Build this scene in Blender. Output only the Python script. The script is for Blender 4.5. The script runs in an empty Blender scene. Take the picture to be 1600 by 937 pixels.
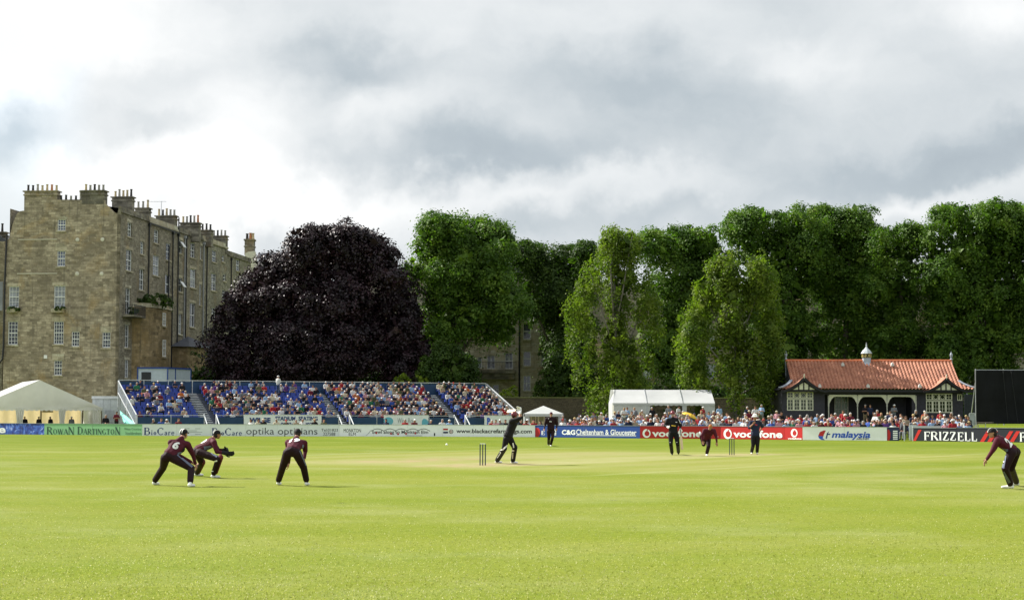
import bpy, bmesh, math, random
import numpy as np
from mathutils import Vector, Matrix, geometry
from mathutils.bvhtree import BVHTree
random.seed(7); rng = np.random.default_rng(7)
SC = bpy.context.scene
COL = SC.collection
R = math.radians
# ------------------------------------------------------------------ camera
F = 2900.0; CX, CY = 800.0, 468.5
PITCH = math.atan(181.5/F); ROLL = 0.0025; EYE = Vector((0, 0, 1.65))
fw = Vector((0, math.cos(PITCH), math.sin(PITCH)))
r0 = Vector((1, 0, 0)); u0 = Vector((0, -math.sin(PITCH), math.cos(PITCH)))
RT = r0*math.cos(ROLL)+u0*math.sin(ROLL); UP = u0*math.cos(ROLL)-r0*math.sin(ROLL)
cd = bpy.data.cameras.new('camera'); cam = bpy.data.objects.new('camera', cd); COL.objects.link(cam)
cd.sensor_width = 36; cd.lens = 36*F/1600; cd.clip_start = .1; cd.clip_end = 6000
m = Matrix((RT, UP, -fw)).transposed().to_4x4(); m.translation = EYE; cam.matrix_world = m
SC.camera = cam
# ------------------------------------------------------------------ light
SUN_EL, SUN_AZ = 38.5, 25.0          # azimuth: degrees behind the line that points to the left
sd = Vector((-math.cos(R(SUN_AZ))*math.cos(R(SUN_EL)), math.sin(R(SUN_AZ))*math.cos(R(SUN_EL)), math.sin(R(SUN_EL))))
sl = bpy.data.lights.new('sun', 'SUN'); sl.energy = 5.0; sl.angle = R(.5); sl.color = (1, .955, .88)
so = bpy.data.objects.new('sun', sl); COL.objects.link(so); so.location = (-60, 20, 80)
so.rotation_euler = sd.to_track_quat('Z', 'Y').to_euler()
SC.view_settings.view_transform = 'Standard'; SC.view_settings.look = 'None'
SC.view_settings.exposure = 1.1; SC.view_settings.gamma = 1
try: SC.view_settings.use_curve_mapping = False
except Exception: pass
SC.render.engine = 'CYCLES'; SC.render.resolution_x = 1024; SC.render.resolution_y = 599
try:
    SC.cycles.max_bounces = 5; SC.cycles.diffuse_bounces = 3; SC.cycles.glossy_bounces = 2
    SC.cycles.transmission_bounces = 2; SC.cycles.transparent_max_bounces = 4
except Exception: pass

def rayd(px, py):
    return (fw+RT*((px-CX)/F)+UP*((CY-py)/F)).normalized()
def at(px, py, Y):
    d = rayd(px, py); return EYE+d*(Y/d.y)
def gnd(px, py, z=0):
    d = rayd(px, py); return EYE+d*((z-EYE.z)/d.z)
def onplane(px, py, p0, n):
    d = rayd(px, py); return EYE+d*((p0-EYE).dot(n)/d.dot(n))

# ------------------------------------------------------------------ node helpers
class NT:
    def __init__(s, tree): s.t = tree; s.n = tree.nodes; s.l = tree.links
    def node(s, typ, **kw):
        n = s.n.new(typ)
        for k, v in kw.items(): setattr(n, k, v)
        return n
    def put(s, sock, v):
        if isinstance(v, bpy.types.NodeSocket): s.l.new(v, sock)
        elif v is not None:
            if isinstance(v, (tuple, list)) and len(v) == 3 and sock.type == 'RGBA': v = (*v, 1)
            sock.default_value = v
    def math(s, op, a, b=None, clamp=False):
        n = s.node('ShaderNodeMath', operation=op, use_clamp=clamp); s.put(n.inputs[0], a); s.put(n.inputs[1], b); return n.outputs[0]
    def vmath(s, op, a, b=None, out=0):
        n = s.node('ShaderNodeVectorMath', operation=op); s.put(n.inputs[0], a); s.put(n.inputs[1], b); return n.outputs[out]
    def mix(s, f, a, b, mode='MIX'):
        n = s.node('ShaderNodeMix', data_type='RGBA', blend_type=mode)
        s.put(n.inputs[0], f); s.put(n.inputs[6], a); s.put(n.inputs[7], b); return n.outputs[2]
    def noise(s, vec, scale, detail=3, rough=.5, dist=0, out=0):
        n = s.node('ShaderNodeTexNoise'); s.put(n.inputs['Vector'], vec); n.inputs['Scale'].default_value = scale
        n.inputs['Detail'].default_value = detail; n.inputs['Roughness'].default_value = rough; n.inputs['Distortion'].default_value = dist
        return n.outputs[out]
    def rng(s, v, a, b, c=0., d=1., interp='SMOOTHSTEP'):
        n = s.node('ShaderNodeMapRange', interpolation_type=interp); s.put(n.inputs[0], v)
        for i, x in enumerate((a, b, c, d)): s.put(n.inputs[i+1], x)
        return n.outputs[0]
    def ramp(s, v, stops):
        n = s.node('ShaderNodeValToRGB'); e = n.color_ramp.elements
        while len(e) < len(stops): e.new(.5)
        for q, (p, c) in zip(e, stops): q.position = p; q.color = (*c, 1)
        s.put(n.inputs[0], v); return n.outputs[0]
    def sep(s, v):
        n = s.node('ShaderNodeSeparateXYZ'); s.put(n.inputs[0], v); return n.outputs
    def comb(s, x, y, z):
        n = s.node('ShaderNodeCombineXYZ'); s.put(n.inputs[0], x); s.put(n.inputs[1], y); s.put(n.inputs[2], z); return n.outputs[0]
def srgb(r, g, b):
    f = lambda c: (c/255/12.92) if c/255 <= .04045 else ((c/255+.055)/1.055)**2.4
    return (f(r), f(g), f(b))
MATS = {}
def newmat(name):
    mt = bpy.data.materials.new(name); mt.use_nodes = True; T = NT(mt.node_tree)
    b = T.n['Principled BSDF']; MATS[name] = mt; return mt, T, b
def mat(name, col, rough=.7, var=.12, scale=3.0, metal=0, spec=.3, bump=0, bscale=30):
    """plain surface with a faint mottling"""
    if name in MATS: return MATS[name]
    mt, T, b = newmat(name)
    tc = T.node('ShaderNodeTexCoord').outputs['Object']
    n = T.noise(tc, scale, 4, .6)
    f = T.rng(n, .3, .7, 1-var, 1+var, 'LINEAR')
    c = T.vmath('SCALE', tuple(col)); sc = c.node; T.put(sc.inputs[3], f)
    T.l.new(c, b.inputs['Base Color'])
    b.inputs['Roughness'].default_value = rough; b.inputs['Metallic'].default_value = metal
    b.inputs['Specular IOR Level'].default_value = spec
    if bump:
        bn = T.node('ShaderNodeBump'); bn.inputs['Strength'].default_value = bump
        bn.inputs['Distance'].default_value = .02
        T.put(bn.inputs['Height'], T.noise(tc, bscale, 3)); T.l.new(bn.outputs[0], b.inputs['Normal'])
    return mt

# ------------------------------------------------------------------ world: clouded sky
W = bpy.data.worlds.new("World"); SC.world = W; W.use_nodes = True
T = NT(W.node_tree); bg = T.n['Background']
sky = T.node('ShaderNodeTexSky', sky_type='NISHITA'); sky.sun_disc = False
sky.sun_elevation = R(SUN_EL); sky.sun_rotation = math.atan2(sd.x, sd.y); sky.air_density = 1; sky.dust_density = 1.5
g = T.node('ShaderNodeTexCoord').outputs['Generated']
d0 = T.vmath('NORMALIZE', g)
warp = T.vmath('SCALE', T.vmath('SUBTRACT', T.noise(d0, 14, 5, .55, out=1), (.5, .5, .5))); warp.node.inputs[3].default_value = .075
warp2 = T.vmath('SCALE', T.vmath('SUBTRACT', T.noise(d0, 55, 5, .6, out=1), (.5, .5, .5))); warp2.node.inputs[3].default_value = .012
dw = T.vmath('ADD', T.vmath('ADD', d0, warp), warp2)
def blob(px, py, rx, ry, amp, vec=None, soft=1.0, tilt=0):
    c = rayd(px, py)
    o = T.vmath('SUBTRACT', vec or dw, tuple(c))
    x, y, z = T.sep(o)
    if tilt:
        ct, st = math.cos(tilt), math.sin(tilt)
        x2 = T.math('ADD', T.math('MULTIPLY', x, ct), T.math('MULTIPLY', z, st))
        z = T.math('SUBTRACT', T.math('MULTIPLY', z, ct), T.math('MULTIPLY', x, st)); x = x2
    o = T.comb(T.math('MULTIPLY', x, F/rx), T.math('MULTIPLY', y, F/max(rx, ry)), T.math('MULTIPLY', z, F/ry))
    L = T.vmath('LENGTH', o, out=1)
    return T.rng(L, 0, 1.0+soft*.6, amp, 0)
n1 = T.noise(T.vmath('MULTIPLY', d0, (1, 1, 2.4)), 6, 5, .5, .3)
n2 = T.noise(T.vmath('MULTIPLY', dw, (1, 1, 1.6)), 26, 7, .6, .2)
v = T.math('ADD', T.rng(n1, .3, .7, -.07, .07, 'LINEAR'), T.rng(n2, .3, .72, -.03, .03, 'LINEAR'))
v = T.math('ADD', v, .70)
BL = [(60, 40, 260, 130, .34, 0), (20, 150, 120, 40, .12, 0), (190, 250, 130, 55, .36, .1), (360, 230, 70, 110, .22, 0), (330, 320, 260, 65, .30, 0), (560, 310, 230, 55, .24, 0),
      (900, 290, 220, 30, .16, 0), (820, 40, 260, 60, .10, 0), (560, 190, 130, 60, .12, 0), (1540, 20, 160, 60, .20, 0), (1250, 110, 110, 35, .13, -.2), (1440, 330, 170, 22, .20, 0),
      (1300, 240, 180, 30, .06, 0), (-400, 200, 400, 260, .2, 0),
      (50, 218, 130, 40, -.16, .1), (260, 190, 90, 30, -.10, -.3), (740, 240, 260, 50, -.15, .0), (520, 95, 150, 45, -.12, 0), (1010, 150, 230, 90, -.13, -.3), (1500, 270, 300, 50, -.15, 0), (780, 345, 120, 25, -.10, 0), (1130, 330, 200, 40, -.08, 0), (200, 110, 120, 30, -.08, 0)]
for px, py, rx, ry, am, tl in BL: v = T.math('ADD', v, blob(px, py, rx, ry, am*(1.0 if am > 0 else 1.5), tilt=tl))
vv = T.rng(v, .30, 1.0, .30, .93, 'LINEAR')
cl = T.ramp(vv, [(.28, (.345, .40, .455)), (.5, (.465, .525, .57)), (.66, (.67, .71, .735)), (.93, (.96, .97, .97))])
cl2 = T.vmath('SCALE', cl)
# unseen sky behind the camera and overhead brightened as added fill light
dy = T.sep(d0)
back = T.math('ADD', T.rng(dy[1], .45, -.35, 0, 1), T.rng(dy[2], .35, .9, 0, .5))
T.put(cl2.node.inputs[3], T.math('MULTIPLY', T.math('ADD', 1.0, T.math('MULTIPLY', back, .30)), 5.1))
gap = T.rng(T.noise(d0, 3.1, 3), .60, .72, 0, .35)
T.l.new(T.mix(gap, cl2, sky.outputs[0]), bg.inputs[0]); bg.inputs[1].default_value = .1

# ------------------------------------------------------------------ mesh helpers
class MB:
    def __init__(s, M=None): s.v = []; s.f = []; s.mi = []; s.M = M or Matrix(); s.smooth = False; s.cur = 0
    def add(s, vs, fs, mi=None):
        o = len(s.v); s.v += [tuple(s.M @ Vector(p)) for p in vs]
        s.f += [tuple(i+o for i in f) for f in fs]; s.mi += [s.cur if mi is None else mi]*len(fs); return s
    def box(s, x0, x1, y0, y1, z0, z1, mi=None):
        return s.add([(x0, y0, z0), (x1, y0, z0), (x1, y1, z0), (x0, y1, z0), (x0, y0, z1), (x1, y0, z1), (x1, y1, z1), (x0, y1, z1)],
                     [(0, 3, 2, 1), (4, 5, 6, 7), (0, 1, 5, 4), (1, 2, 6, 5), (2, 3, 7, 6), (3, 0, 4, 7)], mi)
    def bar(s, a, b, w, h=None, mi=None, up=(0, 0, 1)):
        a = Vector(a); b = Vector(b); h = h or w; d = (b-a).normalized(); up = Vector(up)
        if abs(d.dot(up)) > .98: up = Vector((1, 0, 0))
        sx = d.cross(up).normalized()*w/2; sz = sx.cross(d).normalized()*h/2
        P = [a-sx-sz, a+sx-sz, a+sx+sz, a-sx+sz, b-sx-sz, b+sx-sz, b+sx+sz, b-sx+sz]
        return s.add(P, [(3, 2, 1, 0), (4, 5, 6, 7), (0, 1, 5, 4), (1, 2, 6, 5), (2, 3, 7, 6), (3, 0, 4, 7)], mi)
    def tube(s, pts, rad, n=8, mi=None, cap=True):
        pts = [Vector(p) for p in pts]; rr = rad if isinstance(rad, (list, tuple)) else [rad]*len(pts)
        V = []; prev = None
        for i, p in enumerate(pts):
            d = (pts[min(i+1, len(pts)-1)]-pts[max(i-1, 0)]).normalized()
            a = prev if prev is not None else (Vector((1, 0, 0)) if abs(d.x) < .9 else Vector((0, 1, 0)))
            sx = (a-d*a.dot(d)).normalized(); prev = sx; sy = d.cross(sx)
            V += [p+(sx*math.cos(k*2*math.pi/n)+sy*math.sin(k*2*math.pi/n))*rr[i] for k in range(n)]
        Fs = [(i*n+k, i*n+(k+1) % n, (i+1)*n+(k+1) % n, (i+1)*n+k) for i in range(len(pts)-1) for k in range(n)]
        if cap: Fs += [tuple(range(n-1, -1, -1)), tuple((len(pts)-1)*n+k for k in range(n))]
        return s.add(V, Fs, mi)
    def lathe(s, c, prof, n=16, mi=None):
        return s.tube([(c[0], c[1], c[2]+z) for r, z in prof], [max(r, .001) for r, z in prof], n, mi)
    def prism(s, poly, a, b, mi=None):
        """poly: 2D points in local x,z ; extruded along local y from a to b"""
        n = len(poly)
        tri = geometry.tessellate_polygon([[Vector((p[0], p[1], 0)) for p in poly]])
        V = [(p[0], a, p[1]) for p in poly]+[(p[0], b, p[1]) for p in poly]
        Fs = [tuple(t) for t in tri]+[tuple(i+n for i in reversed(t)) for t in tri]+[(i, (i+1) % n, (i+1) % n+n, i+n) for i in range(n)]
        return s.add(V, Fs, mi)
    def wall(s, poly, holes, th, mi=None):
        """front face in plane y=0 (local x,z) with rectangular holes (x0,x1,z0,z1); reveals go to y=th"""
        loops = [[Vector((p[0], p[1], 0)) for p in poly]]
        for (a, b, c, d) in holes: loops.append([Vector((a, c, 0)), Vector((a, d, 0)), Vector((b, d, 0)), Vector((b, c, 0))])
        flat = [p for l in loops for p in l]
        tri = geometry.tessellate_polygon(loops)
        s.add([(p.x, 0, p.y) for p in flat], [tuple(t) for t in tri], mi)
        for l in loops:
            n = len(l); s.add([(p.x, 0, p.y) for p in l]+[(p.x, th, p.y) for p in l], [(i, (i+1) % n, (i+1) % n+n, i+n) for i in range(n)], mi)
        return s
    def build(s, name, mats, parent=None, smooth=None, loc=None):
        me = bpy.data.meshes.new(name); me.from_pydata(s.v, [], s.f); mats = mats if isinstance(mats, (list, tuple)) else [mats]
        for q in mats: me.materials.append(q)
        me.polygons.foreach_set('material_index', s.mi); 
        if smooth or s.smooth: me.polygons.foreach_set('use_smooth', [True]*len(me.polygons))
        bm = bmesh.new(); bm.from_mesh(me); bmesh.ops.recalc_face_normals(bm, faces=bm.faces); bm.to_mesh(me); bm.free()
        me.update()
        o = bpy.data.objects.new(name, me); COL.objects.link(o)
        if parent: o.parent = parent
        if loc is not None:
            me.transform(Matrix.Translation(-Vector(loc))); o.location = loc
        return o
def tag(o, label=None, cat=None, group=None, kind=None):
    if label: o['label'] = label
    if cat: o['category'] = cat
    if group: o['group'] = group
    if kind: o['kind'] = kind
    return o
def thing(name, loc, label, cat, group=None, rz=0):
    o = bpy.data.objects.new(name, None); COL.objects.link(o); o.location = loc; o.rotation_euler = (0, 0, rz); o.empty_display_size = .3
    return tag(o, label, cat, group)
def frame(o): return Matrix.Translation(o.location) @ Matrix.Rotation(o.rotation_euler.z, 4, 'Z')
def copy_tree(o, parent=None):
    c = o.copy(); COL.objects.link(c)
    if parent is not None: c.parent = parent
    for ch in list(KIDS(o)): copy_tree(ch, c)
    return c
def KIDS(o): return [x for x in bpy.data.objects if x.parent == o]
def text_mesh(body, rect, th=.006, bold=0., slant=0., spacing=1.0):
    """built-in lettering fitted to rect (x0,x1,z0,z1) in local x,z ; returns verts, faces"""
    c = bpy.data.curves.new('lettering', 'FONT'); c.body = body; c.size = 1; c.offset = bold; c.space_character = spacing; c.resolution_u = 3; c.shear = slant
    o = bpy.data.objects.new('lettering', c); COL.objects.link(o)
    dg = bpy.context.evaluated_depsgraph_get(); dg.update(); me = bpy.data.meshes.new_from_object(o.evaluated_get(dg))
    V = np.array([tuple(v.co) for v in me.vertices]); Fs = [tuple(p.vertices) for p in me.polygons]
    bpy.data.objects.remove(o); bpy.data.curves.remove(c); bpy.data.meshes.remove(me)
    lo = V.min(0); hi = V.max(0); x0, x1, z0, z1 = rect
    X = x0+(V[:, 0]-lo[0])/(hi[0]-lo[0])*(x1-x0); Z = z0+(V[:, 1]-lo[1])/(hi[1]-lo[1])*(z1-z0)
    return [(x, 0, z) for x, z in zip(X, Z)], Fs
# stroke serif alphabet, unit cap height; thick T and thin t
TK, TN = .17, .065
SER = {
 'R': ([('v', .12), ('c', [(.12, .97), (.45, .97), (.60, .86), (.60, .64), (.45, .52), (.12, .52)], TN*1.2), ('s', [(.58, .86), (.58, .64)], TK), ('s', [(.38, .52), (.70, .03)], TK)], .78, [.12, .70]),
 'O': ([('o', .40, .5, .36, .48)], .82, []), 'o': ([('o', .26, .30, .22, .29)], .52, []),
 'W': ([('s', [(.03, 1), (.27, 0)], TK*.9), ('s', [(.27, 0), (.48, .9)], TN), ('s', [(.46, .95), (.70, 0)], TK*.9), ('s', [(.70, 0), (.93, 1)], TN)], .98, []),
 'A': ([('s', [(.06, 0), (.38, 1)], TN), ('s', [(.38, 1), (.70, 0)], TK), ('s', [(.18, .34), (.58, .34)], TN)], .78, [.06, .70]),
 'N': ([('s', [(.10, 0), (.10, 1)], TN), ('s', [(.08, 1), (.66, 0)], TK), ('s', [(.66, 0), (.66, 1)], TN)], .78, [.10]),
 'D': ([('v', .12), ('c', [(.12, .97), (.45, .97), (.68, .75), (.68, .25), (.45, .03), (.12, .03)], TN*1.2), ('s', [(.68, .75), (.68, .25)], TK)], .82, []),
 'T': ([('v', .34), ('s', [(.02, .96), (.66, .96)], TN), ('s', [(.03, .97), (.03, .78)], TN), ('s', [(.65, .97), (.65, .78)], TN)], .70, [.34]),
 'I': ([('v', .14)], .30, [.14]),
 'G': ([('c', [(.66, .82), (.45, .98), (.22, .88), (.08, .6), (.08, .4), (.22, .12), (.45, .02), (.66, .15)], TN*1.3), ('s', [(.10, .72), (.10, .28)], TK), ('s', [(.66, .42), (.66, .05)], TK*.9)], .78, []),
 'B': ([('v', .12), ('c', [(.12, .97), (.42, .97), (.56, .86), (.56, .66), (.42, .54), (.12, .54)], TN*1.2), ('c', [(.42, .54), (.64, .42), (.64, .16), (.45, .03), (.12, .03)], TN*1.2), ('s', [(.55, .86), (.55, .66)], TK*.8), ('s', [(.62, .42), (.62, .16)], TK)], .74, []),
 'C': ([('c', [(.68, .78), (.48, .98), (.24, .88), (.08, .6), (.08, .4), (.24, .12), (.48, .02), (.70, .2)], TN*1.3), ('s', [(.10, .72), (.10, .28)], TK), ('s', [(.68, .95), (.68, .72)], TN)], .76, []),
 'F': ([('v', .14), ('s', [(.14, .96), (.60, .96)], TN*1.2), ('s', [(.60, .98), (.60, .76)], TN), ('s', [(.14, .52), (.46, .52)], TN), ('s', [(.46, .64), (.46, .40)], TN)], .66, [.14]),
 'E': ([('v', .14), ('s', [(.14, .96), (.60, .96)], TN*1.2), ('s', [(.60, .98), (.60, .78)], TN), ('s', [(.14, .52), (.46, .52)], TN), ('s', [(.46, .64), (.46, .40)], TN), ('s', [(.14, .04), (.62, .04)], TN*1.2), ('s', [(.62, .24), (.62, .02)], TN)], .70, []),
 'L': ([('v', .14), ('s', [(.14, .04), (.58, .04)], TN*1.2), ('s', [(.58, .28), (.58, .02)], TN)], .66, [.14]),
 'Z': ([('s', [(.08, .96), (.58, .96)], TN*1.2), ('s', [(.56, .96), (.10, .04)], TK), ('s', [(.08, .04), (.60, .04)], TN*1.2), ('s', [(.09, .97), (.09, .76)], TN), ('s', [(.60, .26), (.60, .03)], TN)], .68, []),
 'i': ([('s', [(.14, 0), (.14, .58)], TK*.8), ('s', [(.14, .72), (.14, .86)], TK)], .28, [.14]),
 'a': ([('c', [(.08, .48), (.22, .60), (.38, .54), (.40, .40)], TN*1.3), ('s', [(.38, .46), (.38, .02)], TK*.8), ('c', [(.38, .34), (.14, .28), (.08, .12), (.20, .0), (.38, .10)], TN*1.6)], .50, []),
 'r': ([('s', [(.14, 0), (.14, .58)], TK*.8), ('c', [(.14, .42), (.26, .58), (.40, .56)], TN*1.8)], .42, [.14]),
 'e': ([('c', [(.06, .32), (.44, .32), (.42, .50), (.26, .60), (.10, .50), (.06, .30), (.12, .08), (.28, .0), (.44, .12)], TN*1.6)], .50, []),
}
SER['w'] = (SER['W'][0], SER['W'][1], [])
def serif_mesh(body, rect, caps_small=None):
    """lettering with thick and thin strokes and serifs fitted to rect; caps_small: indices of full-height capitals (others 72 %)"""
    mb = MB(); x = 0
    def seg(p, q, w, sc, ox):
        a = Vector((p[0]*sc+ox, 0, p[1]*sc)); b = Vector((q[0]*sc+ox, 0, q[1]*sc)); d = (b-a)
        if d.length < 1e-6: return
        n = Vector((-d.z, 0, d.x)).normalized()*w*sc/2; mb.add([a-n, b-n, b+n, a+n], [(0, 1, 2, 3)])
    for i, ch in enumerate(body):
        if ch == ' ': x += .45; continue
        sc = 1 if (caps_small is None or i in caps_small) else .74
        st, adv, feet = SER[ch]
        for q in st:
            if q[0] == 'v':
                seg((q[1], 0), (q[1], 1), TK, sc, x); seg((q[1]-.13, .025), (q[1]+.13, .025), .05, sc, x); seg((q[1]-.13, .975), (q[1]+.05, .975), .05, sc, x)
            elif q[0] == 's': seg(q[1][0], q[1][1], q[2], sc, x)
            elif q[0] == 'c':
                for a, b in zip(q[1], q[1][1:]): seg(a, b, q[2], sc, x)
            elif q[0] == 'o':
                _, cx, cy, rx, ry = q; K = 20; V = []; 
                for k in range(K):
                    a = 2*math.pi*k/K; V += [((cx+rx*math.cos(a))*sc+x, 0, (cy+ry*math.sin(a))*sc), ((cx+(rx-TK*.9)*math.cos(a))*sc+x, 0, (cy+(ry-TN)*math.sin(a))*sc)]
                mb.add(V, [(2*k, 2*((k+1) % K), 2*((k+1) % K)+1, 2*k+1) for k in range(K)])
        for fx in feet: seg((fx-.12, .025), (fx+.12, .025), .05, sc, x)
        if ch in 'WN':
            for fx in ((.03, .46, .93) if ch == 'W' else (.10, .66)): seg((fx-.1, .975), (fx+.1, .975), .05, sc, x)
        x += adv*sc+.07
    V = np.array(mb.v); lo = V.min(0); hi = V.max(0); x0, x1, z0, z1 = rect
    X = x0+(V[:, 0]-lo[0])/(hi[0]-lo[0])*(x1-x0); Z = z0+(V[:, 2]-lo[2])/(hi[2]-lo[2])*(z1-z0)
    return [(a, 0, b) for a, b in zip(X, Z)], mb.f
# ================================================================== GROUND
A0 = gnd(754, 726.5); B0 = gnd(1143.5, 710.5); PU = (B0-A0).normalized(); PV = Vector((PU.y, -PU.x, 0))
def grass_mat(name, field):
    mt, T, b = newmat(name)
    P = T.node('ShaderNodeTexCoord').outputs['Object']
    # the same turf at four sizes: patches, mottling, tufts, blades
    big = T.noise(P, .035, 4, .55); med = T.noise(P, .35, 5, .6, .3); tuft = T.noise(P, 5.5, 4, .65)
    blade = T.noise(T.vmath('MULTIPLY', P, (1.6, .5, 1)), 42, 3, .7); grit = T.noise(P, 17, 3, .75)
    c = T.ramp(big, [(.36, (.150, .192, .006)), (.5, (.178, .212, .008)), (.64, (.205, .228, .013))])
    c = T.mix(T.rng(med, .35, .68, 0, .45), c, (.225, .235, .030))
    c = T.mix(T.rng(T.noise(P, 1.4, 4, .6), .52, .72, 0, .4), c, (.120, .175, .005))
    c = T.mix(T.rng(tuft, .3, .7, 0, .55), c, (.105, .150, .005))
    c = T.mix(T.rng(grit, .50, .68, 0, .6), c, (.34, .345, .085))
    c = T.mix(T.rng(blade, .56, .72, 0, .40), c, (.07, .11, .006))
    if field:
        o = T.vmath('SUBTRACT', P, tuple(A0)); wob = T.math('MULTIPLY', T.math('SUBTRACT', T.noise(P, .8, 3), .5), 1.1)
        u = T.math('ADD', T.vmath('DOT_PRODUCT', o, tuple(PU), 1), wob); v = T.math('ADD', T.vmath('DOT_PRODUCT', o, tuple(PV), 1), T.math('MULTIPLY', wob, .5))
        def band(x, a, b_, s): return T.math('MULTIPLY', T.rng(x, a-s, a+s, 0, 1), T.rng(x, b_-s, b_+s, 1, 0))
        def rect(ua, ub, va, vb, su, sv): return T.math('MULTIPLY', band(u, ua, ub, su), band(v, va, vb, sv))
        tex = T.rng(T.noise(T.vmath('MULTIPLY', P, (1, 1, 1)), 1.1, 5, .65), .3, .65, .35, 1)
        # the cut square, drier than the outfield
        sq = T.math('MULTIPLY', rect(-5, 27, -14.2, 10.5, 3, 2.4), .48)
        c = T.mix(sq, c, (.285, .275, .065))
        strips = T.math('MULTIPLY', T.rng(T.math('SINE', T.math('MULTIPLY', v, 2.06)), -.3, .8, 0, .13), rect(-2, 24, -13.5, 10, 1.2, .6))
        c = T.mix(strips, c, (.42, .37, .17))
        old = T.math('MULTIPLY', rect(-1, 24, -8.2, -3.0, 1.5, .8), T.math('MULTIPLY', tex, .75))
        c = T.mix(old, c, (.315, .285, .105))
        pit = T.math('MULTIPLY', rect(-2.5, 24, -2.0, 1.7, 1.4, .55), T.math('MULTIPLY', tex, .85))
        c = T.mix(pit, c, (.345, .315, .125))
        worn = T.math('MULTIPLY', T.math('ADD', rect(1, 8.5, -6.9, -4.3, 1, .5), T.math('ADD', rect(-3, 3, -1.4, 1.2, 1, .5), rect(17.5, 24, -1.4, 1.2, 1, .5))), T.rng(T.noise(P, 1.8, 4), .4, .6, 0, .55))
        c = T.mix(worn, c, (.40, .25, .15))
        edge = T.math('MULTIPLY', rect(1, 36, -14.9, -14.3, 3, .3), .45)
        c = T.mix(edge, c, (.36, .37, .17))
        e2 = T.math('MULTIPLY', rect(-8, 30, 8.0, 8.35, 3, .2), .35)
        c = T.mix(e2, c, (.42, .40, .18))
        old2 = T.math('MULTIPLY', rect(-16, 2, 13, 24, 4, 3), T.math('MULTIPLY', T.rng(med, .35, .7, 0, 1), .35))
        c = T.mix(old2, c, (.36, .33, .13))
        # scuffed brown specks and pale flecks (daisies, chalk crumbs)
        vo = T.node('ShaderNodeTexVoronoi', feature='F1'); T.put(vo.inputs['Vector'], P); vo.inputs['Scale'].default_value = .42
        sp = T.math('MULTIPLY', T.rng(vo.outputs['Distance'], .02, .05, 1, 0), T.rng(T.noise(P, .2, 2), .5, .56, 0, 1))
        c = T.mix(sp, c, (.05, .05, .02))
    c = T.mix(T.rng(T.noise(T.vmath('MULTIPLY', P, (.6, 1.6, 1)), .11, 3, .5), .38, .66, 0, .5), c, T.vmath('MULTIPLY', c, (.80, .93, .6))); far_ = T.rng(T.sep(P)[1], 82, 112, 0, 1) if field else 1.0; band_ = T.noise(T.vmath('MULTIPLY', P, (.05, .16, 1)), 1, 5, .65); c = T.mix(T.rng(band_, .38, .68, 0, .14), c, (.33, .335, .10)); pale_ = T.noise(P, .21, 4, .65); c = T.mix(T.rng(pale_, .46, .72, 0, .26), c, (.35, .35, .14)); c = T.vmath('MULTIPLY', c, (.79, .80, 1.0)); c = T.mix(far_, c, T.vmath('MULTIPLY', c, (.80, .87, .50))); T.l.new(c, b.inputs['Base Color']); b.inputs['Roughness'].default_value = .85; b.inputs['Specular IOR Level'].default_value = .06
    bn = T.node('ShaderNodeBump'); bn.inputs['Strength'].default_value = .35; bn.inputs['Distance'].default_value = .03
    T.put(bn.inputs['Height'], T.math('ADD', T.math('ADD', tuft, T.math('MULTIPLY', grit, .9)), T.math('MULTIPLY', blade, .5))); T.l.new(bn.outputs[0], b.inputs['Normal'])
    return mt
G_FIELD = grass_mat('field_grass', True); G_BANK = grass_mat('bank_grass', False)
mb = MB(); mb.add([(-2500, -400, 0), (2500, -400, 0), (2500, 4000, 0), (-2500, 4000, 0)], [(0, 1, 2, 3)])
tag(mb.build('ground', G_FIELD), kind='structure')

# boundary line: board feet in photo -> plan
BP = [(-160, 676.6), (0, 678.6), (69, 679), (222, 680.6), (384, 681.3), (530, 681.6), (691, 682), (836, 682.7), (870, 683.1), (1000, 684.6), (1125, 685.6), (1226, 686.9), (1254, 687.3), (1386, 688.4), (1405, 688.5), (1427, 688.8), (1494, 689.6), (1600, 691.0), (1760, 692.8)]
def bpt(px):
    for (a, ya), (b, yb) in zip(BP, BP[1:]):
        if a <= px <= b: return gnd(px, ya+(yb-ya)*(px-a)/(b-a))
def smooth(t): t = max(0, min(1, t)); return t*t*(3-2*t)
def bank_z(x, y):
    # distance behind the boards, measured along the view direction
    px = 800+2900*x/max(y, 1); px = max(-160, min(1759, px)); p = bpt(px); d = y-p.y
    return 1.02*min(1, max(0, (d-1.0)/20.0))**.85*smooth((x-1.5)/9)
xs = list(np.linspace(1.2, 95, 60)); nd = 40
mb = MB(); V = []
for x in xs:
    for j in range(nd):
        lo = 0
        # find y of boards at this x
        y0 = 118
        for k in range(60):
            if 800+2900*x/y0 < 1759:
                if y0 >= bpt(max(-160, 800+2900*x/y0)).y+.6: break
            y0 += .7
        d = (j/(nd-1))**1.6*220
        V.append((x, y0+d, bank_z(x, y0+d)+.012))
mb.add(V, [(i*nd+j, (i+1)*nd+j, (i+1)*nd+j+1, i*nd+j+1) for i in range(len(xs)-1) for j in range(nd-1)])
tag(mb.build('grass_bank', G_BANK, smooth=True), kind='structure')

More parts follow.
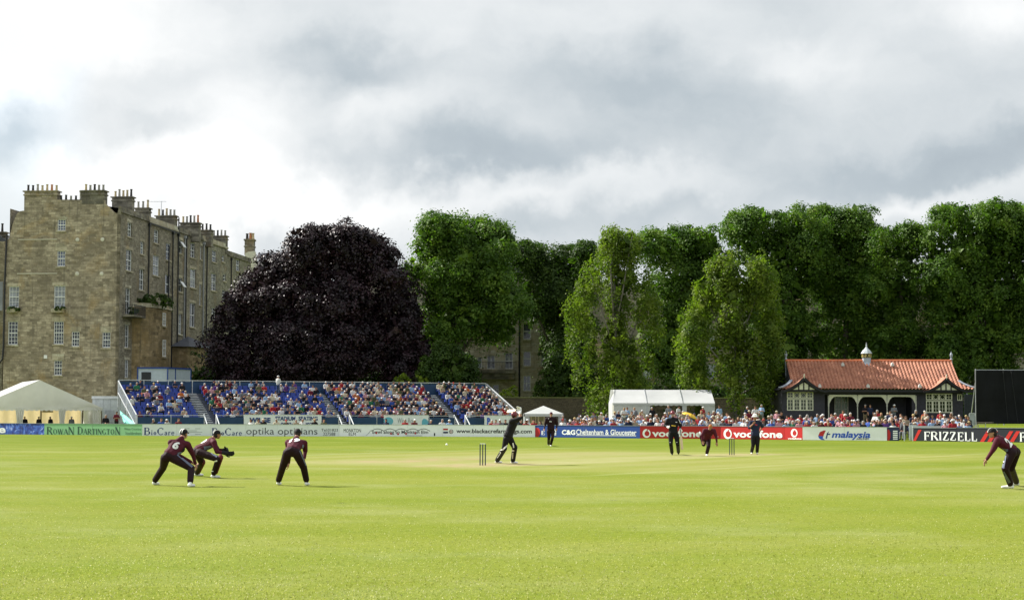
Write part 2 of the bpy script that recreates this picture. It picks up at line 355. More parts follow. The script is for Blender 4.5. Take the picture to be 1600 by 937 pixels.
# ================================================================== ADVERTISING BOARDS
BH = .93
def paint(n, c, **k): return mat(n, c, rough=.45, var=.05, scale=1.2, spec=.4, **k)
WHT = paint('board_white', (.80, .82, .82)); GRYW = paint('board_pale_grey', (.66, .70, .70)); BLU = paint('board_blue', (.010, .05, .24)); REDP = paint('board_red', (.42, .012, .013))
GRN = paint('board_green', (.20, .42, .21)); NVY = paint('board_navy', (.012, .02, .07)); BLK = paint('board_black', (.014, .016, .026)); INKB = paint('ink_navy', (.015, .04, .16)); INKK = paint('ink_black', (.02, .022, .025))
DGRN = paint('ink_green', (.01, .05, .03)); PURE = paint('ink_white', (.82, .84, .84)); GALV = mat('galvanised_steel', (.42, .44, .46), rough=.4, metal=.6, var=.15)
MIDB = paint('ink_mid_blue', (.02, .08, .45)); TEAL = paint('ink_teal', (.10, .35, .45)); YEL = paint('ink_yellow', (.75, .5, .05)); GREYINK = paint('ink_grey', (.30, .33, .33)); FRED = paint('slash_red', (.52, .02, .015))
def cloudy_blue():
    mt, T, b = newmat('board_swirled_blue'); P = T.node('ShaderNodeTexCoord').outputs['Object']
    n = T.noise(P, 1.3, 4, .6, 1.6)
    T.l.new(T.ramp(n, [(.3, (.01, .02, .10)), (.48, (.02, .05, .30)), (.58, (.05, .14, .55)), (.68, (.35, .42, .75)), (.8, (.02, .04, .2))]), b.inputs['Base Color']); b.inputs['Roughness'].default_value = .4
    return mt
SWIRL = cloudy_blue()
class Board:
    def __init__(s, name, pa, pb, mt, label, h=BH, group='advertising boards round the boundary', cat='advertising board', z0=.02, off=0., th=.05, feet=True, p0=None, p1=None):
        a = p0 or bpt(pa); c = p1 or bpt(pb); a = Vector(a); c = Vector(c); a.z = c.z = 0
        s.ang = math.atan2(c.y-a.y, c.x-a.x); s.L = (c-a).length; s.o = thing(name, a+Vector((0, 0, z0)), label, cat, group, s.ang)
        s.h = h; s.M = frame(s.o); s.Mi = s.M.inverted(); s.n = s.M.to_3x3() @ Vector((0, -1, 0))
        MB().box(.006, s.L-.006, 0, th, 0, h).build('panel', mt, s.o)
        fb = MB(); fb.bar((.006, -.006, h+.008), (s.L-.006, -.006, h+.008), .05, .022); 
        k = max(1, int(s.L/2.4))
        for i in range(k+1):
            x = .05+(s.L-.1)*i/k
            if feet: fb.bar((x, th+.02, h*.9), (x, th+.55, 0), .03); fb.bar((x, th+.03, 0.0), (x, th+.03, h), .035)
            if 0 < i < k: fb.bar((x, -.004, 0.01), (x, -.004, h), .012, .008)
        fb.build('support_frame', GALV, s.o)
    def loc(s, px, py):
        w = onplane(px, py, s.o.location, s.n); return s.Mi @ w
    def rect(s, x0, y0, x1, y1):
        a = s.loc(x0, y1); b = s.loc(x1, y0); return (a.x, b.x, a.z, b.z)
    def text(s, body, x0, y0, x1, y1, mt, name='lettering', serif=False, caps=None, bold=0., slant=0., y=-.012, spacing=1.0):
        r = s.rect(x0, y0, x1, y1)
        v, f = (serif_mesh(body, r, caps) if serif else text_mesh(body, r, bold=bold, slant=slant, spacing=spacing))
        o = MB().add([(p[0], y, p[2]) for p in v], f).build(name, mt, s.o)
        return o
    def poly(s, pts, mt, name='emblem', y=-.010, local=False):
        P = pts if local else [(lambda q: (q.x, q.z))(s.loc(*p)) for p in pts]
        n = len(P); tri = geometry.tessellate_polygon([[Vector((a, b, 0)) for a, b in P]])
        return MB().add([(a, y, b) for a, b in P], [tuple(t) for t in tri]).build(name, mt, s.o)
    def disc(s, px, py, rpx, mt, name='emblem', y=-.010, ry=None):
        c = s.loc(px, py); k = s.loc(px+rpx, py).x-c.x; kz = k if ry is None else k*ry
        return s.poly([(c.x+k*math.cos(a*math.pi/12), c.z+kz*math.sin(a*math.pi/12)) for a in range(24)], mt, name, y, True)
BF = dict(y0=None)
def yt(px): return 650+(px-800)*.0025  # horizon row
b = Board('advertising_board', -160, 69, SWIRL, 'dark blue swirled board with the cropped white letters ve, furthest left of the boundary')
b.text('ve', -14, 668, 9, 676, PURE, bold=.03)
b = Board('advertising_board', 69, 222, GRN, 'green board with dark capital lettering in front of the large white marquee')
b.text('ROWAN', 73, 666.3, 116, 678.6, DGRN, serif=True, caps=[0, 4]); b.text('DARTINGTON', 121, 666.3, 188, 678.6, DGRN, serif=True, caps=[0, 9])
b.text('West Country', 194, 668, 221, 672.5, DGRN); b.text('Stockbrokers', 196, 674, 221, 678.4, DGRN)
b = Board('advertising_board', 222, 384, GRYW, 'pale grey board carrying the same dark blue six letter name twice')
b.text('BioCare', 225, 667.5, 272.5, 679.4, INKB, serif=True, caps=[0, 3]); b.text('BioCare', 331, 668.2, 378, 680, INKB, serif=True, caps=[0, 3])
for (x0, y0, x1) in ((288, 668.6, 296), (305, 668.8, 313), (288, 672, 308), (288, 674.3, 316), (305, 677.5, 314)): b.poly([(x0, y0), (x1, y0), (x1, y0+.8), (x0, y0+.8)], GREYINK, 'small_print')
b = Board('advertising_board', 384, 530, GRYW, 'pale grey board with thin black optician lettering behind the third slip fielder')
b.text('optika opticians', 384.8, 668, 496, 681.5, INKK, bold=-.004); b.text('Tel:01823', 502, 669.3, 528, 673.6, INKK); b.text('327588', 505, 675, 524, 680, INKK)
b = Board('advertising_board', 530, 691, WHT, 'white board with wavy arches over black and red bowling lettering')
b.text('MONKTON', 537, 669.4, 564, 675, INKK); b.text('ELM', 545, 675.5, 556, 680, INKK)
b.text('bowl along to Monkton Elm', 582, 672, 669, 678.6, INKK, bold=.012); b.poly([(634, 679.6), (660, 679.8), (660, 680.6), (634, 680.4)], GREYINK, 'small_print')
for x in (590, 609, 627, 645, 662):
    P = [(x-10+k*2, 672.6-3.6*math.sin(math.pi*k/10)) for k in range(11)]
    b.poly(P+[(p[0], p[1]+.9) for p in reversed(P)], INKK, 'arch')
for x, y in ((588, 676), (611, 677), (622, 677.5), (634.5, 677), (649, 676.5)): b.disc(x, y, 1.5, REDP, y=-.02)
b.poly([(571, 680), (573, 679.6), (578, 673), (581, 670.5), (577, 676)], GREYINK); b.poly([(678, 680.5), (680, 680.5), (680, 676), (678, 676)], INKK, y=-.016)
b = Board('advertising_board', 691, 836, WHT, 'white board with a red and blue flag emblem and a black web address')
b.poly([(687.5+5, 669), (700, 669), (700, 671.6), (692.5, 671.6)], REDP); b.poly([(692.5, 673.8), (700, 673.8), (700, 676.5), (692.5, 676.5)], NVY)
b.poly([(692.5, 669), (700, 669), (700, 670.6), (692.5, 670.6)], REDP, y=-.014)
c_ = b.disc(705, 673.8, 3.3, INKK); b.disc(705, 673.8, 2.5, WHT, y=-.014); b.text('H', 703.6, 671.5, 706.4, 676.2, REDP, y=-.018, bold=.02); b.poly([(702.8, 673.4), (707.2, 673.4), (707.2, 674.2), (702.8, 674.2)], INKK, y=-.02)
b.text('www.blackacrefarmeggs.com', 713, 670, 831, 678, INKK, bold=.022)
b = Board('advertising_board', 836, 870, BLU, 'narrow blue and red board behind the far maroon fielder walking in')
b.poly([(836.6, 668), (841, 668), (843.5, 671), (844.2, 675.5), (843, 680), (840.5, 682.2), (836.6, 682)], REDP, 'red_shape')
b.text('E', 846, 672.5, 851.5, 679, PURE, serif=True); 
for y in (670.3, 672.8, 675.3, 677.8): b.poly([(865.3, y), (869.2, y), (869.2, y+1.5), (865.3, y+1.5)], PURE, 'small_mark')
b = Board('advertising_board', 870, 1000, BLU, 'blue board with bold white building society lettering underlined in white')
b.text('C&G', 878, 671.2, 899, 678.8, PURE, bold=.035); b.text('Cheltenham & Gloucester', 900.5, 671.0, 994.5, 678.6, PURE, bold=.012); b.poly([(900.5, 679.4), (994, 680.0), (994, 680.8), (900.5, 680.2)], PURE, 'underline')
def speech(bd, x, y, r):
    bd.disc(x, y, r, PURE); bd.disc(x+.12*r, y+.05*r, r*.60, REDP, y=-.015)
    bd.poly([(x-.15*r, y-.25*r), (x+.15*r, y-1.02*r), (x+.42*r, y-1.0*r), (x+.12*r, y-.35*r)], REDP, y=-.018)
b = Board('advertising_board', 1000, 1125, REDP, 'red telephone board behind the waiting batsman and the bowler')
speech(b, 1010.3, 676.6, 6.3); b.text('vodafone', 1019, 671.5, 1097, 682, PURE, bold=.03); b.text('TM', 1118, 681, 1122, 683.2, PURE)
b = Board('advertising_board', 1125, 1226, REDP, 'red telephone board behind the umpire in the white hat')
speech(b, 1137, 677.4, 6.4); b.text('vodafone', 1146, 672.4, 1222.5, 683, PURE, bold=.03)
b = Board('advertising_board', 1226, 1254, REDP, 'small square red board with one white ring emblem over small lettering')
speech(b, 1241, 676, 5.2); b.text('vodafone', 1231, 683.2, 1252.5, 686, PURE, bold=.03)
b = Board('advertising_board', 1254, 1386, WHT, 'white airline board with a red and blue kite emblem')
b.poly([(1278.5, 680.5), (1281, 674.5), (1287, 672), (1290.5, 672), (1287.5, 678), (1286.5, 681)], REDP); b.poly([(1278.5, 680.5), (1286.5, 681), (1285.5, 684), (1289, 687), (1283, 686.5), (1279.5, 684)], MIDB)
b.poly([(1290, 684.6), (1292, 676.5), (1295.5, 673), (1294, 677), (1297.5, 677), (1297, 679), (1293.5, 679), (1292, 685)], INKB)
b.text('malaysia', 1299.5, 673.6, 1360, 686.5, MIDB, bold=.03, slant=.22); b.text('AIRLINES', 1338, 684.0, 1357.5, 686.4, INKK, bold=.02)
b = Board('advertising_board', 1386, 1405, NVY, 'tiny navy and red board at the gap in the boundary boards')
b.poly([(1386.6, 670.5), (1389, 671), (1391.2, 675), (1391.2, 683), (1389.5, 688), (1386.6, 688)], REDP, 'red_shape')
for y in (672.4, 675.4, 678.4, 681.4, 684.4): b.poly([(1395.3, y), (1402.5, y), (1402.5, y+1.9), (1395.3, y+1.9)], PURE, 'small_mark')
b = Board('advertising_board', 1427, 1494, BLK, 'dark board with a red slash and the first five big white serif letters', h=.90)
b.poly([(1426.9, 688.2), (1431, 688.2), (1440, 671), (1435, 671)], FRED, 'red_slash'); b.text('FRIZZ', 1444, 674, 1493.5, 687.6, PURE, serif=True)
b = Board('advertising_board', 1494, 1720, BLK, 'dark board with big white letters and red slashes beyond the crouching right fielder', h=.93)
b.text('ELL', 1496.5, 675, 1526.5, 688.5, PURE, serif=True)
for x in (1531, 1542.5, 1567, 1577.5): b.poly([(x, 690.0), (x+6.5, 690.0), (x+16.5, 673.2), (x+10.5, 673.2)], FRED, 'red_slash')
b.text('FRIZZELL', 1593.5, 675.5, 1676, 690, PURE, serif=True)
b.poly([(1686, 690.8), (1692.5, 690.8), (1702.5, 675), (1696.5, 675)], FRED, 'red_slash')
# white gate panel at the gap
gp = thing('gate', bpt(1418)+Vector((0, .9, 0)), 'low white crash gate standing open at the gap before the dark lettered boards', 'gate')
g2 = MB().box(.32, .85, 0, .05, .05, 1.12).box(-.05, .02, 0, .06, 0, 1.15).build('gate_panel', paint('gate_white', (.42, .46, .46)), gp)

# real blades over the near turf, thinning out with distance
def blades():
    N = 70000; y = 15.5+rng.exponential(8.5, N); y = y[y < 60]; N = len(y); hw_ = y*.30; x = (rng.random(N)*2-1)*hw_
    h = rng.uniform(.008, .020, N); w = rng.uniform(.007, .015, N); a = rng.random(N)*2*math.pi; lean = rng.uniform(-.6, .6, (N, 2))*h[:, None]*1.3
    V = np.zeros((N, 3, 3)); V[:, 0] = np.c_[x-np.cos(a)*w/2, y-np.sin(a)*w/2, np.zeros(N)+.001]; V[:, 1] = np.c_[x+np.cos(a)*w/2, y+np.sin(a)*w/2, np.zeros(N)+.001]; V[:, 2] = np.c_[x+lean[:, 0], y+lean[:, 1], h]
    me = bpy.data.meshes.new('short_grass'); me.vertices.add(N*3); me.vertices.foreach_set('co', V.reshape(-1).astype('f')); me.loops.add(N*3); me.loops.foreach_set('vertex_index', np.arange(N*3, dtype='i'))
    me.polygons.add(N); me.polygons.foreach_set('loop_start', np.arange(0, N*3, 3, dtype='i')); me.update(calc_edges=True)
    mt, T, b = newmat('grass_blade'); gi = T.node('ShaderNodeNewGeometry'); P = T.node('ShaderNodeTexCoord').outputs['Object']
    r_ = gi.outputs['Random Per Island']; c = T.ramp(r_, [(0, (.18, .23, .03)), (.45, (.31, .35, .06)), (.8, (.42, .44, .12)), (1, (.60, .58, .36))])
    c = T.mix(T.rng(T.noise(P, .5, 4), .35, .65, 0, .35), c, (.2, .2, .03)); T.l.new(c, b.inputs['Base Color']); b.inputs['Roughness'].default_value = .6; b.inputs['Specular IOR Level'].default_value = .25
    tr = T.node('ShaderNodeBsdfTranslucent'); T.l.new(c, tr.inputs[0]); mx = T.node('ShaderNodeMixShader'); mx.inputs[0].default_value = .5; T.l.new(b.outputs[0], mx.inputs[1]); T.l.new(tr.outputs[0], mx.inputs[2]); T.l.new(mx.outputs[0], T.n['Material Output'].inputs[0])
    me.materials.append(mt); o = bpy.data.objects.new('short_grass', me); COL.objects.link(o); tag(o, 'short mown grass of the outfield nearest the viewer', 'grass', kind='stuff')
blades()
# ================================================================== BLUE SEATED STAND
SEATB = mat('seat_blue', (.012, .035, .22), rough=.45, var=.25, scale=1.5, spec=.35); SKIRT = mat('stand_skirt_blue', (.016, .045, .10), rough=.7, var=.2, scale=.8)
DECK = mat('stand_deck', (.09, .10, .12), rough=.8, var=.3); STEP = mat('stand_steps', (.42, .44, .44), rough=.7, var=.25); BANNER = mat('banner_cloth', (.66, .69, .68), rough=.8, var=.08)
SO = Vector((-31.3, 155.6, 0)); SANG = math.atan2(.372, .928); SL = 34.8
st = thing('grandstand', SO, 'long temporary stand of blue seats in ten rising rows', 'grandstand', rz=SANG); SM = frame(st); SMi = SM.inverted()
RZ = lambda k: .80+.31*k
RY = lambda k: .75+.85*k
AIS = [(5.75, 6.75), (17.6, 18.6), (28.4, 29.4)]
inais = lambda s_: any(a-.2 < s_ < b+.2 for a, b in AIS)
mb = MB()
for k in range(10): mb.box(0, SL, RY(k)-.05, RY(k)+.80-.004, RZ(k)-.06, RZ(k)); mb.box(0, SL, RY(k)-.05, RY(k)-.02, RZ(k)-.31, RZ(k)-.062)
mb.build('deck', DECK, st)
mb = MB()
for x in np.linspace(.1, SL-.1, 15):
    for y in (.8, 3.5, 6.2, 9.0): mb.bar((x, y, 0), (x, y, RZ(min(9, int((y-.75)/.85)))-.07), .06)
    mb.bar((x, .8, .2), (x, 9, 3.3), .05); mb.bar((x, 9, .1), (x, .8, .1), .05)
mb.build('scaffold', GALV, st)
# seats
def seatmb(mb, x, k):
    z = RZ(k)+.40; y = RY(k)+.38
    mb.box(x-.215, x+.215, y-.2, y+.2, z-.03, z+.02); 
    mb.add([(x-.215, y+.17, z+.02), (x+.215, y+.17, z+.02), (x+.20, y+.25, z+.36), (x-.20, y+.25, z+.36), (x-.215, y+.21, z+.02), (x+.215, y+.21, z+.02), (x+.20, y+.29, z+.36), (x-.20, y+.29, z+.36)],
           [(0, 1, 2, 3), (7, 6, 5, 4), (3, 2, 6, 7), (0, 3, 7, 4), (1, 5, 6, 2)])
    mb.box(x-.03, x+.03, y-.05, y+.15, z-.40, z-.03)
seats = [(x, k) for k in range(10) for x in np.arange(.35, SL-.2, .5) if not inais(x)]
def occ(x, k):
    if x < 5.6: p = .42 if k > 1 else .5
    elif x < 17.5: p = .78 if x < 10.5 else (.64 if x < 14 else .56)
    elif x < 28.3: p = .92
    else: p = .9
    if 7.3 < x < 9.2 and k in (3, 4, 5, 6, 7): p += .15
    if 10 < x < 17 and k in (8, 7): p = .2
    if 21.2 < x < 23.6 and k in (2, 3): p = .12
    if k == 9: p *= .75
    return p
occd = [(x, k) for (x, k) in seats if rng.random() < occ(x, k)]; oset = set(occd)
empt = [s_ for s_ in seats if s_ not in oset]; empt.sort(key=lambda s_: (-(s_[1] > 1), s_[0]))
one = set(empt[:100])
for (x, k) in empt[:100]:
    mb = MB(); seatmb(mb, x, k); mb.build('seat', SEATB, st)
mb = MB()
for s_ in seats:
    if s_ not in one: seatmb(mb, *s_)
tag(mb.build('seat_rows', SEATB, st), kind='stuff')
# aisles
for a, b_ in AIS:
    mb = MB()
    for k in range(10):
        mb.box(a, b_, RY(k)-.07, RY(k)+.77, RZ(k)-.05, RZ(k)+.012); mb.box(a, b_, RY(k)-.45, RY(k)-.072, RZ(k)-.21, RZ(k)-.155)
    for q in range(4): mb.box(a, b_, -.55+q*.3, -.27+q*.3, .15+q*.17, .19+q*.17)
    mb.build('stairs', STEP, st)
    mb = MB()
    for x in (a-.02, b_+.02):
        mb.bar((x, -.7, .9), (x, .55, 1.75), .06); mb.bar((x, -.7, 0), (x, -.7, .95), .05); mb.bar((x, .55, .2), (x, .55, 1.75), .05)
    mb.build('stair_rail', paint('rail_white', (.7, .72, .72)), st)
# front skirt panels between aisles
edges = [0]+[v for a in AIS for v in a]+[SL]
for i in range(0, 8, 2):
    x0, x1 = edges[i]+.04, edges[i+1]-.04; n = max(1, round((x1-x0)/2.6)); w = (x1-x0)/n
    for j in range(n): MB().box(x0+j*w+.03, x0+(j+1)*w-.03, .34, .38, .12, 1.52).build('skirt_panel', SKIRT, st)
    mb = MB()
    for j in range(n+1): mb.bar((x0+j*w, .36, 0), (x0+j*w, .36, 1.72), .05)
    mb.bar((x0, .36, 1.66), (x1, .36, 1.66), .045); mb.build('front_rail', GALV, st)
# rear rail and panels
mb = MB(); zt = RZ(9)
for x in np.linspace(.05, SL-.05, 17): mb.bar((x, 9.25, zt-3.4), (x, 9.25, zt+1.2), .055)
for z in (1.18,): mb.bar((0, 9.25, zt+z), (SL, 9.25, zt+z), .06)
mb.build('rear_rail', GALV, st)
for j in range(16):
    x0 = .05+j*(SL-.1)/16; MB().box(x0+.05, x0+(SL-.1)/16-.05, 9.27, 9.3, zt-.2, zt+1.08).build('rear_panel', SKIRT, st)
# end rails (sloping, with close uprights)
for name, x in (('side_rail', -.04), ('side_rail', SL+.04)):
    mb = MB(); a = Vector((x, .35, RZ(0)+.9)); c = Vector((x, 9.25, RZ(9)+1.1))
    mb.bar(a, c, .07); mb.bar(a-Vector((0, 0, .95)), c-Vector((0, 0, 1.05)), .07)
    for t in np.linspace(0, 1, 46): p = a.lerp(c, t); mb.bar(p, p-Vector((0, 0, .98)), .022)
    for t in (0, .5, 1): p = a.lerp(c, t); mb.bar((p.x, p.y, 0), p, .06)
    mb.build(name, mat('rail_galvanised', (.5, .52, .54), rough=.5, metal=.3), st)
# things at the left end of the stand: scaffold guard, green net, white cabin
# banners hanging on the front rail
def sp(px): # local stand x on the skirt plane for a photo column
    n = SM.to_3x3() @ Vector((0, -1, 0)); w = onplane(px, 655, SM @ Vector((0, .25, 0)), n); return (SMi @ w).x
def banner(x0, x1, z0, z1, label):
    a = SM @ Vector((x0, .27, 0)); b_ = SM @ Vector((x1, .27, 0))
    return Board('banner', 0, 0, BANNER, label, h=z1-z0, group='cloth banners hanging on the stand front', cat='banner', z0=z0, th=.03, feet=False, p0=(a.x, a.y, 0), p1=(b_.x, b_.y, 0))
b = banner(sp(381), sp(502.5), .35, 1.74, 'white seating banner with navy lettering hanging on the stand front')
r = lambda x0, x1, z0, z1: (x0*b.L, x1*b.L, z0*b.h, z1*b.h)
def lt(b, s_, x0, x1, z0, z1, m_, **k):
    v, f = text_mesh(s_, (x0*b.L, x1*b.L, z0*b.h, z1*b.h), **k); return MB().add([(p[0], -.03, p[2]) for p in v], f).build('lettering', m_, b.o)
lt(b, 'WILGE', .07, .34, .50, .82, INKB, bold=.05); lt(b, 'STADIUM', .40, .66, .64, .90, INKB, bold=.035); lt(b, 'SEATING', .70, .95, .64, .90, INKB, bold=.035); lt(b, '01924 892802', .47, .88, .28, .52, INKB, bold=.03)
b = banner(sp(600), sp(669.5), .30, 1.74, 'white banner with teal leaf emblems on the stand front')
lt(b, 'Wine Rose', .30, .72, .50, .82, GREYINK)
b.poly([(.10*b.L+.45*math.cos(t)*1.0, .62*b.h+.36*math.sin(t)) for t in np.linspace(0, 2*math.pi, 18, endpoint=False)], TEAL, local=True, y=-.02)
b.poly([(.90*b.L+.42*math.cos(t)*(1 if math.cos(t) > 0 else .5), .5*b.h+.40*math.sin(t)) for t in np.linspace(0, 2*math.pi, 18, endpoint=False)], TEAL, local=True, y=-.02)
b = banner(sp(757), sp(800)+.1, .30, 1.72, 'white banner with a large blue letter P behind the striker')
lt(b, 'P', .09, .20, .42, .86, MIDB, bold=.05); 

# ================================================================== MARQUEE (left)
CANV = mat('canvas_cream', (.80, .79, .73), rough=.75, var=.08, scale=.6, bump=.6, bscale=.9); CANVT = mat('canvas_white', (.50, .51, .51), rough=.7, var=.06, scale=.7, bump=.5, bscale=1.1)
LINE_ = mat('canvas_lining', (.80, .66, .38), rough=.8, var=.05)
def fabric_trans(m_, f=.35):
    T = NT(m_.node_tree); b = T.n['Principled BSDF']; tr = T.node('ShaderNodeBsdfTranslucent'); mx = T.node('ShaderNodeMixShader'); mx.inputs[0].default_value = f
    c = b.inputs['Base Color'].links[0].from_socket; T.l.new(c, tr.inputs[0]); T.l.new(b.outputs[0], mx.inputs[1]); T.l.new(tr.outputs[0], mx.inputs[2]); T.l.new(mx.outputs[0], T.n['Material Output'].inputs[0])
fabric_trans(CANV, .4); fabric_trans(CANVT, .3); fabric_trans(LINE_, .3)
def scallop(mb, p, q, drop=.28, n=None):
    p = Vector(p); q = Vector(q); L = (q-p).length; n = n or int(L/.42); 
    for i in range(n):
        pts = []
        for j in range(7):
            t = (i+j/6)/n; pts.append(p.lerp(q, t))
        low = [pt-Vector((0, 0, drop*(.72+.28*math.sin(math.pi*j/6)))) for j, pt in enumerate(pts)]
        mb.add(pts+low, [(j, j+1, j+8, j+7) for j in range(6)])
def cloth_grid(fn, nu, nv):
    V = [fn(i/nu, j/nv) for i in range(nu+1) for j in range(nv+1)]; Fs = [(i*(nv+1)+j, (i+1)*(nv+1)+j, (i+1)*(nv+1)+j+1, i*(nv+1)+j+1) for i in range(nu) for j in range(nv)]; return V, Fs
MY = 163.0
ap = at(62, 593.3, MY); e1 = onplane(160, 637, ap, Vector((math.sin(SANG), -math.cos(SANG), 0))); HW = Vector((e1.x-ap.x, e1.y-ap.y)).length; zE = e1.z; zA = ap.z
mq = thing('marquee', (ap.x, MY, 0), 'large cream marquee with scalloped valance and open front, left of the stand', 'marquee', rz=SANG); D = 12.0
mqi = frame(mq).inverted()
def mx(px, back=0.): 
    p0 = frame(mq) @ Vector((0, back, 0)); return (mqi @ onplane(px, 650, p0, Vector((math.sin(SANG), -math.cos(SANG), 0)))).x
mb = MB()
def gable(u, v):   # front gable cloth, sagging
    x = -HW+2*HW*u; top = zE+(zA-zE)*(1-abs(2*u-1)); z = zE+(top-zE)*v
    return (x, .0+.10*math.sin(7*u*math.pi)*(1-v)-.05*math.sin(v*3.1), z)
mb.add(*cloth_grid(gable, 40, 8)); mb.build('gable_cloth', CANV, mq, smooth=True)
for s_ in (-1, 1):
    mb = MB(); mb.add(*cloth_grid(lambda u, v: (s_*HW*1.0*v, -.03+D*u, zA+(zE-zA)*v-.12*math.sin(math.pi*v)*abs(math.sin(u*math.pi*4))), 32, 8)); mb.build('roof', CANVT, mq, smooth=True)
mb = MB(); scallop(mb, (-HW, -.04, zE+.02), (HW, -.04, zE+.02), .30); scallop(mb, (HW, 0, zE), (HW, D, zE), .3); mb.build('valance', CANV, mq)
mb = MB(); mb.add(*cloth_grid(lambda u, v: (-HW+2*HW*u, D-.05+.05*math.sin(u*60), zE*v), 60, 2)); mb.build('back_wall', LINE_, mq)
mb = MB(); mb.add(*cloth_grid(lambda u, v: (HW-.02+.04*math.sin(u*80), D*u, zE*v), 60, 2)); mb.build('side_wall', CANV, mq, smooth=True)
for px, w in ((31, 7), (97, 6), (150, 7), (-40, 7)):
    c = mx(px); ww = w*MY/2900
    mb = MB(); mb.add(*cloth_grid(lambda u, v: (c+(u-.5)*2*ww*(.6+.4*abs(v-.45)*2), -.02+.07*math.sin(u*26), zE*v), 26, 6)); mb.build('door_curtain', CANV, mq, smooth=True)
mb = MB()
for px in (64, 129): x = mx(px, 5); mb.bar((x, 5, 0), (x, 5, zE+1.0), .11)
for x in (-HW+.05, HW-.05): mb.bar((x, .05, 0), (x, .05, zE), .08)
mb.build('poles', mat('pole_wood', (.13, .10, .06)), mq)
MB().box(mx(66, D-.25), mx(83, D-.25), D-.25, D-.2, 1.9, 2.35).build('notice', mat('notice_tan', (.42, .33, .18)), mq)

# ================================================================== WHITE TENT behind the right-hand crowd
TY = 160.0
a = at(957, 629, TY); c = at(1117, 629, TY); zE2 = a.z; zR = at(960, 608.5, TY+3.2).z
tt = thing('tent', (a.x, TY, .8), 'long white frame tent with scalloped eaves half hidden by the right birch', 'tent'); L2 = c.x-a.x; h0 = zE2-.8; h1 = zR-.8
mb = MB(); mb.add(*cloth_grid(lambda u, v: (L2*u+(0.35*v if u == 0 else 0), 3.2*v, h0+(h1-h0)*v-.10*math.sin(math.pi*v)*abs(math.sin(u*math.pi*3))), 36, 6)); mb.build('roof', CANVT, tt, smooth=True)
mb = MB(); mb.add(*cloth_grid(lambda u, v: (L2*u, 6.4-3.2*v, h0+(h1-h0)*v), 12, 3)); mb.build('roof', CANVT, tt, smooth=True)
mb = MB()
for x in (0, L2): mb.add([(x, 0, 0), (x, 6.4, 0), (x, 6.4, h0), (x+(.35 if x == 0 else 0), 3.2, h1), (x, 0, h0)], [(0, 1, 2, 3, 4)])
mb.build('end_wall', CANVT, tt)
MB().add(*cloth_grid(lambda u, v: (L2*.34*u, 6.38+.03*math.sin(u*40), h0*v), 40, 2)).build('back_wall', CANV, tt)
mb = MB(); scallop(mb, (0, -.03, h0), (L2, -.03, h0), .24); mb.build('valance', CANVT, tt)
for p0, p1 in ((959, 1016), (1067, 1073), (1098, 1117)):
    x0 = at(p0, 640, TY).x-a.x; x1 = at(p1, 640, TY).x-a.x
    MB().add(*cloth_grid(lambda u, v: (x0+(x1-x0)*u, .02+.03*math.sin(u*(x1-x0)*9), h0*v), 24, 3)).build('front_wall', CANVT, tt, smooth=True)
mb = MB()
for p in (1011, 1067): x = at(p, 640, TY).x-a.x; mb.bar((x, .05, 0), (x, .05, h0), .07); mb.bar((x, -.02, h0), (x, 3.2, h1+.03), .05)
mb.build('frame', GALV, tt)
# ================================================================== GAZEBO
GY = 152.0
gl = at(818, 646, GY); gr = at(881, 646, GY); top = at(848, 633.5, GY+1.6)
gz = thing('gazebo', ((gl.x+gr.x)/2, GY+1.7, 0), 'small white pop up gazebo just right of the stand', 'gazebo'); hw = (gr.x-gl.x)/2; ze = gl.z; za = top.z
V = [(-hw, -1.7, ze), (hw, -1.7, ze), (hw, 1.7, ze), (-hw, 1.7, ze), (0, 0, za)]
mb = MB(); mb.add(V, [(0, 1, 4), (1, 2, 4), (2, 3, 4), (3, 0, 4)])
for i in range(4): p = V[i]; q = V[(i+1) % 4]; mb.add([p, q, (q[0], q[1], q[2]-.22), (p[0], p[1], p[2]-.22)], [(0, 1, 2, 3)])
mb.build('canopy', CANVT, gz)
for x in (-hw+.05, hw-.05):
    for y in (-1.65, 1.65): MB().box(x-.05, x+.05, y-.05, y+.05, 0, ze).build('leg', WHT, gz)
MB().box(-hw, -hw+.5, -1.62, -1.6, 0, ze-.1).box(hw-.45, hw, -1.62, -1.6, 0, ze-.1).build('corner_curtain', CANVT, gz)
for px0, px1, nm in ((829, 838, 'a'), (840, 851, 'b')):
    x0 = at(px0, 650, GY+1.2).x-gz.location.x; x1 = at(px1, 650, GY+1.2).x-gz.location.x
    bo = thing('display_board', (gz.location.x+(x0+x1)/2, GY+1.3, 0), 'cream display board inside the gazebo, '+('the left one' if nm == 'a' else 'the right one with a dark picture'), 'display board', 'display boards in the gazebo')
    w = (x1-x0)/2; MB().box(-w, w, 0, .05, .9, 1.95).build('panel', mat('notice_cream', (.55, .48, .30)), bo); MB().box(-w*.65, w*.65, -.01, -.004, 1.25, 1.75).build('picture', mat('notice_green', (.22, .20, .10)), bo)
    MB().bar((-w+.04, .03, 0), (-w+.04, .03, .9), .03).bar((w-.04, .03, 0), (w-.04, .03, .9), .03).build('legs', GALV, bo)
# yellow umbrella
p = at(1077, 652, 150)
um = thing('umbrella', (p.x, 150, .55), 'yellow umbrella held among the crowd before the white tent', 'umbrella')
mb = MB(Matrix.Translation((0, 0, 1.05)) @ Matrix.Rotation(.42, 4, 'Y')); prof = [(.68*math.sin(t), .34*math.cos(t)) for t in np.linspace(1.45, .02, 7)]
mb.lathe((0, 0, 0), prof, 8); mb.build('canopy', mat('umbrella_yellow', (.62, .40, .03), rough=.5), um); MB(Matrix.Translation((0, 0, 1.05)) @ Matrix.Rotation(.42, 4, 'Y')).bar((0, 0, -.75), (0, 0, .4), .02).build('shaft', GALV, um)
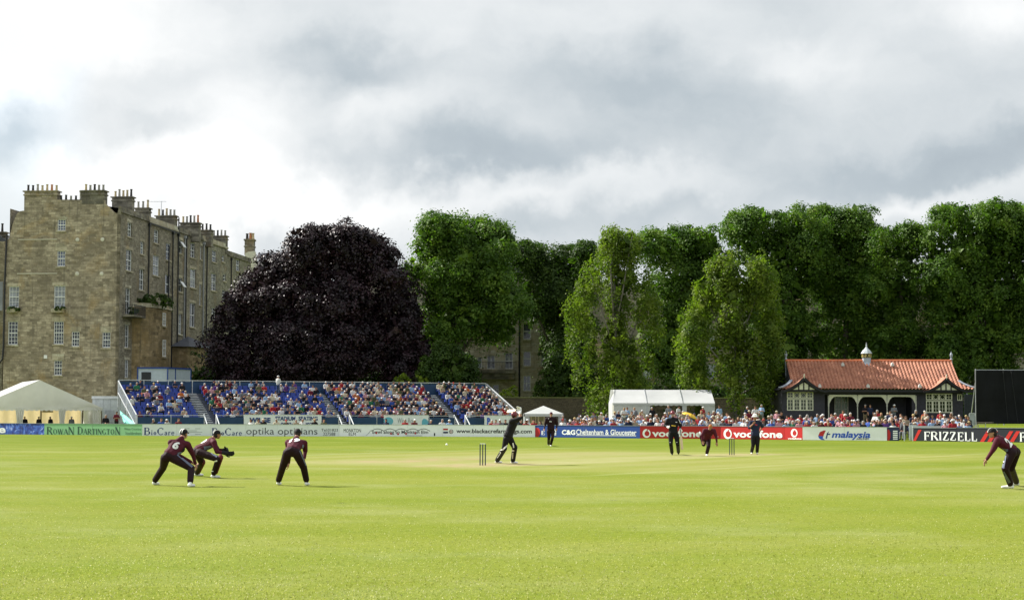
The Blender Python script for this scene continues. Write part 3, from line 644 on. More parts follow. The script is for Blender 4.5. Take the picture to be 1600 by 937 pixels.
# ================================================================== SIGHT SCREEN right
Y0 = 150.0; a = at(1526, 661, Y0); c = at(1700, 663, Y0); zt = at(1526, 578, Y0).z
ss = thing('sight_screen', (a.x, Y0, bank_z(a.x, Y0)), 'tall black cloth sight screen with long creases at the right edge', 'sight screen'); Lw = c.x-a.x; hh = zt-ss.location.z
BCL = mat('screen_black_cloth', (.004, .0045, .006), rough=.95, var=.5, scale=.8, bump=.8, bscale=1.2)
MB().add(*cloth_grid(lambda u, v: (Lw*u, .09*math.sin(u*34+math.sin(v*4))*(.3+.7*(1-v))+.03*math.sin(u*90), .12+(hh-.12)*v), 90, 10)).build('cloth', BCL, ss, smooth=True)
mb = MB()
for x in np.linspace(0, Lw, 5): mb.bar((x, .15, 0), (x, .15, hh+.1), .08); mb.bar((x, 2.2, 0), (x, .15, hh*.8), .06)
mb.bar((0, .15, hh+.02), (Lw, .15, hh+.02), .06); mb.build('frame', GALV, ss)
for q, dx in ((0, 2.15), (1, 2.95)): 
    MB().bar((dx-.16*q, -.12, hh), (dx+.35, -.13, .2), .045, .012).build('fold', mat('screen_worn_black', (.035, .036, .04), rough=.8), ss)
# dark fence panel and pale post left of it
p = at(1507, 640, 156); q = at(1527, 640, 156)
fp = thing('fence_panel', (p.x, 156, bank_z(p.x, 156)), 'dark slatted fence panel between pavilion and sight screen', 'fence'); mb = MB()
for i in range(8): mb.box(i*.137, i*.137+.125, 0, .03, 0, 2.55)
mb.build('slats', mat('fence_dark', (.018, .022, .03)), fp); MB().box(-.02, 1.12, .032, .07, .5, .6).box(-.02, 1.12, .032, .07, 2.0, 2.1).build('rails', mat('fence_dark', (.01, .012, .02)), fp)
p = at(1513, 669, 139)
lo_ = thing('crash_barrier', (p.x, 139, bank_z(p.x, 139)), 'grey metal seat frame leaning behind the dark lettered boards', 'barrier')
MB().bar((0, 0, 0), (.1, 0, 1.3), .06).bar((.1, 0, 1.3), (.5, 0, 1.32), .06).bar((.5, 0, 1.3), (.62, 0, 0), .06).bar((.05, 0, .75), (.6, 0, .2), .05).build('frame', GALV, lo_)
MB().box(.12, .5, .02, .03, .35, 1.28).build('mesh_panel', mat('barrier_grey', (.30, .33, .34)), lo_)
p = at(1405, 675, 137)
bf = thing('picket_rail', (bpt(1440).x, bpt(1440).y+1.3, .0), 'low white painted rail just behind the dark lettered boards', 'fence'); mb = MB()
for i in range(9): mb.box(i*.5-.35, i*.5-.29, 0, .05, 0, 1.05)
mb.box(-.35, 3.8, -.03, 0, .93, 1.05).build('rail', paint('rail_offwhite', (.5, .53, .52)), bf)
# white cabin and guard rail behind the left end of the stand
Yc = 170
p = at(144, 650, Yc); q = at(187, 650, Yc); zc = at(150, 618.5, Yc).z
cb = thing('portable_cabin', (p.x, Yc, 0), 'low white portable cabin between marquee and stand', 'cabin')
wc = q.x-p.x+1.5; mb = MB(); mb.box(0, wc, 0, 2.4, .15, zc-.25); mb.build('walls', mat('cabin_white', (.50, .53, .53), rough=.6), cb); MB().box(-.06, wc+.06, -.08, 2.5, zc-.25, zc).build('roof', mat('cabin_roof', (.62, .64, .64)), cb)
mb = MB()
for i in range(6): mb.box(.3+i*wc/6, .34+i*wc/6, -.02, -.003, .2, zc-.28)
mb.build('ribs', mat('cabin_rib', (.40, .43, .43)), cb); MB().box(1.2, 2.0, -.05, -.022, .2, 2.1).build('door', mat('cabin_door', (.36, .38, .40)), cb)
fr = thing('railing', (at(160, 650, 160).x, 160, 0), 'grey tubular railing between marquee and stand', 'railing'); mb = MB(); Lr = at(208, 650, 160).x-at(160, 650, 160).x
for x in np.linspace(0, Lr, 9): mb.bar((x, 0, 0), (x, 0, 1.15 if x > 0 else 2.3), .035)
mb.bar((0, 0, 1.15), (Lr, 0, 1.15), .05); mb.bar((0, 0, .6), (Lr, 0, .6), .035)
for x in (0, Lr*.45, Lr): mb.bar((x, .4, 0), (x, .4, 2.35), .04)
mb.bar((0, .4, 2.3), (Lr, .4, 2.3), .04); mb.build('rails', GALV, fr)
n0 = Vector((-33.9, 158.5, 0)); nt = thing('net', n0, 'pale turquoise debris net draped under the stand side rail', 'net')
fM = mat('net_turquoise', (.17, .46, .38), rough=.8, var=.12)
a_ = at(186, 640, 162); b1 = at(213, 662, 156.5); c1 = at(196, 664, 156.5)
MB().add(*cloth_grid(lambda u, v: tuple((Vector(a_)*(1-u)+Vector(b1)*u)*(1-v)+Vector(c1)*v*(.35+.65*u)+Vector(at(190, 652, 159))*v*(.65-.65*u)-n0+Vector((0, .10*math.sin(u*17+v*9), .05*math.sin(v*11)))), 18, 10)).build('net_cloth', fM, nt, smooth=True)
# grey and blue site cabin behind the stand
Yg = 180
p = at(215, 597, Yg); q = at(298, 600, Yg+4); z0 = 1.65+50*Yg/2900-.9; z1 = at(215, 573.5, Yg).z
pc = thing('site_cabin', (p.x, Yg, 0), 'grey flat roofed site cabin with blue trim above the stand', 'cabin', rz=.0)
mc = at(262, 590, Yg).x-p.x; qc = q.x-p.x; GC = mat('cabin_grey', (.36, .41, .46), rough=.6, var=.08); BC = mat('cabin_blue_trim', (.02, .05, .2)); DK = mat('cabin_opening', (.012, .014, .018), rough=.3)
mb = MB(); hgt = z1
mb.add([(0, 0, .4), (mc, 0, .4), (qc, 4, .4), (0, 6, .4), (0, 0, hgt-.12), (mc, 0, hgt-.12), (qc, 4, hgt-.12), (0, 6, hgt-.12)], [(0, 1, 5, 4), (1, 2, 6, 5), (2, 3, 7, 6), (3, 0, 4, 7), (4, 5, 6, 7)])
mb.build('walls', GC, pc)
mb = MB(); mb.bar((-.05, -.05, hgt-.06), (mc, -.05, hgt-.06), .14); mb.bar((mc, -.05, hgt-.06), (qc, 3.95, hgt-.06), .14)
for (x, y) in ((0, -.03), (mc, -.04), (mc+(qc-mc)*.33, 1.28), (qc, 3.96)): mb.bar((x, y, .4), (x, y, hgt-.13), .1)
mb.build('trim', BC, pc)
MB().box(at(221, 590, Yg).x-p.x, at(236, 590, Yg).x-p.x, -.04, .02, 2.8, at(225, 581, Yg).z).build('door', DK, pc)
for t in (.18, .62):
    x = mc+(qc-mc)*t; y = 4*t; MB(Matrix.Translation((x, y-.04, 0)) @ Matrix.Rotation(math.atan2(4, qc-mc), 4, 'Z')).box(0, .5, -.03, .0, 4.1, 5.0).build('window', DK, pc)
for (x0_, x1_, yy) in ((0.2, mc-.2, 1.0), (.2, mc-.2, 5.0)): MB().box(x0_, x1_, yy, yy+.2, 0, .4).build('footing', mat('footing_concrete', (.3, .3, .28)), pc)
# ================================================================== STONE
def stone_mat(name, c1, c2, c3, bw=.62, bh=.30, mort=(.20, .18, .12), rubble=False, stain=.6):
    mt, T, b = newmat(name); P = T.node('ShaderNodeTexCoord').outputs['Object']; x, y, z = T.sep(P)
    wob = T.math('MULTIPLY', T.math('SUBTRACT', T.noise(P, .9, 3), .5), .16)
    u = T.math('ADD', T.math('ADD', x, y), wob); vec = T.comb(u, T.math('ADD', z, T.math('MULTIPLY', wob, .4)), 0)
    def brick(w, h, sq, off):
        n = T.node('ShaderNodeTexBrick'); T.put(n.inputs['Vector'], T.vmath('ADD', vec, (off, off*.37, 0))); n.inputs['Color1'].default_value = (0, 0, 0, 1); n.inputs['Color2'].default_value = (1, 1, 1, 1); n.inputs['Mortar'].default_value = (.5, .5, .5, 1)
        n.inputs['Scale'].default_value = 1; n.inputs['Brick Width'].default_value = w; n.inputs['Row Height'].default_value = h; n.inputs['Mortar Size'].default_value = .014; n.inputs['Mortar Smooth'].default_value = .2
        n.squash = sq; n.squash_frequency = 3; n.offset = .43; return n
    b1 = brick(bw, bh, 1.5, 0); b2 = brick(bw*2.1, bh*2, .8, 5.3)
    k = T.math('ADD', T.math('MULTIPLY', b1.outputs[0], .58), T.math('MULTIPLY', b2.outputs[0], .30)); k = T.math('ADD', k, .06)
    k = T.math('ADD', k, T.math('MULTIPLY', T.math('SUBTRACT', T.noise(vec, 1.7, 4), .5), .7))
    col = T.ramp(k, [(.12, c3), (.42, c1), (.66, c2), (.92, tuple(min(.6, q*1.35) for q in c2))])
    big = T.noise(vec, .22, 5, .65, .5); col = T.mix(T.rng(big, .42, .66, 0, stain), col, tuple(q*.5 for q in c1))
    bl = T.noise(T.vmath('MULTIPLY', vec, (1, 1.9, 1)), .95, 5, .7, .6); col = T.mix(T.rng(bl, .52, .66, 0, .62), col, tuple(q*.42 for q in c1)); pl = T.noise(T.vmath('MULTIPLY', vec, (1, 1.5, 1)), 1.6, 4, .7); col = T.mix(T.rng(pl, .56, .70, 0, .6), col, tuple(min(.6, q*1.35) for q in c2))
    warm = T.noise(vec, .31, 4, .6, .8); col = T.mix(T.rng(warm, .52, .68, 0, .45), col, (.40, .27, .11))
    streak = T.noise(T.comb(T.math('MULTIPLY', u, 2.4), T.math('MULTIPLY', z, .16), 0), 1, 4, .6); col = T.mix(T.rng(streak, .54, .74, 0, .5), col, (.07, .065, .055))
    f = T.math('MULTIPLY', b1.outputs[1], .6); col = T.mix(f, col, mort)
    sm = T.noise(vec, 6 if not rubble else 4, 5, .7); col = T.mix(T.rng(sm, .3, .7, 0, .35 if not rubble else .6), col, tuple(q*.55 for q in c1))
    T.l.new(col, b.inputs['Base Color']); b.inputs['Roughness'].default_value = .9; b.inputs['Specular IOR Level'].default_value = .15
    bn = T.node('ShaderNodeBump'); bn.inputs['Strength'].default_value = .5; bn.inputs['Distance'].default_value = .05; T.put(bn.inputs['Height'], T.math('SUBTRACT', T.math('MULTIPLY', sm, .5), T.math('MULTIPLY', b1.outputs[1], .8))); T.l.new(bn.outputs[0], b.inputs['Normal'])
    return mt
ST_G = stone_mat('gable_ashlar', (.315, .266, .192), (.415, .357, .265), (.172, .147, .108), bw=.50, bh=.25)
ST_S = stone_mat('side_rubble', (.27, .24, .175), (.36, .325, .25), (.15, .133, .10), bw=.34, bh=.16, rubble=True)
ST_S2 = stone_mat('side_rubble_grey', (.25, .235, .18), (.34, .32, .25), (.14, .13, .10), bw=.36, bh=.17, rubble=True)
ST_B = stone_mat('bow_ashlar', (.29, .215, .11), (.36, .275, .155), (.13, .10, .06), bw=.7, bh=.32, stain=.9)
ST_D = stone_mat('chimney_stone', (.17, .155, .125), (.26, .24, .19), (.085, .08, .065))
ST_P = stone_mat('pale_dressing', (.44, .39, .28), (.50, .45, .34), (.30, .27, .2), bw=1.4, bh=.5, stain=.3)
SLATE = mat('roof_slate', (.055, .06, .075), rough=.55, var=.35, scale=2.2); POTB = mat('pot_buff', (.42, .34, .20), rough=.8, var=.25, scale=2); POTT = mat('pot_terracotta', (.40, .17, .07), rough=.8, var=.2); POTD = mat('pot_black', (.04, .038, .036), rough=.8); POTG = mat('pot_grey', (.28, .27, .24), rough=.8)
WFR = mat('window_white', (.70, .71, .70), rough=.5, var=.05); PIPE = mat('pipe_black', (.015, .016, .018), rough=.5); LEAD = mat('lead_grey', (.30, .33, .38), rough=.5, var=.15); IRON = mat('iron_dark', (.02, .022, .028), rough=.6)
def glass(name, c, rough=.08, spec=.55):
    mt, T, b = newmat(name); b.inputs['Roughness'].default_value = rough; b.inputs['Specular IOR Level'].default_value = spec
    n = T.noise(T.node('ShaderNodeTexCoord').outputs['Object'], .9, 3); T.l.new(T.mix(T.rng(n, .35, .65, 0, .6), c, tuple(q*.4 for q in c)), b.inputs['Base Color']); return mt
GL = glass('window_glass', (.045, .055, .07)); GLC = glass('glass_over_net_curtain', (.30, .32, .36), .25, .4); GLV = glass('glass_bluish', (.12, .14, .22), .1)
class Face:
    """a vertical wall plane of a thing; origin o (local xy), running along unit direction u (local), outward normal = right of u"""
    def __init__(s, root, o, u):
        s.root = root; s.o = Vector((*o, 0)); s.u = Vector((*u, 0)).normalized(); s.n = Vector((s.u.y, -s.u.x, 0))
        M = Matrix((( s.u.x, -s.n.x, 0, s.o.x), (s.u.y, -s.n.y, 0, s.o.y), (0, 0, 1, 0), (0, 0, 0, 1))); s.M = M
        s.W = frame(root) @ M; s.Wi = s.W.inverted(); s.nw = s.W.to_3x3() @ Vector((0, -1, 0))
    def loc(s, px, py): return s.Wi @ onplane(px, py, s.W.translation, s.nw)
    def rect(s, x0, y0, x1, y1):
        a = s.loc(x0, y1); b = s.loc(x1, y0); return (a.x, b.x, a.z, b.z)
def window(Fc, r, parent, rows=4, cols=3, gl=None, sill=True, lintel=None, depth=.16, bar=.035, arch=False, mid=True):
    x0, x1, z0, z1 = r; mb = MB(Fc.M); f = .07; d = depth
    mb.box(x0, x0+f, d-.05, d+.02, z0, z1).box(x1-f, x1, d-.05, d+.02, z0, z1).box(x0+f, x1-f, d-.05, d+.02, z1-f, z1).box(x0+f, x1-f, d-.05, d+.02, z0, z0+f*1.2)
    if mid: mb.box(x0+f, x1-f, d-.055, d+.018, (z0+z1)/2-.04, (z0+z1)/2+.04)
    for i in range(1, cols): x = x0+(x1-x0)*i/cols; mb.box(x-bar/2, x+bar/2, d-.035, d+.012, z0+f, z1-f)
    for j in range(1, rows):
        z = z0+(z1-z0)*j/rows
        if mid and j*2 == rows: continue
        mb.box(x0+f, x1-f, d-.03, d+.008, z-bar/2, z+bar/2)
    w = mb.build('window', WFR, parent)
    MB(Fc.M).add([(x0, d+.03, z0), (x1, d+.03, z0), (x1, d+.03, z1), (x0, d+.03, z1)], [(0, 1, 2, 3)]).build('pane', gl or GL, w)
    if sill: MB(Fc.M).box(x0-.12, x1+.12, -.12, .05, z0-.16, z0-.003).build('sill', ST_P, w)
    if lintel: MB(Fc.M).box(x0-.18, x1+.18, -.012, .03, z1+.002, z1+lintel).build('lintel', ST_P, w)
    return w
def pots(parent, M, xs, y, z, h=.75, mats_=None, r=.13):
    for i, x in enumerate(xs):
        hh = h*random.uniform(.85, 1.15); m_ = (mats_ or [POTB, POTG, POTD, POTT, POTB])[i % len(mats_ or [0]*5)]
        mb = MB(M); mb.lathe((x, y, z), [(r*1.1, 0), (r*.95, hh*.3), (r*.8, hh*.85), (r*1.05, hh*.88), (r*1.05, hh), (r*.7, hh)], 8); mb.build('chimney_pot', m_, parent, smooth=False)
def stack(root, M, x0, x1, y0, y1, z0, z1, potxs, mt=ST_D, poth=.75, cap=.14, pm=None, along='x'):
    mb = MB(M); mb.box(x0, x1, y0, y1, z0, z1-.5); mb.box(x0-cap*.6, x1+cap*.6, y0-cap*.6, y1+cap*.6, z1-.5, z1-.36); mb.box(x0, x1, y0, y1, z1-.36, z1-.12); mb.box(x0-cap, x1+cap, y0-cap, y1+cap, z1-.12, z1)
    c = mb.build('chimney', mt, root)
    if along == 'x': pots(c, M, potxs, (y0+y1)/2, z1, poth, pm)
    else:
        for i, y in enumerate(potxs): pots(c, M, [(x0+x1)/2], y, z1, poth, [(pm or [POTB, POTG, POTD])[i % len(pm or [0]*3)]])
    return c
# ---- end house of the terrace: gable to the camera, side to the ground
TB = thing('end_terrace_house', (-39.2, 185, 0), 'tall stone end house of the terrace with tie plates on its broad gable wall', 'house', rz=math.atan2(-.107, .994))
FG = Face(TB, (0, 0), (1, 0)); FS = Face(TB, (0, 0), (0, 1))
def gp(px, py): q = FG.loc(px, py); return (q.x, q.z)
outl = [(-11.9, -.2), (-.002, -.2)]
up = [(183.5, 336), (178, 331.5), (164, 318), (163.2, 312.5), (127, 312.5), (90, 312.2), (37.4, 329), (31, 330), (25, 336), (19, 352), (14.5, 372)]
poly = outl+[gp(*p) for p in up]; poly[2] = (-.002, gp(183, 336)[1])
q = gp(12, 372); poly.append((-11.9, q[1]-.3))
gw = [(89.5, 342.5, 102.5, 360.5, 4, 3, GLV), (89, 391.5, 102, 416, 4, 3, GLV), (13.5, 447, 30, 480, 4, 3, GLC), (84, 446, 102, 481, 4, 3, GLC), (12, 501.5, 28, 538.5, 6, 3, GL), (83.5, 501.5, 99.5, 537.5, 6, 4, GL), (111.5, 517.5, 124, 541, 4, 3, GL), (159.5, 518.5, 172.5, 543, 4, 3, GL), (84, 562.5, 97, 586, 4, 3, GL)]
rs = [FG.rect(*w[:4]) for w in gw]
mb = MB(FG.M); mb.wall(poly, rs, .4); mb.build('gable_wall', ST_G, TB)
for i, (w, r) in enumerate(zip(gw, rs)): window(FG, r, TB, w[4], w[5], w[6], lintel=(.30, .42, .3, .3, .4, .4, .45, .55, .62)[i])
# blind recess, strings, tie plates, small box
r = FG.rect(87, 379.5, 104, 389); MB(FG.M).box(r[0], r[1], -.03, -.004, r[2]+.45, r[3]).box(r[0], r[1], -.016, -.004, r[2], r[2]+.44).build('blind_lintel', ST_P, TB)
for y in (374.2, 427.3): r = FG.rect(28.5 if y < 400 else 27, y-.9, 89.5, y+.9); MB(FG.M).box(r[0], r[1], -.06, -.004, r[2], r[3]).build('string_course', mat('pale_string', (.50, .47, .38)), TB)
for px, py in ((121, 374.5), (160, 374), (120.5, 427.5), (158.8, 427.5)):
    c = FG.loc(px, py); mb = MB(FG.M @ Matrix.Translation((c.x, 0, c.z)) @ Matrix.Rotation(R(90), 4, 'X')); mb.lathe((0, 0, 0), [(.20, .0), (.20, .03), (.12, .06), (.05, .07)], 16); mb.build('tie_plate', mat('tie_plate_pale', (.52, .50, .42)), TB)
r = FG.rect(69, 554.5, 74, 560); MB(FG.M).box(r[0], r[1], -.1, -.004, r[2], r[3]).build('vent_box', WFR, TB)
for px, w in ((21.5, 17), (93, 19)):
    r = FG.rect(px-w/2+(0 if px < 50 else -2), 482.5, px+w/2-1, 489); MB(FG.M).box(r[0], r[1], -.42, -.14, r[2]+.05, r[3]).build('window_box', ST_P, TB)
# chimneys on the gable
def gl3(px, py): q = FG.loc(px, py); return q
a = FG.rect(37.5, 297.5, 89, 330); c1 = stack(TB, FG.M, a[0], a[1], .004, 1.0, a[2]+.1, a[3], [a[0]+.22+(a[1]-a[0]-.44)*i/6 for i in range(7)], ST_G, .68, pm=[POTD, POTD, POTG, POTB, POTB, POTT, POTB])
a = FG.rect(127.5, 297, 162.5, 316); stack(TB, FG.M, a[0], a[1], -.02, 1.1, a[2]-.2, a[3], [a[0]+.25+(a[1]-a[0]-.5)*i/4 for i in range(5)], ST_D, .68, pm=[POTB, POTG, POTD, POTG, POTG])
a = FG.rect(90.5, 311.5, 126, 314); cc = MB(FG.M).box(a[0], a[1], .1, .9, a[2]-.5, a[3]).build('chimney', ST_D, TB); pots(cc, FG.M, [a[0]+.15+(a[1]-a[0]-.3)*i/4 for i in range(5)], .5, a[3]-.02, .5, [POTD, POTD, POTG, POTD, POTG]); 
MB(FG.M).lathe((FG.loc(123, 300).x, .6, a[3]), [(.11, 0), (.11, .8), (.17, .82), (.17, .95)], 10).build('flue', POTG, TB)
# side facade: (t = distance along it). t for a photo column:
def ft(px, py=400): return FS.loc(px, py).x
ZC = 21.9
SEG = [(0, ft(231.5)), (ft(231.5), ft(277.5)), (ft(277.5), ft(316)), (ft(316), ft(355)), (ft(355), ft(392))]
segroot = [TB]; labels = ['', 'stone terraced house next to the end house, with a planted bow balcony', 'narrow stained terraced house with open casements and several pipes', 'grey rubble terraced house left of the lower last house', 'lower last terraced house before the purple beech']
for i in range(1, 5):
    o = TB.matrix_basis if False else frame(TB) @ Vector((0, SEG[i][0], 0)); segroot.append(thing('terraced_house', o, labels[i], 'house', 'houses of the stone terrace', TB.rotation_euler.z))
FW = [ # px rects on the side facade, seg, rows, cols, glass
 (0, 199.5, 347.5, 206, 370, 4, 2, GL), (0, 219.5, 377.5, 225, 397, 4, 2, GLV), (0, 197, 390, 206.5, 423, 4, 2, GL), (0, 217.5, 420, 225, 453, 4, 2, GL), (0, 196, 450, 204, 491, 4, 2, GL), (0, 195, 507, 202, 543, 4, 2, GL), (0, 195, 562, 201.5, 590, 4, 2, GLC),
 (1, 240.5, 358.5, 248, 380, 3, 2, GL), (1, 259.5, 380, 267, 406.5, 4, 2, GLV), (1, 239, 399, 249, 430.5, 4, 2, GLC), (1, 258, 429, 266.5, 459, 2, 1, GL), 
 (2, 279, 375, 285, 396, 2, 1, GL), (2, 297.5, 379, 305, 402.5, 4, 2, GL), (2, 279.5, 434, 284.5, 456, 2, 1, GL), (2, 297, 420, 306, 449.5, 5, 3, GLC), (2, 296.5, 473, 305, 511, 2, 2, GL), (2, 279, 490, 284, 522, 4, 2, GLC), (2, 313, 384, 317.5, 406, 4, 2, GL), (2, 311.5, 444, 318, 477, 4, 2, GLC),
 (3, 331.5, 391, 338, 409.5, 4, 2, GLV), (3, 346.5, 398, 350.5, 409, 2, 1, GL), (3, 330, 427, 338, 454, 5, 2, GL), (3, 348.5, 428, 353, 439, 2, 1, GL), (3, 347, 452, 352, 472, 4, 1, GL), (3, 330.5, 480, 337, 500, 4, 2, GL),
 (4, 369, 405, 374.5, 423.5, 4, 2, GLV), (4, 370, 442, 376, 462, 4, 2, GL)]
for i, ((t0, t1), root) in enumerate(zip(SEG, segroot)):
    Fc = FS if i == 0 else Face(root, (0, 0), (0, 1)); Lt = t1-t0; zc = ZC if i < 4 else ZC-.75
    mine = [w for w in FW if w[0] == i]; rr = []
    for w in mine:
        r = list(Fc.rect(*w[1:5])); 
        a_ = Fc.loc(w[1], (w[2]+w[4])/2).x; b_ = Fc.loc(w[3], (w[2]+w[4])/2).x; mid = (w[1]+w[3])/2
        r = (max(.25, a_), min(Lt-.2, b_), Fc.loc(mid, w[4]).z, Fc.loc(mid, w[2]).z); rr.append(r)
    x00 = .41 if i == 0 else 0
    mb = MB(Fc.M); mb.wall([(0, -.2), (Lt, -.2), (Lt, zc), (0, zc)], rr, .35); mb.build('wall', (ST_S, ST_S, ST_S, ST_S2, ST_S2)[i], root)
    for w, r in zip(mine, rr): window(Fc, r, root, w[5], w[6], w[7], lintel=.3 if i in (0, 2) else None)
    mb = MB(Fc.M); mb.box(.002, Lt-.002, -.16, .3, zc+.003, zc+.22).box(.002, Lt-.002, -.06, .25, zc+.222, zc+.62); mb.build('parapet', ST_P if i % 2 else ST_D, root)
    # roof: slope from parapet back to the ridge
    mb = MB(Fc.M); zr = zc+.5; rh = .55 if i == 0 else 1.2; x0r = .5 if i == 0 else 0; mb.add([(x0r, .3, zr), (Lt, .3, zr), (Lt, 3.6, zr+rh), (x0r, 3.6, zr+rh), (Lt, 11.4, zr-1.5), (x0r, 11.4, zr-1.5)], [(0, 1, 2, 3), (3, 2, 4, 5)]); mb.build('roof', SLATE, root)
    MB(Fc.M).add([(0, 11.5, 0), (Lt, 11.5, 0), (Lt, 11.5, zr), (0, 11.5, zr)], [(0, 1, 2, 3)]).build('rear_wall', ST_S, root)
    # pipes
    for px in ((231.8,), (268.5, 277.3), (287.5, 289.8), (317, 322.3), (360.5,))[i]:
        t = Fc.loc(px, 400).x; t = min(max(t, .1), Lt-.1); mb = MB(Fc.M); mb.tube([(t, -.12, zc-.35 if px != 277.3 else zc+1.6), (t, -.12, .3)], .075, 8); mb.box(t-.16, t+.16, -.26, -.02, zc-.45, zc-.15); mb.build('drainpipe', PIPE if px not in (287.5, 317) else mat('pipe_grey', (.30, .31, .32)), root)
    if i in (0, 1): MB(Fc.M).bar((.2 if i else Lt-.3, -.2, zc-.12), (Lt-.2 if i else Lt-.05, -.2, zc-.16), .1).build('gutter', PIPE, root)
# end of the last house
lr = segroot[4]; Lt = SEG[4][1]-SEG[4][0]; fe = Face(lr, (0, Lt), (-1, 0))
MB(fe.M).box(0, 11, .003, .3, 0, ZC-.6).build('end_wall', ST_S2, lr)
MB(fe.M).prism([(.3, ZC-.6), (8.9, ZC-.6), (4.6, ZC+1.3)], .0, .3).build('end_gable', ST_S2, lr)
# ridge chimneys (photo columns, top rows)
def rstack(i, pxa, pxb, ytop, npots, back=4.2, wide=None, mt=ST_D, ph=.8, pm=None):
    Fc = Face(segroot[i], (0, 0), (0, 1)) if i else FS; M = Fc.M; Wp = Fc.W @ Vector((0, back, 0))
    pa = Fc.Wi @ onplane(pxa, ytop, Wp, Fc.nw); pb = Fc.Wi @ onplane(pxb, ytop, Wp, Fc.nw); z = (pa.z+pb.z)/2
    # stacks stand across the ridge: their broad side faces the camera
    w = 3.0*(pxb-pxa)/38 if wide is None else wide; t = pa.x+.2; n = npots
    stack(segroot[i], M, t, t+.95, back-w*.5, back+w*.5, ZC-.4, z, [back-w*.5+.25+(w-.5)*k/max(1, n-1) for k in range(n)], mt, ph, along='y', pm=pm)
# across-the-terrace stacks: local y of Face = into the house, i.e. to the left in the photo
def xstack(i, pxc, ytop, wpx, npots, t_, mt=ST_D, ph=.72, pm=None, th=.95):
    Fc = Face(segroot[i], (0, 0), (0, 1)) if i else FS
    p0 = Fc.W @ Vector((t_, 0, 0)); nrm = Fc.W.to_3x3() @ Vector((-1, 0, 0))
    a = Fc.Wi @ onplane(pxc-wpx/2, ytop, p0, nrm); b_ = Fc.Wi @ onplane(pxc+wpx/2, ytop, p0, nrm); ya, yb = sorted((a.y, b_.y)); z = (a.z+b_.z)/2
    stack(segroot[i], Fc.M, t_, t_+th, ya, yb, ZC-.6, z, [ya+.22+(yb-ya-.44)*k/max(1, npots-1) for k in range(npots)], mt, ph, along='y', pm=pm)
xstack(0, 190.5, 307, 31, 5, SEG[0][1]-1.2, pm=[POTD, POTB, POTB, POTG, POTB]); xstack(1, 221.5, 324.5, 21, 3, 3.2, ph=.8, pm=[POTB, POTG, POTG])
xstack(1, 258.5, 336.5, 30, 5, SEG[1][1]-SEG[1][0]-1.0, pm=[POTG, POTG, POTB, POTD, POTB], ph=.75); xstack(2, 296, 347.5, 29, 5, 5, pm=[POTT, POTG, POTD, POTG, POTB], ph=.85)
xstack(3, 321, 359, 18, 3, 1.2, pm=[POTD, POTD, POTD], ph=.75); xstack(3, 341.5, 368, 23, 4, SEG[3][1]-SEG[3][0]-1.0, pm=[POTG, POTG, POTD, POTG], ph=.72)
Fc = Face(segroot[1], (0, 0), (0, 1)); q = Fc.Wi @ onplane(252, 330, Fc.W @ Vector((0, 3.4, 0)), Fc.nw)
mb = MB(Fc.M); mb.bar((q.x, 3.4, q.z-1), (q.x, 3.4, q.z+1.15), .05); mb.bar((q.x, 2.8, q.z+1.1), (q.x, 4.9, q.z+1.1), .03)
for k in range(6): mb.bar((q.x-.3, 3+k*.3, q.z+1.1), (q.x+.3, 3+k*.3, q.z+1.1), .02)
mb.build('aerial', GALV, segroot[1])
# open casements
for px, py in ((283, 378), (283, 440)):
    Fc = Face(segroot[2], (0, 0), (0, 1)); c = Fc.loc(px, py); MB(Fc.M @ Matrix.Translation((c.x, -.05, c.z)) @ Matrix.Rotation(-.6, 4, 'X')).box(-.5, .5, -.03, .03, -.75, 0).build('open_casement', WFR, segroot[2])
# bow on the second house, planted top
def polybay(root, pts, z0, z1, mt, name='bow_wall'):
    n = len(pts); mb = MB(); mb.add([(x, y, z0) for x, y in pts]+[(x, y, z1) for x, y in pts], [(i, i+1, i+1+n, i+n) for i in range(n-1)]+[tuple(n+i for i in range(n))]); return mb.build(name, mt, root)
nb = 9; bt0, bt1 = 4.2, 14.4
bw = [(1.95*math.sin(math.pi*k/nb)**.75, bt0+(bt1-bt0)*(.5-.5*math.cos(math.pi*k/nb))) for k in range(nb+1)]
zb = onplane(230, 478, FS.W @ Vector((6, -1.9, 0)), FS.nw).z
polybay(TB, bw, -.2, zb, ST_B); polybay(TB, [(x*1.06+.02, bt0+(y-bt0)*1.0) for x, y in bw], zb+.003, zb+.42, ST_P, 'bow_cornice')
FB = Face(TB, (1.97, 6.5), (0, 1)); 
for (x0, y0, x1, y1) in ((254.5, 489, 259.5, 509), (254.5, 531, 259.5, 557)):
    a = FB.loc(x0, (y0+y1)/2).x; b_ = FB.loc(x1, (y0+y1)/2).x; z0_ = FB.loc((x0+x1)/2, y1).z; z1_ = FB.loc((x0+x1)/2, y0).z
    window(FB, (a, a+1.0, z0_, z1_), TB, 4, 2, GL, depth=.02)
MB(FS.M).tube([(15.6, -.35, 20), (15.6, -.35, .3)], .08, 8).build('drainpipe', PIPE, TB)
# small iron balcony near the corner
FSl = lambda px, py: FS.loc(px, py)
zbl = FS.loc(200, 493).z; mb = MB(FS.M); mb.box(.9, 4.6, -1.3, -.003, zbl-.18, zbl); mb.build('balcony_slab', ST_D, TB)
mb = MB(FS.M)
for k in range(20): mb.bar((.9+3.7*k/19, -1.25, zbl), (.9+3.7*k/19, -1.25, zbl+1), .03)
for k in range(6): mb.bar((.93, -.1-1.15*k/5, zbl), (.93, -.1-1.15*k/5, zbl+1), .03)
mb.bar((.9, -1.25, zbl+1), (4.6, -1.25, zbl+1), .05).bar((.93, -1.25, zbl+1), (.93, 0, zbl+1), .05); mb.build('balcony_railing', IRON, TB)
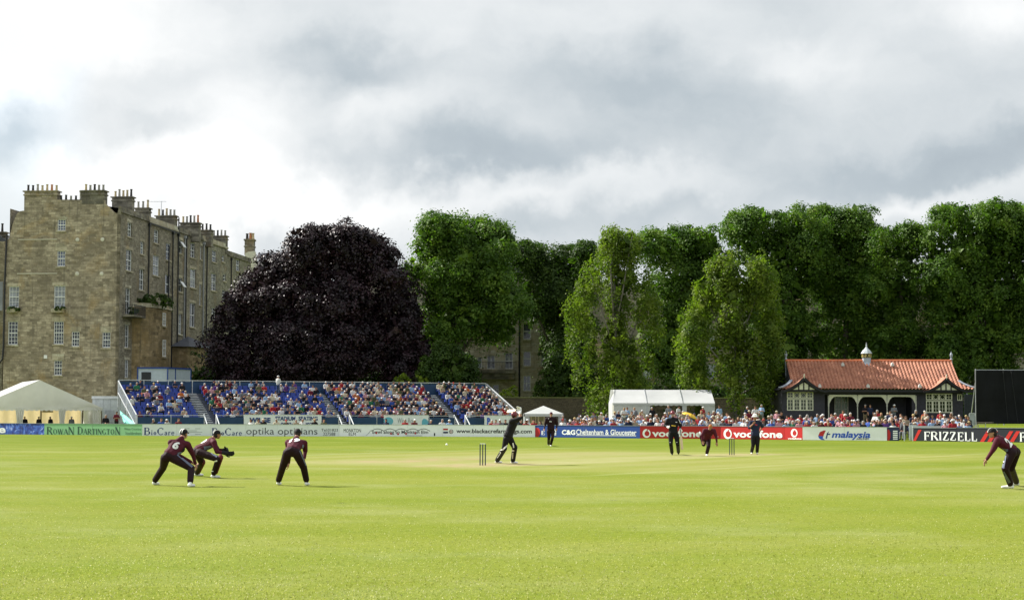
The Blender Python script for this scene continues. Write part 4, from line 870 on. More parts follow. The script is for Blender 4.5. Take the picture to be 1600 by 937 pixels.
# second bay with conical slate roof
bt = (17.8, 31); b2 = [(0, bt[0]), (1.7, bt[0]+.8), (2.35, bt[0]+3.2), (2.35, bt[1]-3), (1.8, bt[1]-.8), (0, bt[1])]
R2 = segroot[2]; off = SEG[2][0]; b2l = [(x, y-off) for x, y in b2]; z2 = onplane(300, 541, FS.W @ Vector((22, -2.3, 0)), FS.nw).z
polybay(R2, b2l, -.2, z2, ST_B, 'bay_wall'); polybay(R2, [(x*1.05+.01, y) for x, y in b2l], z2-2.9, z2-2.55, ST_P, 'bay_string')
n = len(b2l); mb = MB(); cc = (0.2, (bt[0]+bt[1])/2-off-.5, z2+1.35); mb.add([(x*1.15, y+(.3 if y > cc[1] else -.3), z2+.003) for x, y in b2l]+[cc], [(i, i+1, n) for i in range(n-1)]+[tuple(range(n))]); mb.build('bay_roof', SLATE, R2)
FB2 = Face(R2, (2.36, 0), (0, 1))
for t_, zz in ((bt[1]-off-5.4, z2-2.2), (bt[1]-off-5.4, z2-5.6)): window(FB2, (t_, t_+1.3, zz, zz+1.7), R2, 4, 2, GL, depth=.02)
# pipe at the gable's left edge and neighbour behind
mb = MB(FG.M); pz = [(11.6, 366), (8.5, 440), (6.5, 540), (5, 560), (-2, 570)]; mb.tube([tuple((lambda q: (q.x, -.18, q.z))(FG.loc(*p))) for p in pz], .1, 8); mb.build('drainpipe', PIPE, TB)
nh = at(-3, 380, 192); NH = thing('neighbour_house', (nh.x-4.5, 192, 0), 'stone house edge with dark slates at the far left margin', 'house')
w_ = 5.2; ze = at(0, 377, 192).z
MB().box(-w_, w_, 0, 9, 0, ze).build('wall', ST_S, NH); MB().prism([(-w_-.2, ze+.01), (w_+.2, ze+.01), (w_-1.5, ze+1.3), (-w_+1.5, ze+1.3)], .2, 9).build('roof', SLATE, NH)
c = stack(NH, Matrix(), w_-2.6, w_-.25, 1, 2, ze-.3, at(0, 362, 193).z, [w_-2.35, w_-1.8, w_-1.25, w_-.7], ST_D, .9, pm=[POTG, POTT, POTD, POTD])
MB().box(w_-1.1, w_-.1, -.05, -.003, ze-7.2, ze-4.2).build('window', GLC, NH)
# ---- distant house with yellow chimney
DY = 252.; a = at(385, 420, DY); dh = thing('distant_house', (a.x, DY, 0), 'distant slate roofed house with a tall ornate chimney above the beech', 'house')
P_ = lambda px, py: (lambda q: (q.x-a.x, q.z))(at(px, py, DY))
mb = MB(); mb.prism([P_(383, 700), P_(403, 700), P_(403, 415), P_(398, 392), P_(388, 393), P_(383, 396)], 0, 1); mb.build('gable_wall', mat('pale_render', (.55, .53, .42), var=.2), dh)
mb = MB(); r1 = P_(397, 391.5); r2 = P_(470, 389.5); e1_ = P_(404, 415); e2_ = P_(470, 415); mb.add([(r1[0], 4, r1[1]), (r2[0], 4, r2[1]), (e2_[0], 0, e2_[1]), (e1_[0], 0, e1_[1]), (r1[0], 8, e1_[1]), (r2[0], 8, e1_[1])], [(0, 1, 2, 3), (0, 4, 5, 1)]); mb.build('roof', SLATE, dh)
MB().box(e1_[0], e2_[0], .1, 8, 0, e1_[1]).build('wall', ST_S, dh)
q0 = P_(381.5, 391); q1 = P_(396, 373); ch = MB(); ch.box(q0[0], q1[0], .3, 1.8, q0[1]-.6, q1[1]-.2); ch.box(q0[0]-.12, q1[0]+.12, .2, 1.9, q1[1]-.2, q1[1]); ch.box(q0[0]-.1, q1[0]+.1, .2, 1.9, (q0[1]+q1[1])/2-.3, (q0[1]+q1[1])/2-.15)
c = ch.build('chimney', ST_D, dh); pots(c, Matrix(), [q0[0]+.25, q0[0]+.7, q1[0]-.2], 1.0, q1[1], .8, [POTD, POTT, POTB], r=.2)
# ---- stone terrace behind the trees (centre)
CYb = 206.; a = at(690, 640, CYb); cb_ = thing('crescent_house', (a.x, CYb, 0), 'stone house with balcony and tall white windows glimpsed between dark trees', 'house'); FC = Face(cb_, (0, 0), (1, 0))
xr = FC.loc(866, 600).x; xm = FC.loc(811.5, 600).x; ztop = FC.loc(800, 430).z
cw = [(761, 555, 773.5, 576, 2, 2, GL), (789, 551, 801.5, 576, 2, 2, GL), (770, 600.5, 779.5, 615, 1, 1, GL), (746, 557, 753, 575, 2, 1, GLC)]
cw2 = [(817.5, 548.5, 829.5, 571.5, 2, 1, GL), (817.5, 586.5, 829, 610.5, 2, 2, GLV), (844, 597, 850, 611, 1, 1, GLC), (817.5, 505, 829.5, 530, 2, 1, GL), (845, 550, 856, 572, 2, 2, GL)]
r1_ = [FC.rect(*w[:4]) for w in cw+cw2]; mb = MB(FC.M); mb.wall([(-9, -.2), (xr, -.2), (xr, ztop), (-9, ztop)], r1_, .35); mb.build('wall', stone_mat('pale_limestone', (.52, .46, .34), (.60, .55, .43), (.35, .30, .21), bw=.6, bh=.28, stain=.4), cb_)
for w, r in zip(cw+cw2, r1_): window(FC, r, cb_, w[4], w[5], w[6], bar=.06, lintel=.5 if w in cw2 else None)
r = FC.rect(737, 578, 807, 583); MB(FC.M).box(r[0], r[1], -1.5, -.003, r[2], r[3]).box(r[0]+.15, r[1]-.15, -1.2, -.004, r[2]-.7, r[2]-.003).build('balcony_slab', ST_D, cb_)
mb = MB(FC.M)
for k in range(30): mb.bar((r[0]+(r[1]-r[0])*k/29, -1.42, r[3]), (r[0]+(r[1]-r[0])*k/29, -1.42, r[3]+.85), .03)
mb.bar((r[0], -1.42, r[3]+.85), (r[1], -1.42, r[3]+.85), .05); mb.build('balcony_railing', IRON, cb_)
MB(FC.M).tube([(xm, -.12, ztop), (xm, -.12, .2)], .1, 8).build('drainpipe', PIPE, cb_)
MB(FC.M).box(-9, xr, 4, 4.1, ztop, ztop+.1).prism([(-9, ztop+.101), (xr, ztop+.101), (xr-1, ztop+1.6), (0, ztop+1.6)], .3, 8).build('roof', SLATE, cb_)
q0 = FC.loc(809, 395); q1 = FC.loc(817, 387); c = MB(FC.M).box(q0.x, q1.x, 1, 2, ztop-1, q1.z).build('chimney', mat('chimney_brick', (.35, .13, .06), var=.2), cb_)
pots(c, FC.M, [q0.x+.35], 1.5, q1.z, .4, [POTT])
# small rendered house under the beech
a = at(556, 620, 204); sh = thing('small_house', (a.x, 204, 0), 'low cream house with two small windows just above the stand seats', 'house'); F5 = Face(sh, (0, 0), (1, 0)); x2 = F5.loc(600, 600).x; z5 = F5.loc(570, 574).z
rr = [F5.rect(556.5+1, 577.5, 567, 584.5), F5.rect(565+3, 592, 577, 600)]
mb = MB(F5.M); mb.wall([(-1, 0), (x2, 0), (x2, z5), (-1, z5)], rr, .2); mb.build('wall', mat('pale_render', (.3, .3, .3)), sh)
for r in rr: window(F5, r, sh, 2, 2, GL)
MB(F5.M).prism([(-1.2, z5+.01), (x2+.2, z5+.01), (x2-.6, z5+1.2), (-.4, z5+1.2)], .1, 6).build('roof', SLATE, sh)
# long terrace far behind the right-hand trees
a = at(880, 640, 242); ft_ = thing('far_terrace', (a.x, 242, 0), 'long stone terrace barely glimpsed through the right-hand trees', 'terrace'); F6 = Face(ft_, (0, 0), (1, 0)); x6 = F6.loc(1760, 600).x; z6 = F6.loc(1100, 450).z
rr = [(2+4.2*i, 3.2+4.2*i, z, z+2.0) for i in range(int(x6/4.2)) for z in (3, 6.6, 10.2)]; mb = MB(F6.M); mb.wall([(0, 0), (x6, 0), (x6, z6), (0, z6)], rr[:60], .3); mb.build('wall', ST_D, ft_)
for r in rr[:60]: MB(F6.M).add([(r[0], .2, r[2]), (r[1], .2, r[2]), (r[1], .2, r[3]), (r[0], .2, r[3])], [(0, 1, 2, 3)]).build('window', GLC, ft_)
MB(F6.M).box(0, x6, .31, 9, z6+.002, z6+.4).build('parapet', ST_P, ft_)
# brick garden wall behind the gazebo
a = at(783, 620, 186); gwl = thing('garden_wall', (a.x, 186, 0), 'dark brick garden wall behind the small gazebo', 'wall'); z7 = at(820, 621.5, 186).z
MB().box(0, 26, 0, .4, 0, z7).build('wall', stone_mat('dark_brick', (.085, .07, .045), (.12, .095, .06), (.05, .04, .03), bw=.24, bh=.085), gwl); MB().box(-.05, 26.05, -.06, .46, z7+.003, z7+.10).build('coping', mat('mossy_coping', (.16, .17, .06)), gwl)

# ================================================================== PAVILION
PY = 160.; pa = at(1222, 640, PY); PX0 = pa.x; PZ = 1.0
pv = thing('cricket_pavilion', (PX0, PY, PZ), 'low dark timber pavilion with a red pantile roof, two small gables and a cupola', 'pavilion'); FP = Face(pv, (0, 0), (1, 0))
q = lambda px, py: (lambda w: (w.x, w.z-0))(FP.loc(px, py))
# note: FP.loc gives z relative to the thing's base (PZ)
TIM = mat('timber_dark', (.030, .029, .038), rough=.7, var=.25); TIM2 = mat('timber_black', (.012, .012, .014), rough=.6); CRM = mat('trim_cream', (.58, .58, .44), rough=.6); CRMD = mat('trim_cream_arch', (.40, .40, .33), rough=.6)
XR = q(1505, 640)[0]; ZEV = q(1350, 610)[1]; xL = 0
def board_lines(mb, x0, x1, z0, z1, y=-.012):
    for k in range(int((z1-z0)/.18)): z = z0+k*.18; mb.add([(x0, y-.012, z), (x1, y-.012, z), (x1, y+.004, z+.17), (x0, y+.004, z+.17)], [(0, 1, 2, 3)])
bayL = (q(1229.5, 600)[0], q(1270.5, 600)[0]); bayR = (q(1446.5, 600)[0], q(1487.5, 600)[0]); vx0, vx1 = q(1288.5, 600)[0], q(1424.5, 600)[0]
wz = (q(1250, 641)[1], q(1250, 612)[1]); wzr = (q(1467, 644.5)[1], q(1467, 614.5)[1]); sm = (q(1488, 0)[0], q(1495.5, 0)[0], q(1490, 625.5)[1], q(1490, 615.5)[1])
mb = MB()
holes = [(bayL[0], bayL[1], wz[0], wz[1]), (bayR[0], bayR[1], wzr[0], wzr[1]), (sm[0], sm[1], sm[2], sm[3]), (vx0, vx1, .25, ZEV-.35)]
mb.wall([(0, 0), (XR, 0), (XR, ZEV), (0, ZEV)], holes, .2); 
mb.box(0, .2, .2, 7.5, 0, ZEV).box(XR-.2, XR, .2, 7.5, 0, ZEV).box(.2, XR-.2, 7.3, 7.5, 0, ZEV); mb.build('wall', TIM, pv)
for (x0, x1) in ((0, bayL[0]-.05), (bayL[1]+.05, vx0-.05), (vx1+.05, bayR[0]-.05), (sm[1]+.05, XR)): mb = MB(); board_lines(mb, x0, x1, 0.02, ZEV-.1); mb.build('weatherboards', TIM, pv)
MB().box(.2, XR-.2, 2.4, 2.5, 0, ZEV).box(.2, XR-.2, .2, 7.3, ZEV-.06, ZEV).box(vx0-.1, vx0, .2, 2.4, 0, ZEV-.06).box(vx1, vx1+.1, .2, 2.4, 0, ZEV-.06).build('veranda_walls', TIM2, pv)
MB().box(.2, XR-.2, -1.2, 2.4, 0, .25).build('veranda_floor', mat('veranda_floor', (.12, .11, .1)), pv)
PG = glass('pavilion_glass', (.035, .05, .02)); PG2 = glass('pavilion_glass_green', (.10, .16, .10), .2)
def pwin(x0, x1, z0, z1, cols=4, top=True):
    f = .075; mb = MB(); zt = z0+(z1-z0)*.64
    def fr_(a, b_, c, d, w=f): mb.box(a, b_, -.03, .06, c, c+w).box(a, b_, -.03, .06, d-w, d).box(a, a+w, -.032, .058, c+w, d-w).box(b_-w, b_, -.032, .058, c+w, d-w)
    cx_ = [x0, x0+(x1-x0)*.25, x0+(x1-x0)*.5, x0+(x1-x0)*.75, x1] if cols == 4 else [x0, x1]
    for k, (a, b_) in enumerate(zip(cx_, cx_[1:])):
        fr_(a, b_, z0, zt-.03); fr_(a, b_, zt+.03, z1)
        for i in (1,): x = a+(b_-a)*i/2; mb.box(x-.018, x+.018, -.02, .03, z0+f, zt-.03-f)
        for j in (1, 2): z = z0+(zt-z0)*j/3; mb.box(a+f, b_-f, -.018, .028, z-.018, z+.018)
        xm_, zm_ = (a+b_)/2, (zt+z1)/2
        if k in (1, 2) and cols == 4:
            for s1, s2 in ((1, 1), (1, -1), (-1, 1), (-1, -1)): mb.bar((xm_+s1*((b_-a)/2-f), .0, zm_), (xm_, .0, zm_+s2*((z1-zt)/2-f)), .03)
        else: mb.box(xm_-.018, xm_+.018, -.02, .03, zt+.03+f, z1-f).box(a+f, b_-f, -.018, .028, zm_-.018, zm_+.018)
    w = mb.build('window', CRM, pv); MB().box(x0, x1, .09, .1, z0, z1).build('pane', PG, w)
pwin(bayL[0], bayL[1], wz[0], wz[1]); pwin(bayR[0], bayR[1], wzr[0], wzr[1]); 
mb = MB(); x0, x1, z0, z1 = sm; mb.box(x0, x1, -.02, .05, z0, z0+.06).box(x0, x1, -.02, .05, z1-.06, z1).box(x0, x0+.06, -.02, .05, z0+.06, z1-.06).box(x1-.06, x1, -.02, .05, z0+.06, z1-.06).box((x0+x1)/2-.02, (x0+x1)/2+.02, -.018, .03, z0+.06, z1-.06); w = mb.build('window', CRM, pv); MB().box(x0, x1, .06, .07, z0, z1).build('pane', PG, w)
# veranda window and doors behind the arches
for (a, b_, g_) in ((1299, 1319, PG2), ):
    x0 = at(a, 0, PY+2.4).x-PX0; x1 = at(b_, 0, PY+2.4).x-PX0; mb = MB(); z0, z1 = .75, 2.55
    mb.box(x0, x1, 2.33, 2.38, z0, z0+.07).box(x0, x1, 2.33, 2.38, z1-.07, z1)
    for t in (0, .5, 1): x = x0+(x1-x0)*t; mb.box(x-.04, x+.04, 2.32, 2.39, z0, z1)
    for t in (.25, .75): x = x0+(x1-x0)*t; mb.box(x-.015, x+.015, 2.34, 2.38, z0, z1)
    for t in (.33, .66): z = z0+(z1-z0)*t; mb.box(x0, x1, 2.335, 2.385, z-.015, z+.015)
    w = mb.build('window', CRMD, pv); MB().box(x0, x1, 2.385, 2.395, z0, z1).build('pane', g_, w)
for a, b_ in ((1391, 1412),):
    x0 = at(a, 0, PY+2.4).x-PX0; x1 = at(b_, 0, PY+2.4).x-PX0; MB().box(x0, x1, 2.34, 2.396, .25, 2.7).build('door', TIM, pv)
# arches
xs_ = [q(p, 0)[0] for p in (1289.5, 1334, 1379.5, 1424)]; za = ZEV-.42; zb_ = q(1334, 634)[1]
for x0, x1 in zip(xs_, xs_[1:]):
    mb = MB(); inn = []; out = []
    w = x1-x0; pts = []
    for k in range(13):
        t = k/12; x = x0+.05+(w-.1)*t; e = abs(2*t-1); zz = za-.10-.62*max(0, (e-.55)/.45)**2.2; pts.append((x, zz))
    mb.prism([(x0+.05, za+.06)]+pts+[(x1-.05, za+.06)], -.06, .0); mb.build('arch', CRM, pv)
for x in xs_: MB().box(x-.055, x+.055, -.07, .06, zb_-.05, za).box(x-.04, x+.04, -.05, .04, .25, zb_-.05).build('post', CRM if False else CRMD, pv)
# main pantile roof: corrugated sheet with stepped courses
TILE_, T_, b_m = newmat('pantiles_red')
Pp = T_.node('ShaderNodeTexCoord').outputs['Object']; vo = T_.node('ShaderNodeTexVoronoi'); T_.put(vo.inputs['Vector'], T_.vmath('MULTIPLY', Pp, (4.2, 3.2, 4))); vo.inputs['Scale'].default_value = 1
c = T_.ramp(T_.math('ADD', T_.math('MULTIPLY', vo.outputs['Color'], .5), T_.math('MULTIPLY', T_.noise(Pp, .7, 4), .6)), [(.3, (.21, .074, .042)), (.55, (.31, .120, .066)), (.8, (.40, .17, .10))])
T_.l.new(T_.mix(T_.rng(T_.noise(Pp, 2.5, 5, .7), .5, .75, 0, .55), c, (.22, .10, .06)), b_m.inputs['Base Color']); b_m.inputs['Roughness'].default_value = .75
ry = 3.6; rl = at(1228, 562, PY+ry); rr_ = at(1485, 567, PY+ry); zR_ = (rl.z+rr_.z)/2-PZ; rx0 = rl.x-PX0; rx1 = rr_.x-PX0; ey = -.55; zE_ = ZEV+.06
def roofsheet(fl, fr, top_y, bot_y, zt, zb__, nrow=15, per=.30, amp=.12, name='roof', sag=True):
    mb = MB(); V = []; xs = np.arange(min(fl(0), fl(1)), max(fr(0), fr(1)), per/8); rows = []
    for r_ in range(nrow):
        for e in (0, 1):
            v = (r_+e)/nrow; y = bot_y+(top_y-bot_y)*v; z = zb__+(zt-zb__)*(v if not sag else v**1.12); z += .035*(1-e)
            rows.append((v, y, z))
    for (v, y, z) in rows:
        a_, c_ = fl(v), fr(v)
        for x in xs:
            xc = min(max(x, a_), c_); ph = (xc % per)/per; zz = amp*(abs(math.sin(math.pi*ph))**.9)
            V.append((xc, y, z+zz))
    n = len(xs); Fs = [(i*n+j, i*n+j+1, (i+1)*n+j+1, (i+1)*n+j) for i in range(len(rows)-1) for j in range(n-1)]
    mb.add(V, Fs); me = bpy.data.meshes.new(name); me.from_pydata(mb.v, [], mb.f); me.materials.append(TILE_); me.validate(); o = bpy.data.objects.new(name, me); COL.objects.link(o); o.parent = pv; return o
fl = lambda v: rx0+(v < .28)*(-(.28-v)/.28)*1.15; fr = lambda v: rx1+.05+(max(0, .30-v)/.30)**1.3*1.45
roofsheet(fl, fr, ry, ey, zR_, zE_)
mb = MB(); mb.add([(rx0, ry, zR_), (rx1, ry, zR_), (rx1+1.2, 7.9, zE_), (rx0-1.1, 7.9, zE_)], [(0, 1, 2, 3)])  # back slope
vb = .29; ym = ey+(ry-ey)*vb; zm = zE_+(zR_-zE_)*vb**1.12
for s_, xe, xo in ((-1, rx0, -1.15), (1, rx1, 1.45)):
    mb.add([(xe, ym, zm), (xe, ry*2-ym, zm), (xe, ry, zR_)], [(0, 1, 2)]); mb.add([(xe, ym, zm), (xe, 2*ry-ym, zm), (xe+xo, 7.9, zE_), (xe+xo, ey, zE_)], [(0, 1, 2, 3)])
mb.build('roof_ends', TIM, pv)
# lead hips flaring out at both ends
for xe, xo in ((rx0, -1.15), (rx1, 1.45)):
    mb = MB()
    pts = []
    for k in range(7):
        t = k/6; v = vb*(1-t); pts.append(Vector((xe+xo*t**1.15, ey+(ry-ey)*v-.02, zE_+(zR_-zE_)*v**1.12+.20-.08*math.sin(math.pi*t))))
    for a_, c_ in zip(pts, pts[1:]): mb.bar(a_, c_, .30, .08)
    mb.build('hip_flashing', LEAD, pv)
MB().tube([(rx0-.05, ry, zR_+.05), (rx1+.1, ry, zR_+.05)], .13, 8).build('ridge_tiles', mat('ridge_red', (.50, .14, .06), var=.2), pv)
MB().box(fl(0)+.1, fr(0)-.1, ey-.02, ey+.05, zE_-.20, zE_-.0).box(fl(0)+.1, fr(0)-.1, ey+.05, 0, zE_-.10, zE_-.05).build('fascia', TIM2, pv)
for x in (rx0-.0, rx1+.08): MB().lathe((x, ry, zR_-.3), [(.10, 0), (.09, .45), (.14, .5), (.06, .6), (.10, .75), (.13, .9), (.08, 1.02), (.03, 1.12), (.02, 1.2)], 10).box(x-.06, x+.06, ry-.09, ry+.09, zR_-1.4, zR_-.3).build('finial', LEAD, pv)
# little gablets over the windows
for (cx_, (b0_, b1_)) in ((q(1250, 0)[0], bayL), (q(1468.5, 0)[0], bayR)):
    az = q(1250, 588.5)[1] if cx_ < 8 else q(1468, 589.5)[1]; hw_ = 1.02; wb = 2.0
    curve = []
    for k in range(9): t = k/8; x = wb*t; z = az-(az-(zE_-.1))*(1-(1-t)**1.7); curve.append((x, z))
    mb = MB(); o_ = [(cx_-x, z) for x, z in reversed(curve)]+[(cx_+x, z) for x, z in curve[1:]]; i_ = [(cx_+x*.80, z-.34-.0*x) for x, z in reversed(curve[:8])]+[(cx_-x*.80, z-.34) for x, z in curve[1:8]]
    for p_, s_, p2, s2 in zip(o_, o_[1:], [(x, z-.30*(1-.5*abs(x-cx_)/wb)) for x, z in o_], [(x, z-.30*(1-.5*abs(x-cx_)/wb)) for x, z in o_[1:]]):
        mb.prism([p_, s_, s2, p2], -.82, -.72)
    mb.build('barge_board', TIM2, pv)
    mb = MB()
    for a_, c_ in zip(o_, o_[1:]): mb.add([(a_[0], -.84, a_[1]+.03), (c_[0], -.84, c_[1]+.03), (c_[0], 1.9, c_[1]+.03), (a_[0], 1.9, a_[1]+.03)], [(0, 1, 2, 3)])
    g_ = mb.build('gablet_roof', TILE_, pv)
    zt0 = q(1250, 608.5)[1]; hh = az-.42-zt0
    MB().prism([(cx_-hw_, zt0), (cx_+hw_, zt0), (cx_, zt0+hh)], -.62, -.55).build('gable_panel', CRM, pv)
    mb = MB()
    for dx in (-.45, -.02, .42): mb.box(cx_+dx-.05, cx_+dx+.05, -.66, -.622, zt0, zt0+hh*(1-abs(dx)/hw_)); 
    for s_ in (-1, 1): mb.bar((cx_+s_*hw_, -.65, zt0+.02), (cx_, -.65, zt0+hh), .09, .06); mb.bar((cx_+s_*.45, -.655, zt0+.3), (cx_+s_*hw_*.95, -.655, zt0+.02), .06, .05)
    mb.build('gable_timbers', TIM2, pv)
    MB().box(b0_-.06, b1_+.06, -.5, -.02, zt0-.14, zt0-.003).build('gable_beam', TIM2, pv)
    MB().lathe((cx_, -.78, az-.15), [(.05, 0), (.06, .1), (.03, .2), (.06, .3), (.01, .4)], 8).build('finial', CRM, pv)
# roof vents
for px, py in ((1316.5, 572), (1394, 574), (1280.5, 602), (1356, 604), (1437, 605.5)):
    v = .85 if py < 590 else .10; y = ey+(ry-ey)*v; z = zE_+(zR_-zE_)*v**1.12; x = at(px, py, PY+y).x-PX0
    MB().prism([(x-.14, z), (x+.14, z), (x+.10, z+.22), (x, z+.32), (x-.10, z+.22)], y-.25, y+.1).build('roof_vent', mat('vent_pale', (.50, .50, .48)), pv)
# cupola
cx_ = at(1354, 560, PY+ry).x-PX0; k_ = (PY+ry)/2900; zb0 = zR_-.30
cp = MB().lathe((cx_, ry, zb0), [(.80, -.25), (.56, .06), (.42, .22), (.38, .60), (.44, .64)], 8).build('cupola', mat('cupola_lead', (.30, .34, .39), rough=.4, var=.15), pv)
MB().lathe((cx_, ry, zb0+.64), [(.34, 0), (.34, .36)], 8).build('cupola_louvres', TIM2, cp)
mb = MB()
for k in range(8):
    a_ = k*math.pi/4+math.pi/8; mb.bar((cx_+.40*math.cos(a_), ry+.40*math.sin(a_), zb0+.64), (cx_+.40*math.cos(a_), ry+.40*math.sin(a_), zb0+1.0), .05)
    a0 = k*math.pi/4; c0 = Vector((cx_+.38*math.cos(a0), ry+.38*math.sin(a0), zb0+.82)); t0 = Vector((-math.sin(a0), math.cos(a0), 0)); pr = None
    for j in range(9): p_ = c0+t0*.10*math.cos(j*math.pi/4)+Vector((0, 0, .12*math.sin(j*math.pi/4))); (mb.bar(pr, p_, .03) if pr else None); pr = p_
mb.build('cupola_tracery', mat('tracery_gold', (.45, .38, .14)), cp)
MB().lathe((cx_, ry, zb0+1.0), [(.52, 0), (.47, .05), (.41, .16), (.31, .30), (.17, .42), (.08, .55), (.05, .66), (.08, .72), (.04, .78), (.02, .98)], 8).build('cupola_dome', mat('dome_lead', (.40, .44, .46), rough=.35, var=.12), cp)
# ================================================================== TREES
def leafmat(name, cols, rough=.58, spec=.22, trans=.35, spark=None):
    mt, T, b = newmat(name); gi = T.node('ShaderNodeNewGeometry'); P = T.node('ShaderNodeTexCoord').outputs['Object']
    k = T.math('ADD', T.math('MULTIPLY', gi.outputs['Random Per Island'], .34), T.math('MULTIPLY', T.rng(T.noise(P, .55, 4, .6), .3, .7, 0, 1, 'LINEAR'), .72))
    c = T.ramp(k, [(.2, cols[0]), (.55, cols[1]), (.95, cols[2])])
    T.l.new(c, b.inputs['Base Color']); b.inputs['Roughness'].default_value = rough; b.inputs['Specular IOR Level'].default_value = spec
    tr = T.node('ShaderNodeBsdfTranslucent'); T.l.new(T.vmath('MULTIPLY', c, (1.1, 1.4, .55)), tr.inputs[0]); mx = T.node('ShaderNodeMixShader'); mx.inputs[0].default_value = trans
    T.l.new(b.outputs[0], mx.inputs[1]); T.l.new(tr.outputs[0], mx.inputs[2]); T.l.new(mx.outputs[0], T.n['Material Output'].inputs[0]); return mt
L_GREEN = leafmat('leaf_green', [(.028, .062, .008), (.066, .128, .014), (.140, .205, .024)])
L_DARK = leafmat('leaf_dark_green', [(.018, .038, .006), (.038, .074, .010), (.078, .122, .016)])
L_BIRCH = leafmat('leaf_birch', [(.052, .092, .012), (.102, .146, .016), (.172, .21, .026)], trans=.45)
L_BEECH = leafmat('leaf_copper_beech', [(.006, .0035, .006), (.016, .007, .011), (.045, .020, .027)], rough=.5, spec=.32, trans=.06)
L_YELLOW = leafmat('leaf_yellow_green', [(.10, .15, .015), (.18, .24, .02), (.25, .30, .04)], trans=.4)
BARK = mat('bark_grey', (.09, .08, .06), rough=.9, var=.4, scale=3, bump=.6); BARKD = mat('bark_dark', (.035, .03, .025), rough=.9, var=.3)
def fibdirs(n):
    d = rng.normal(size=(n, 3)); return d/np.linalg.norm(d, axis=1)[:, None]
def leaves(name, C, Rr, parent, mt, lobes, clumpA=1.9, per=80, size=.30, droop=0., cr=1.15, aspect=1.5, core=True, jitter=.16, stringy=0.):
    """lobes: (centre, radii). Leaf clumps are spread through the outer shell of every lobe; clumps deep inside another lobe are dropped."""
    ctr = np.array([l[0] for l in lobes]); rad = np.array([l[1] for l in lobes]); CL = []; ND = []
    for c, r in zip(ctr, rad):
        p_ = 1.6; area = 4*math.pi*(((r[0]*r[1])**p_+(r[0]*r[2])**p_+(r[1]*r[2])**p_)/3)**(1/p_); n = int(area/clumpA)
        d = fibdirs(n); 
        bump = 1+jitter*np.sin(d[:, 0]*5+c[0])*np.sin(d[:, 1]*6+c[1])+jitter*.8*np.sin(d[:, 2]*9+d[:, 0]*7+c[2])
        s = (bump*rng.uniform(.78, 1.06, n))[:, None]; pts = c+d*r*s; nd = d/r; nd /= np.linalg.norm(nd, axis=1)[:, None]
        keep = np.ones(n, bool)
        for c2, r2 in zip(ctr, rad):
            if np.allclose(c2, c): continue
            q = np.linalg.norm((pts-c2)/r2, axis=1); keep &= q > .72
        keep &= pts[:, 2] > .4
        CL.append(pts[keep]); ND.append(nd[keep])
    P = np.concatenate(CL); Nn = np.concatenate(ND); n = len(P)
    k = rng.poisson(per, n)+6; idx = np.repeat(np.arange(n), k); M = len(idx)
    csz = rng.uniform(.55, 1.25, n)*cr
    o = rng.normal(size=(M, 3))*.5; 
    up = np.array([0, 0, 1.]); nn = Nn[idx]*.7+up*.45
    # clump = shallow dome: flatten along its outward direction, sag at the rim
    dd = (o*nn).sum(1)/ (nn*nn).sum(1); o = o-nn*dd[:, None]*.55; rr = np.linalg.norm(o, axis=1)
    pos = P[idx]+o*csz[idx][:, None]; pos[:, 2] -= (rr**2)*.22*csz[idx]
    if droop: pos[:, 2] -= rng.random(M)**1.3*droop; 
    if stringy:
        # hang leaves on strings under each clump
        sidx = (idx*7+rng.integers(0, 5, M)); ph = sidx*1.618; pos[:, 0] = P[idx, 0]+np.cos(ph*3.1)*csz[idx]*.55+rng.normal(size=M)*stringy; pos[:, 1] = P[idx, 1]+np.sin(ph*5.7)*csz[idx]*.55+rng.normal(size=M)*stringy
    nl = nn+rng.normal(size=(M, 3))*.55+o*.55; nl /= np.linalg.norm(nl, axis=1)[:, None]
    sz = size*rng.uniform(.6, 1.3, M)
    if core:
        m = int(min(120000, sum(r[0]*r[1]*r[2] for r in rad)*12)); li = rng.choice(len(lobes), m, p=(rad.prod(1)/rad.prod(1).sum())); dirs = fibdirs(m); q = ctr[li]+dirs*rad[li]*(rng.random(m)**.3*.84)[:, None]; q = q[q[:, 2] > .8]
        m = len(q); pos = np.concatenate([pos, q]); nl = np.concatenate([nl, fibdirs(m)]); sz = np.concatenate([sz, rng.uniform(.5, .95, m)]); M += m
    t = np.cross(nl, rng.normal(size=(M, 3))); t /= np.linalg.norm(t, axis=1)[:, None]; b = np.cross(nl, t)
    a = sz[:, None]*.5*aspect**.5; w = sz[:, None]*.5/aspect**.5
    V = np.stack([pos-t*a, pos-b*w+t*a*.1+nl*sz[:, None]*.07, pos+t*a, pos+b*w+t*a*.1+nl*sz[:, None]*.07], 1)-np.array(parent.location)
    me = bpy.data.meshes.new(name); me.vertices.add(M*4); me.vertices.foreach_set('co', V.reshape(-1).astype('f')); me.loops.add(M*4); me.loops.foreach_set('vertex_index', np.arange(M*4, dtype='i'))
    me.polygons.add(M); me.polygons.foreach_set('loop_start', np.arange(0, M*4, 4, dtype='i')); me.update(calc_edges=True); me.materials.append(mt)
    ob = bpy.data.objects.new(name, me); COL.objects.link(ob); ob.parent = parent; return M
NLEAF = 0
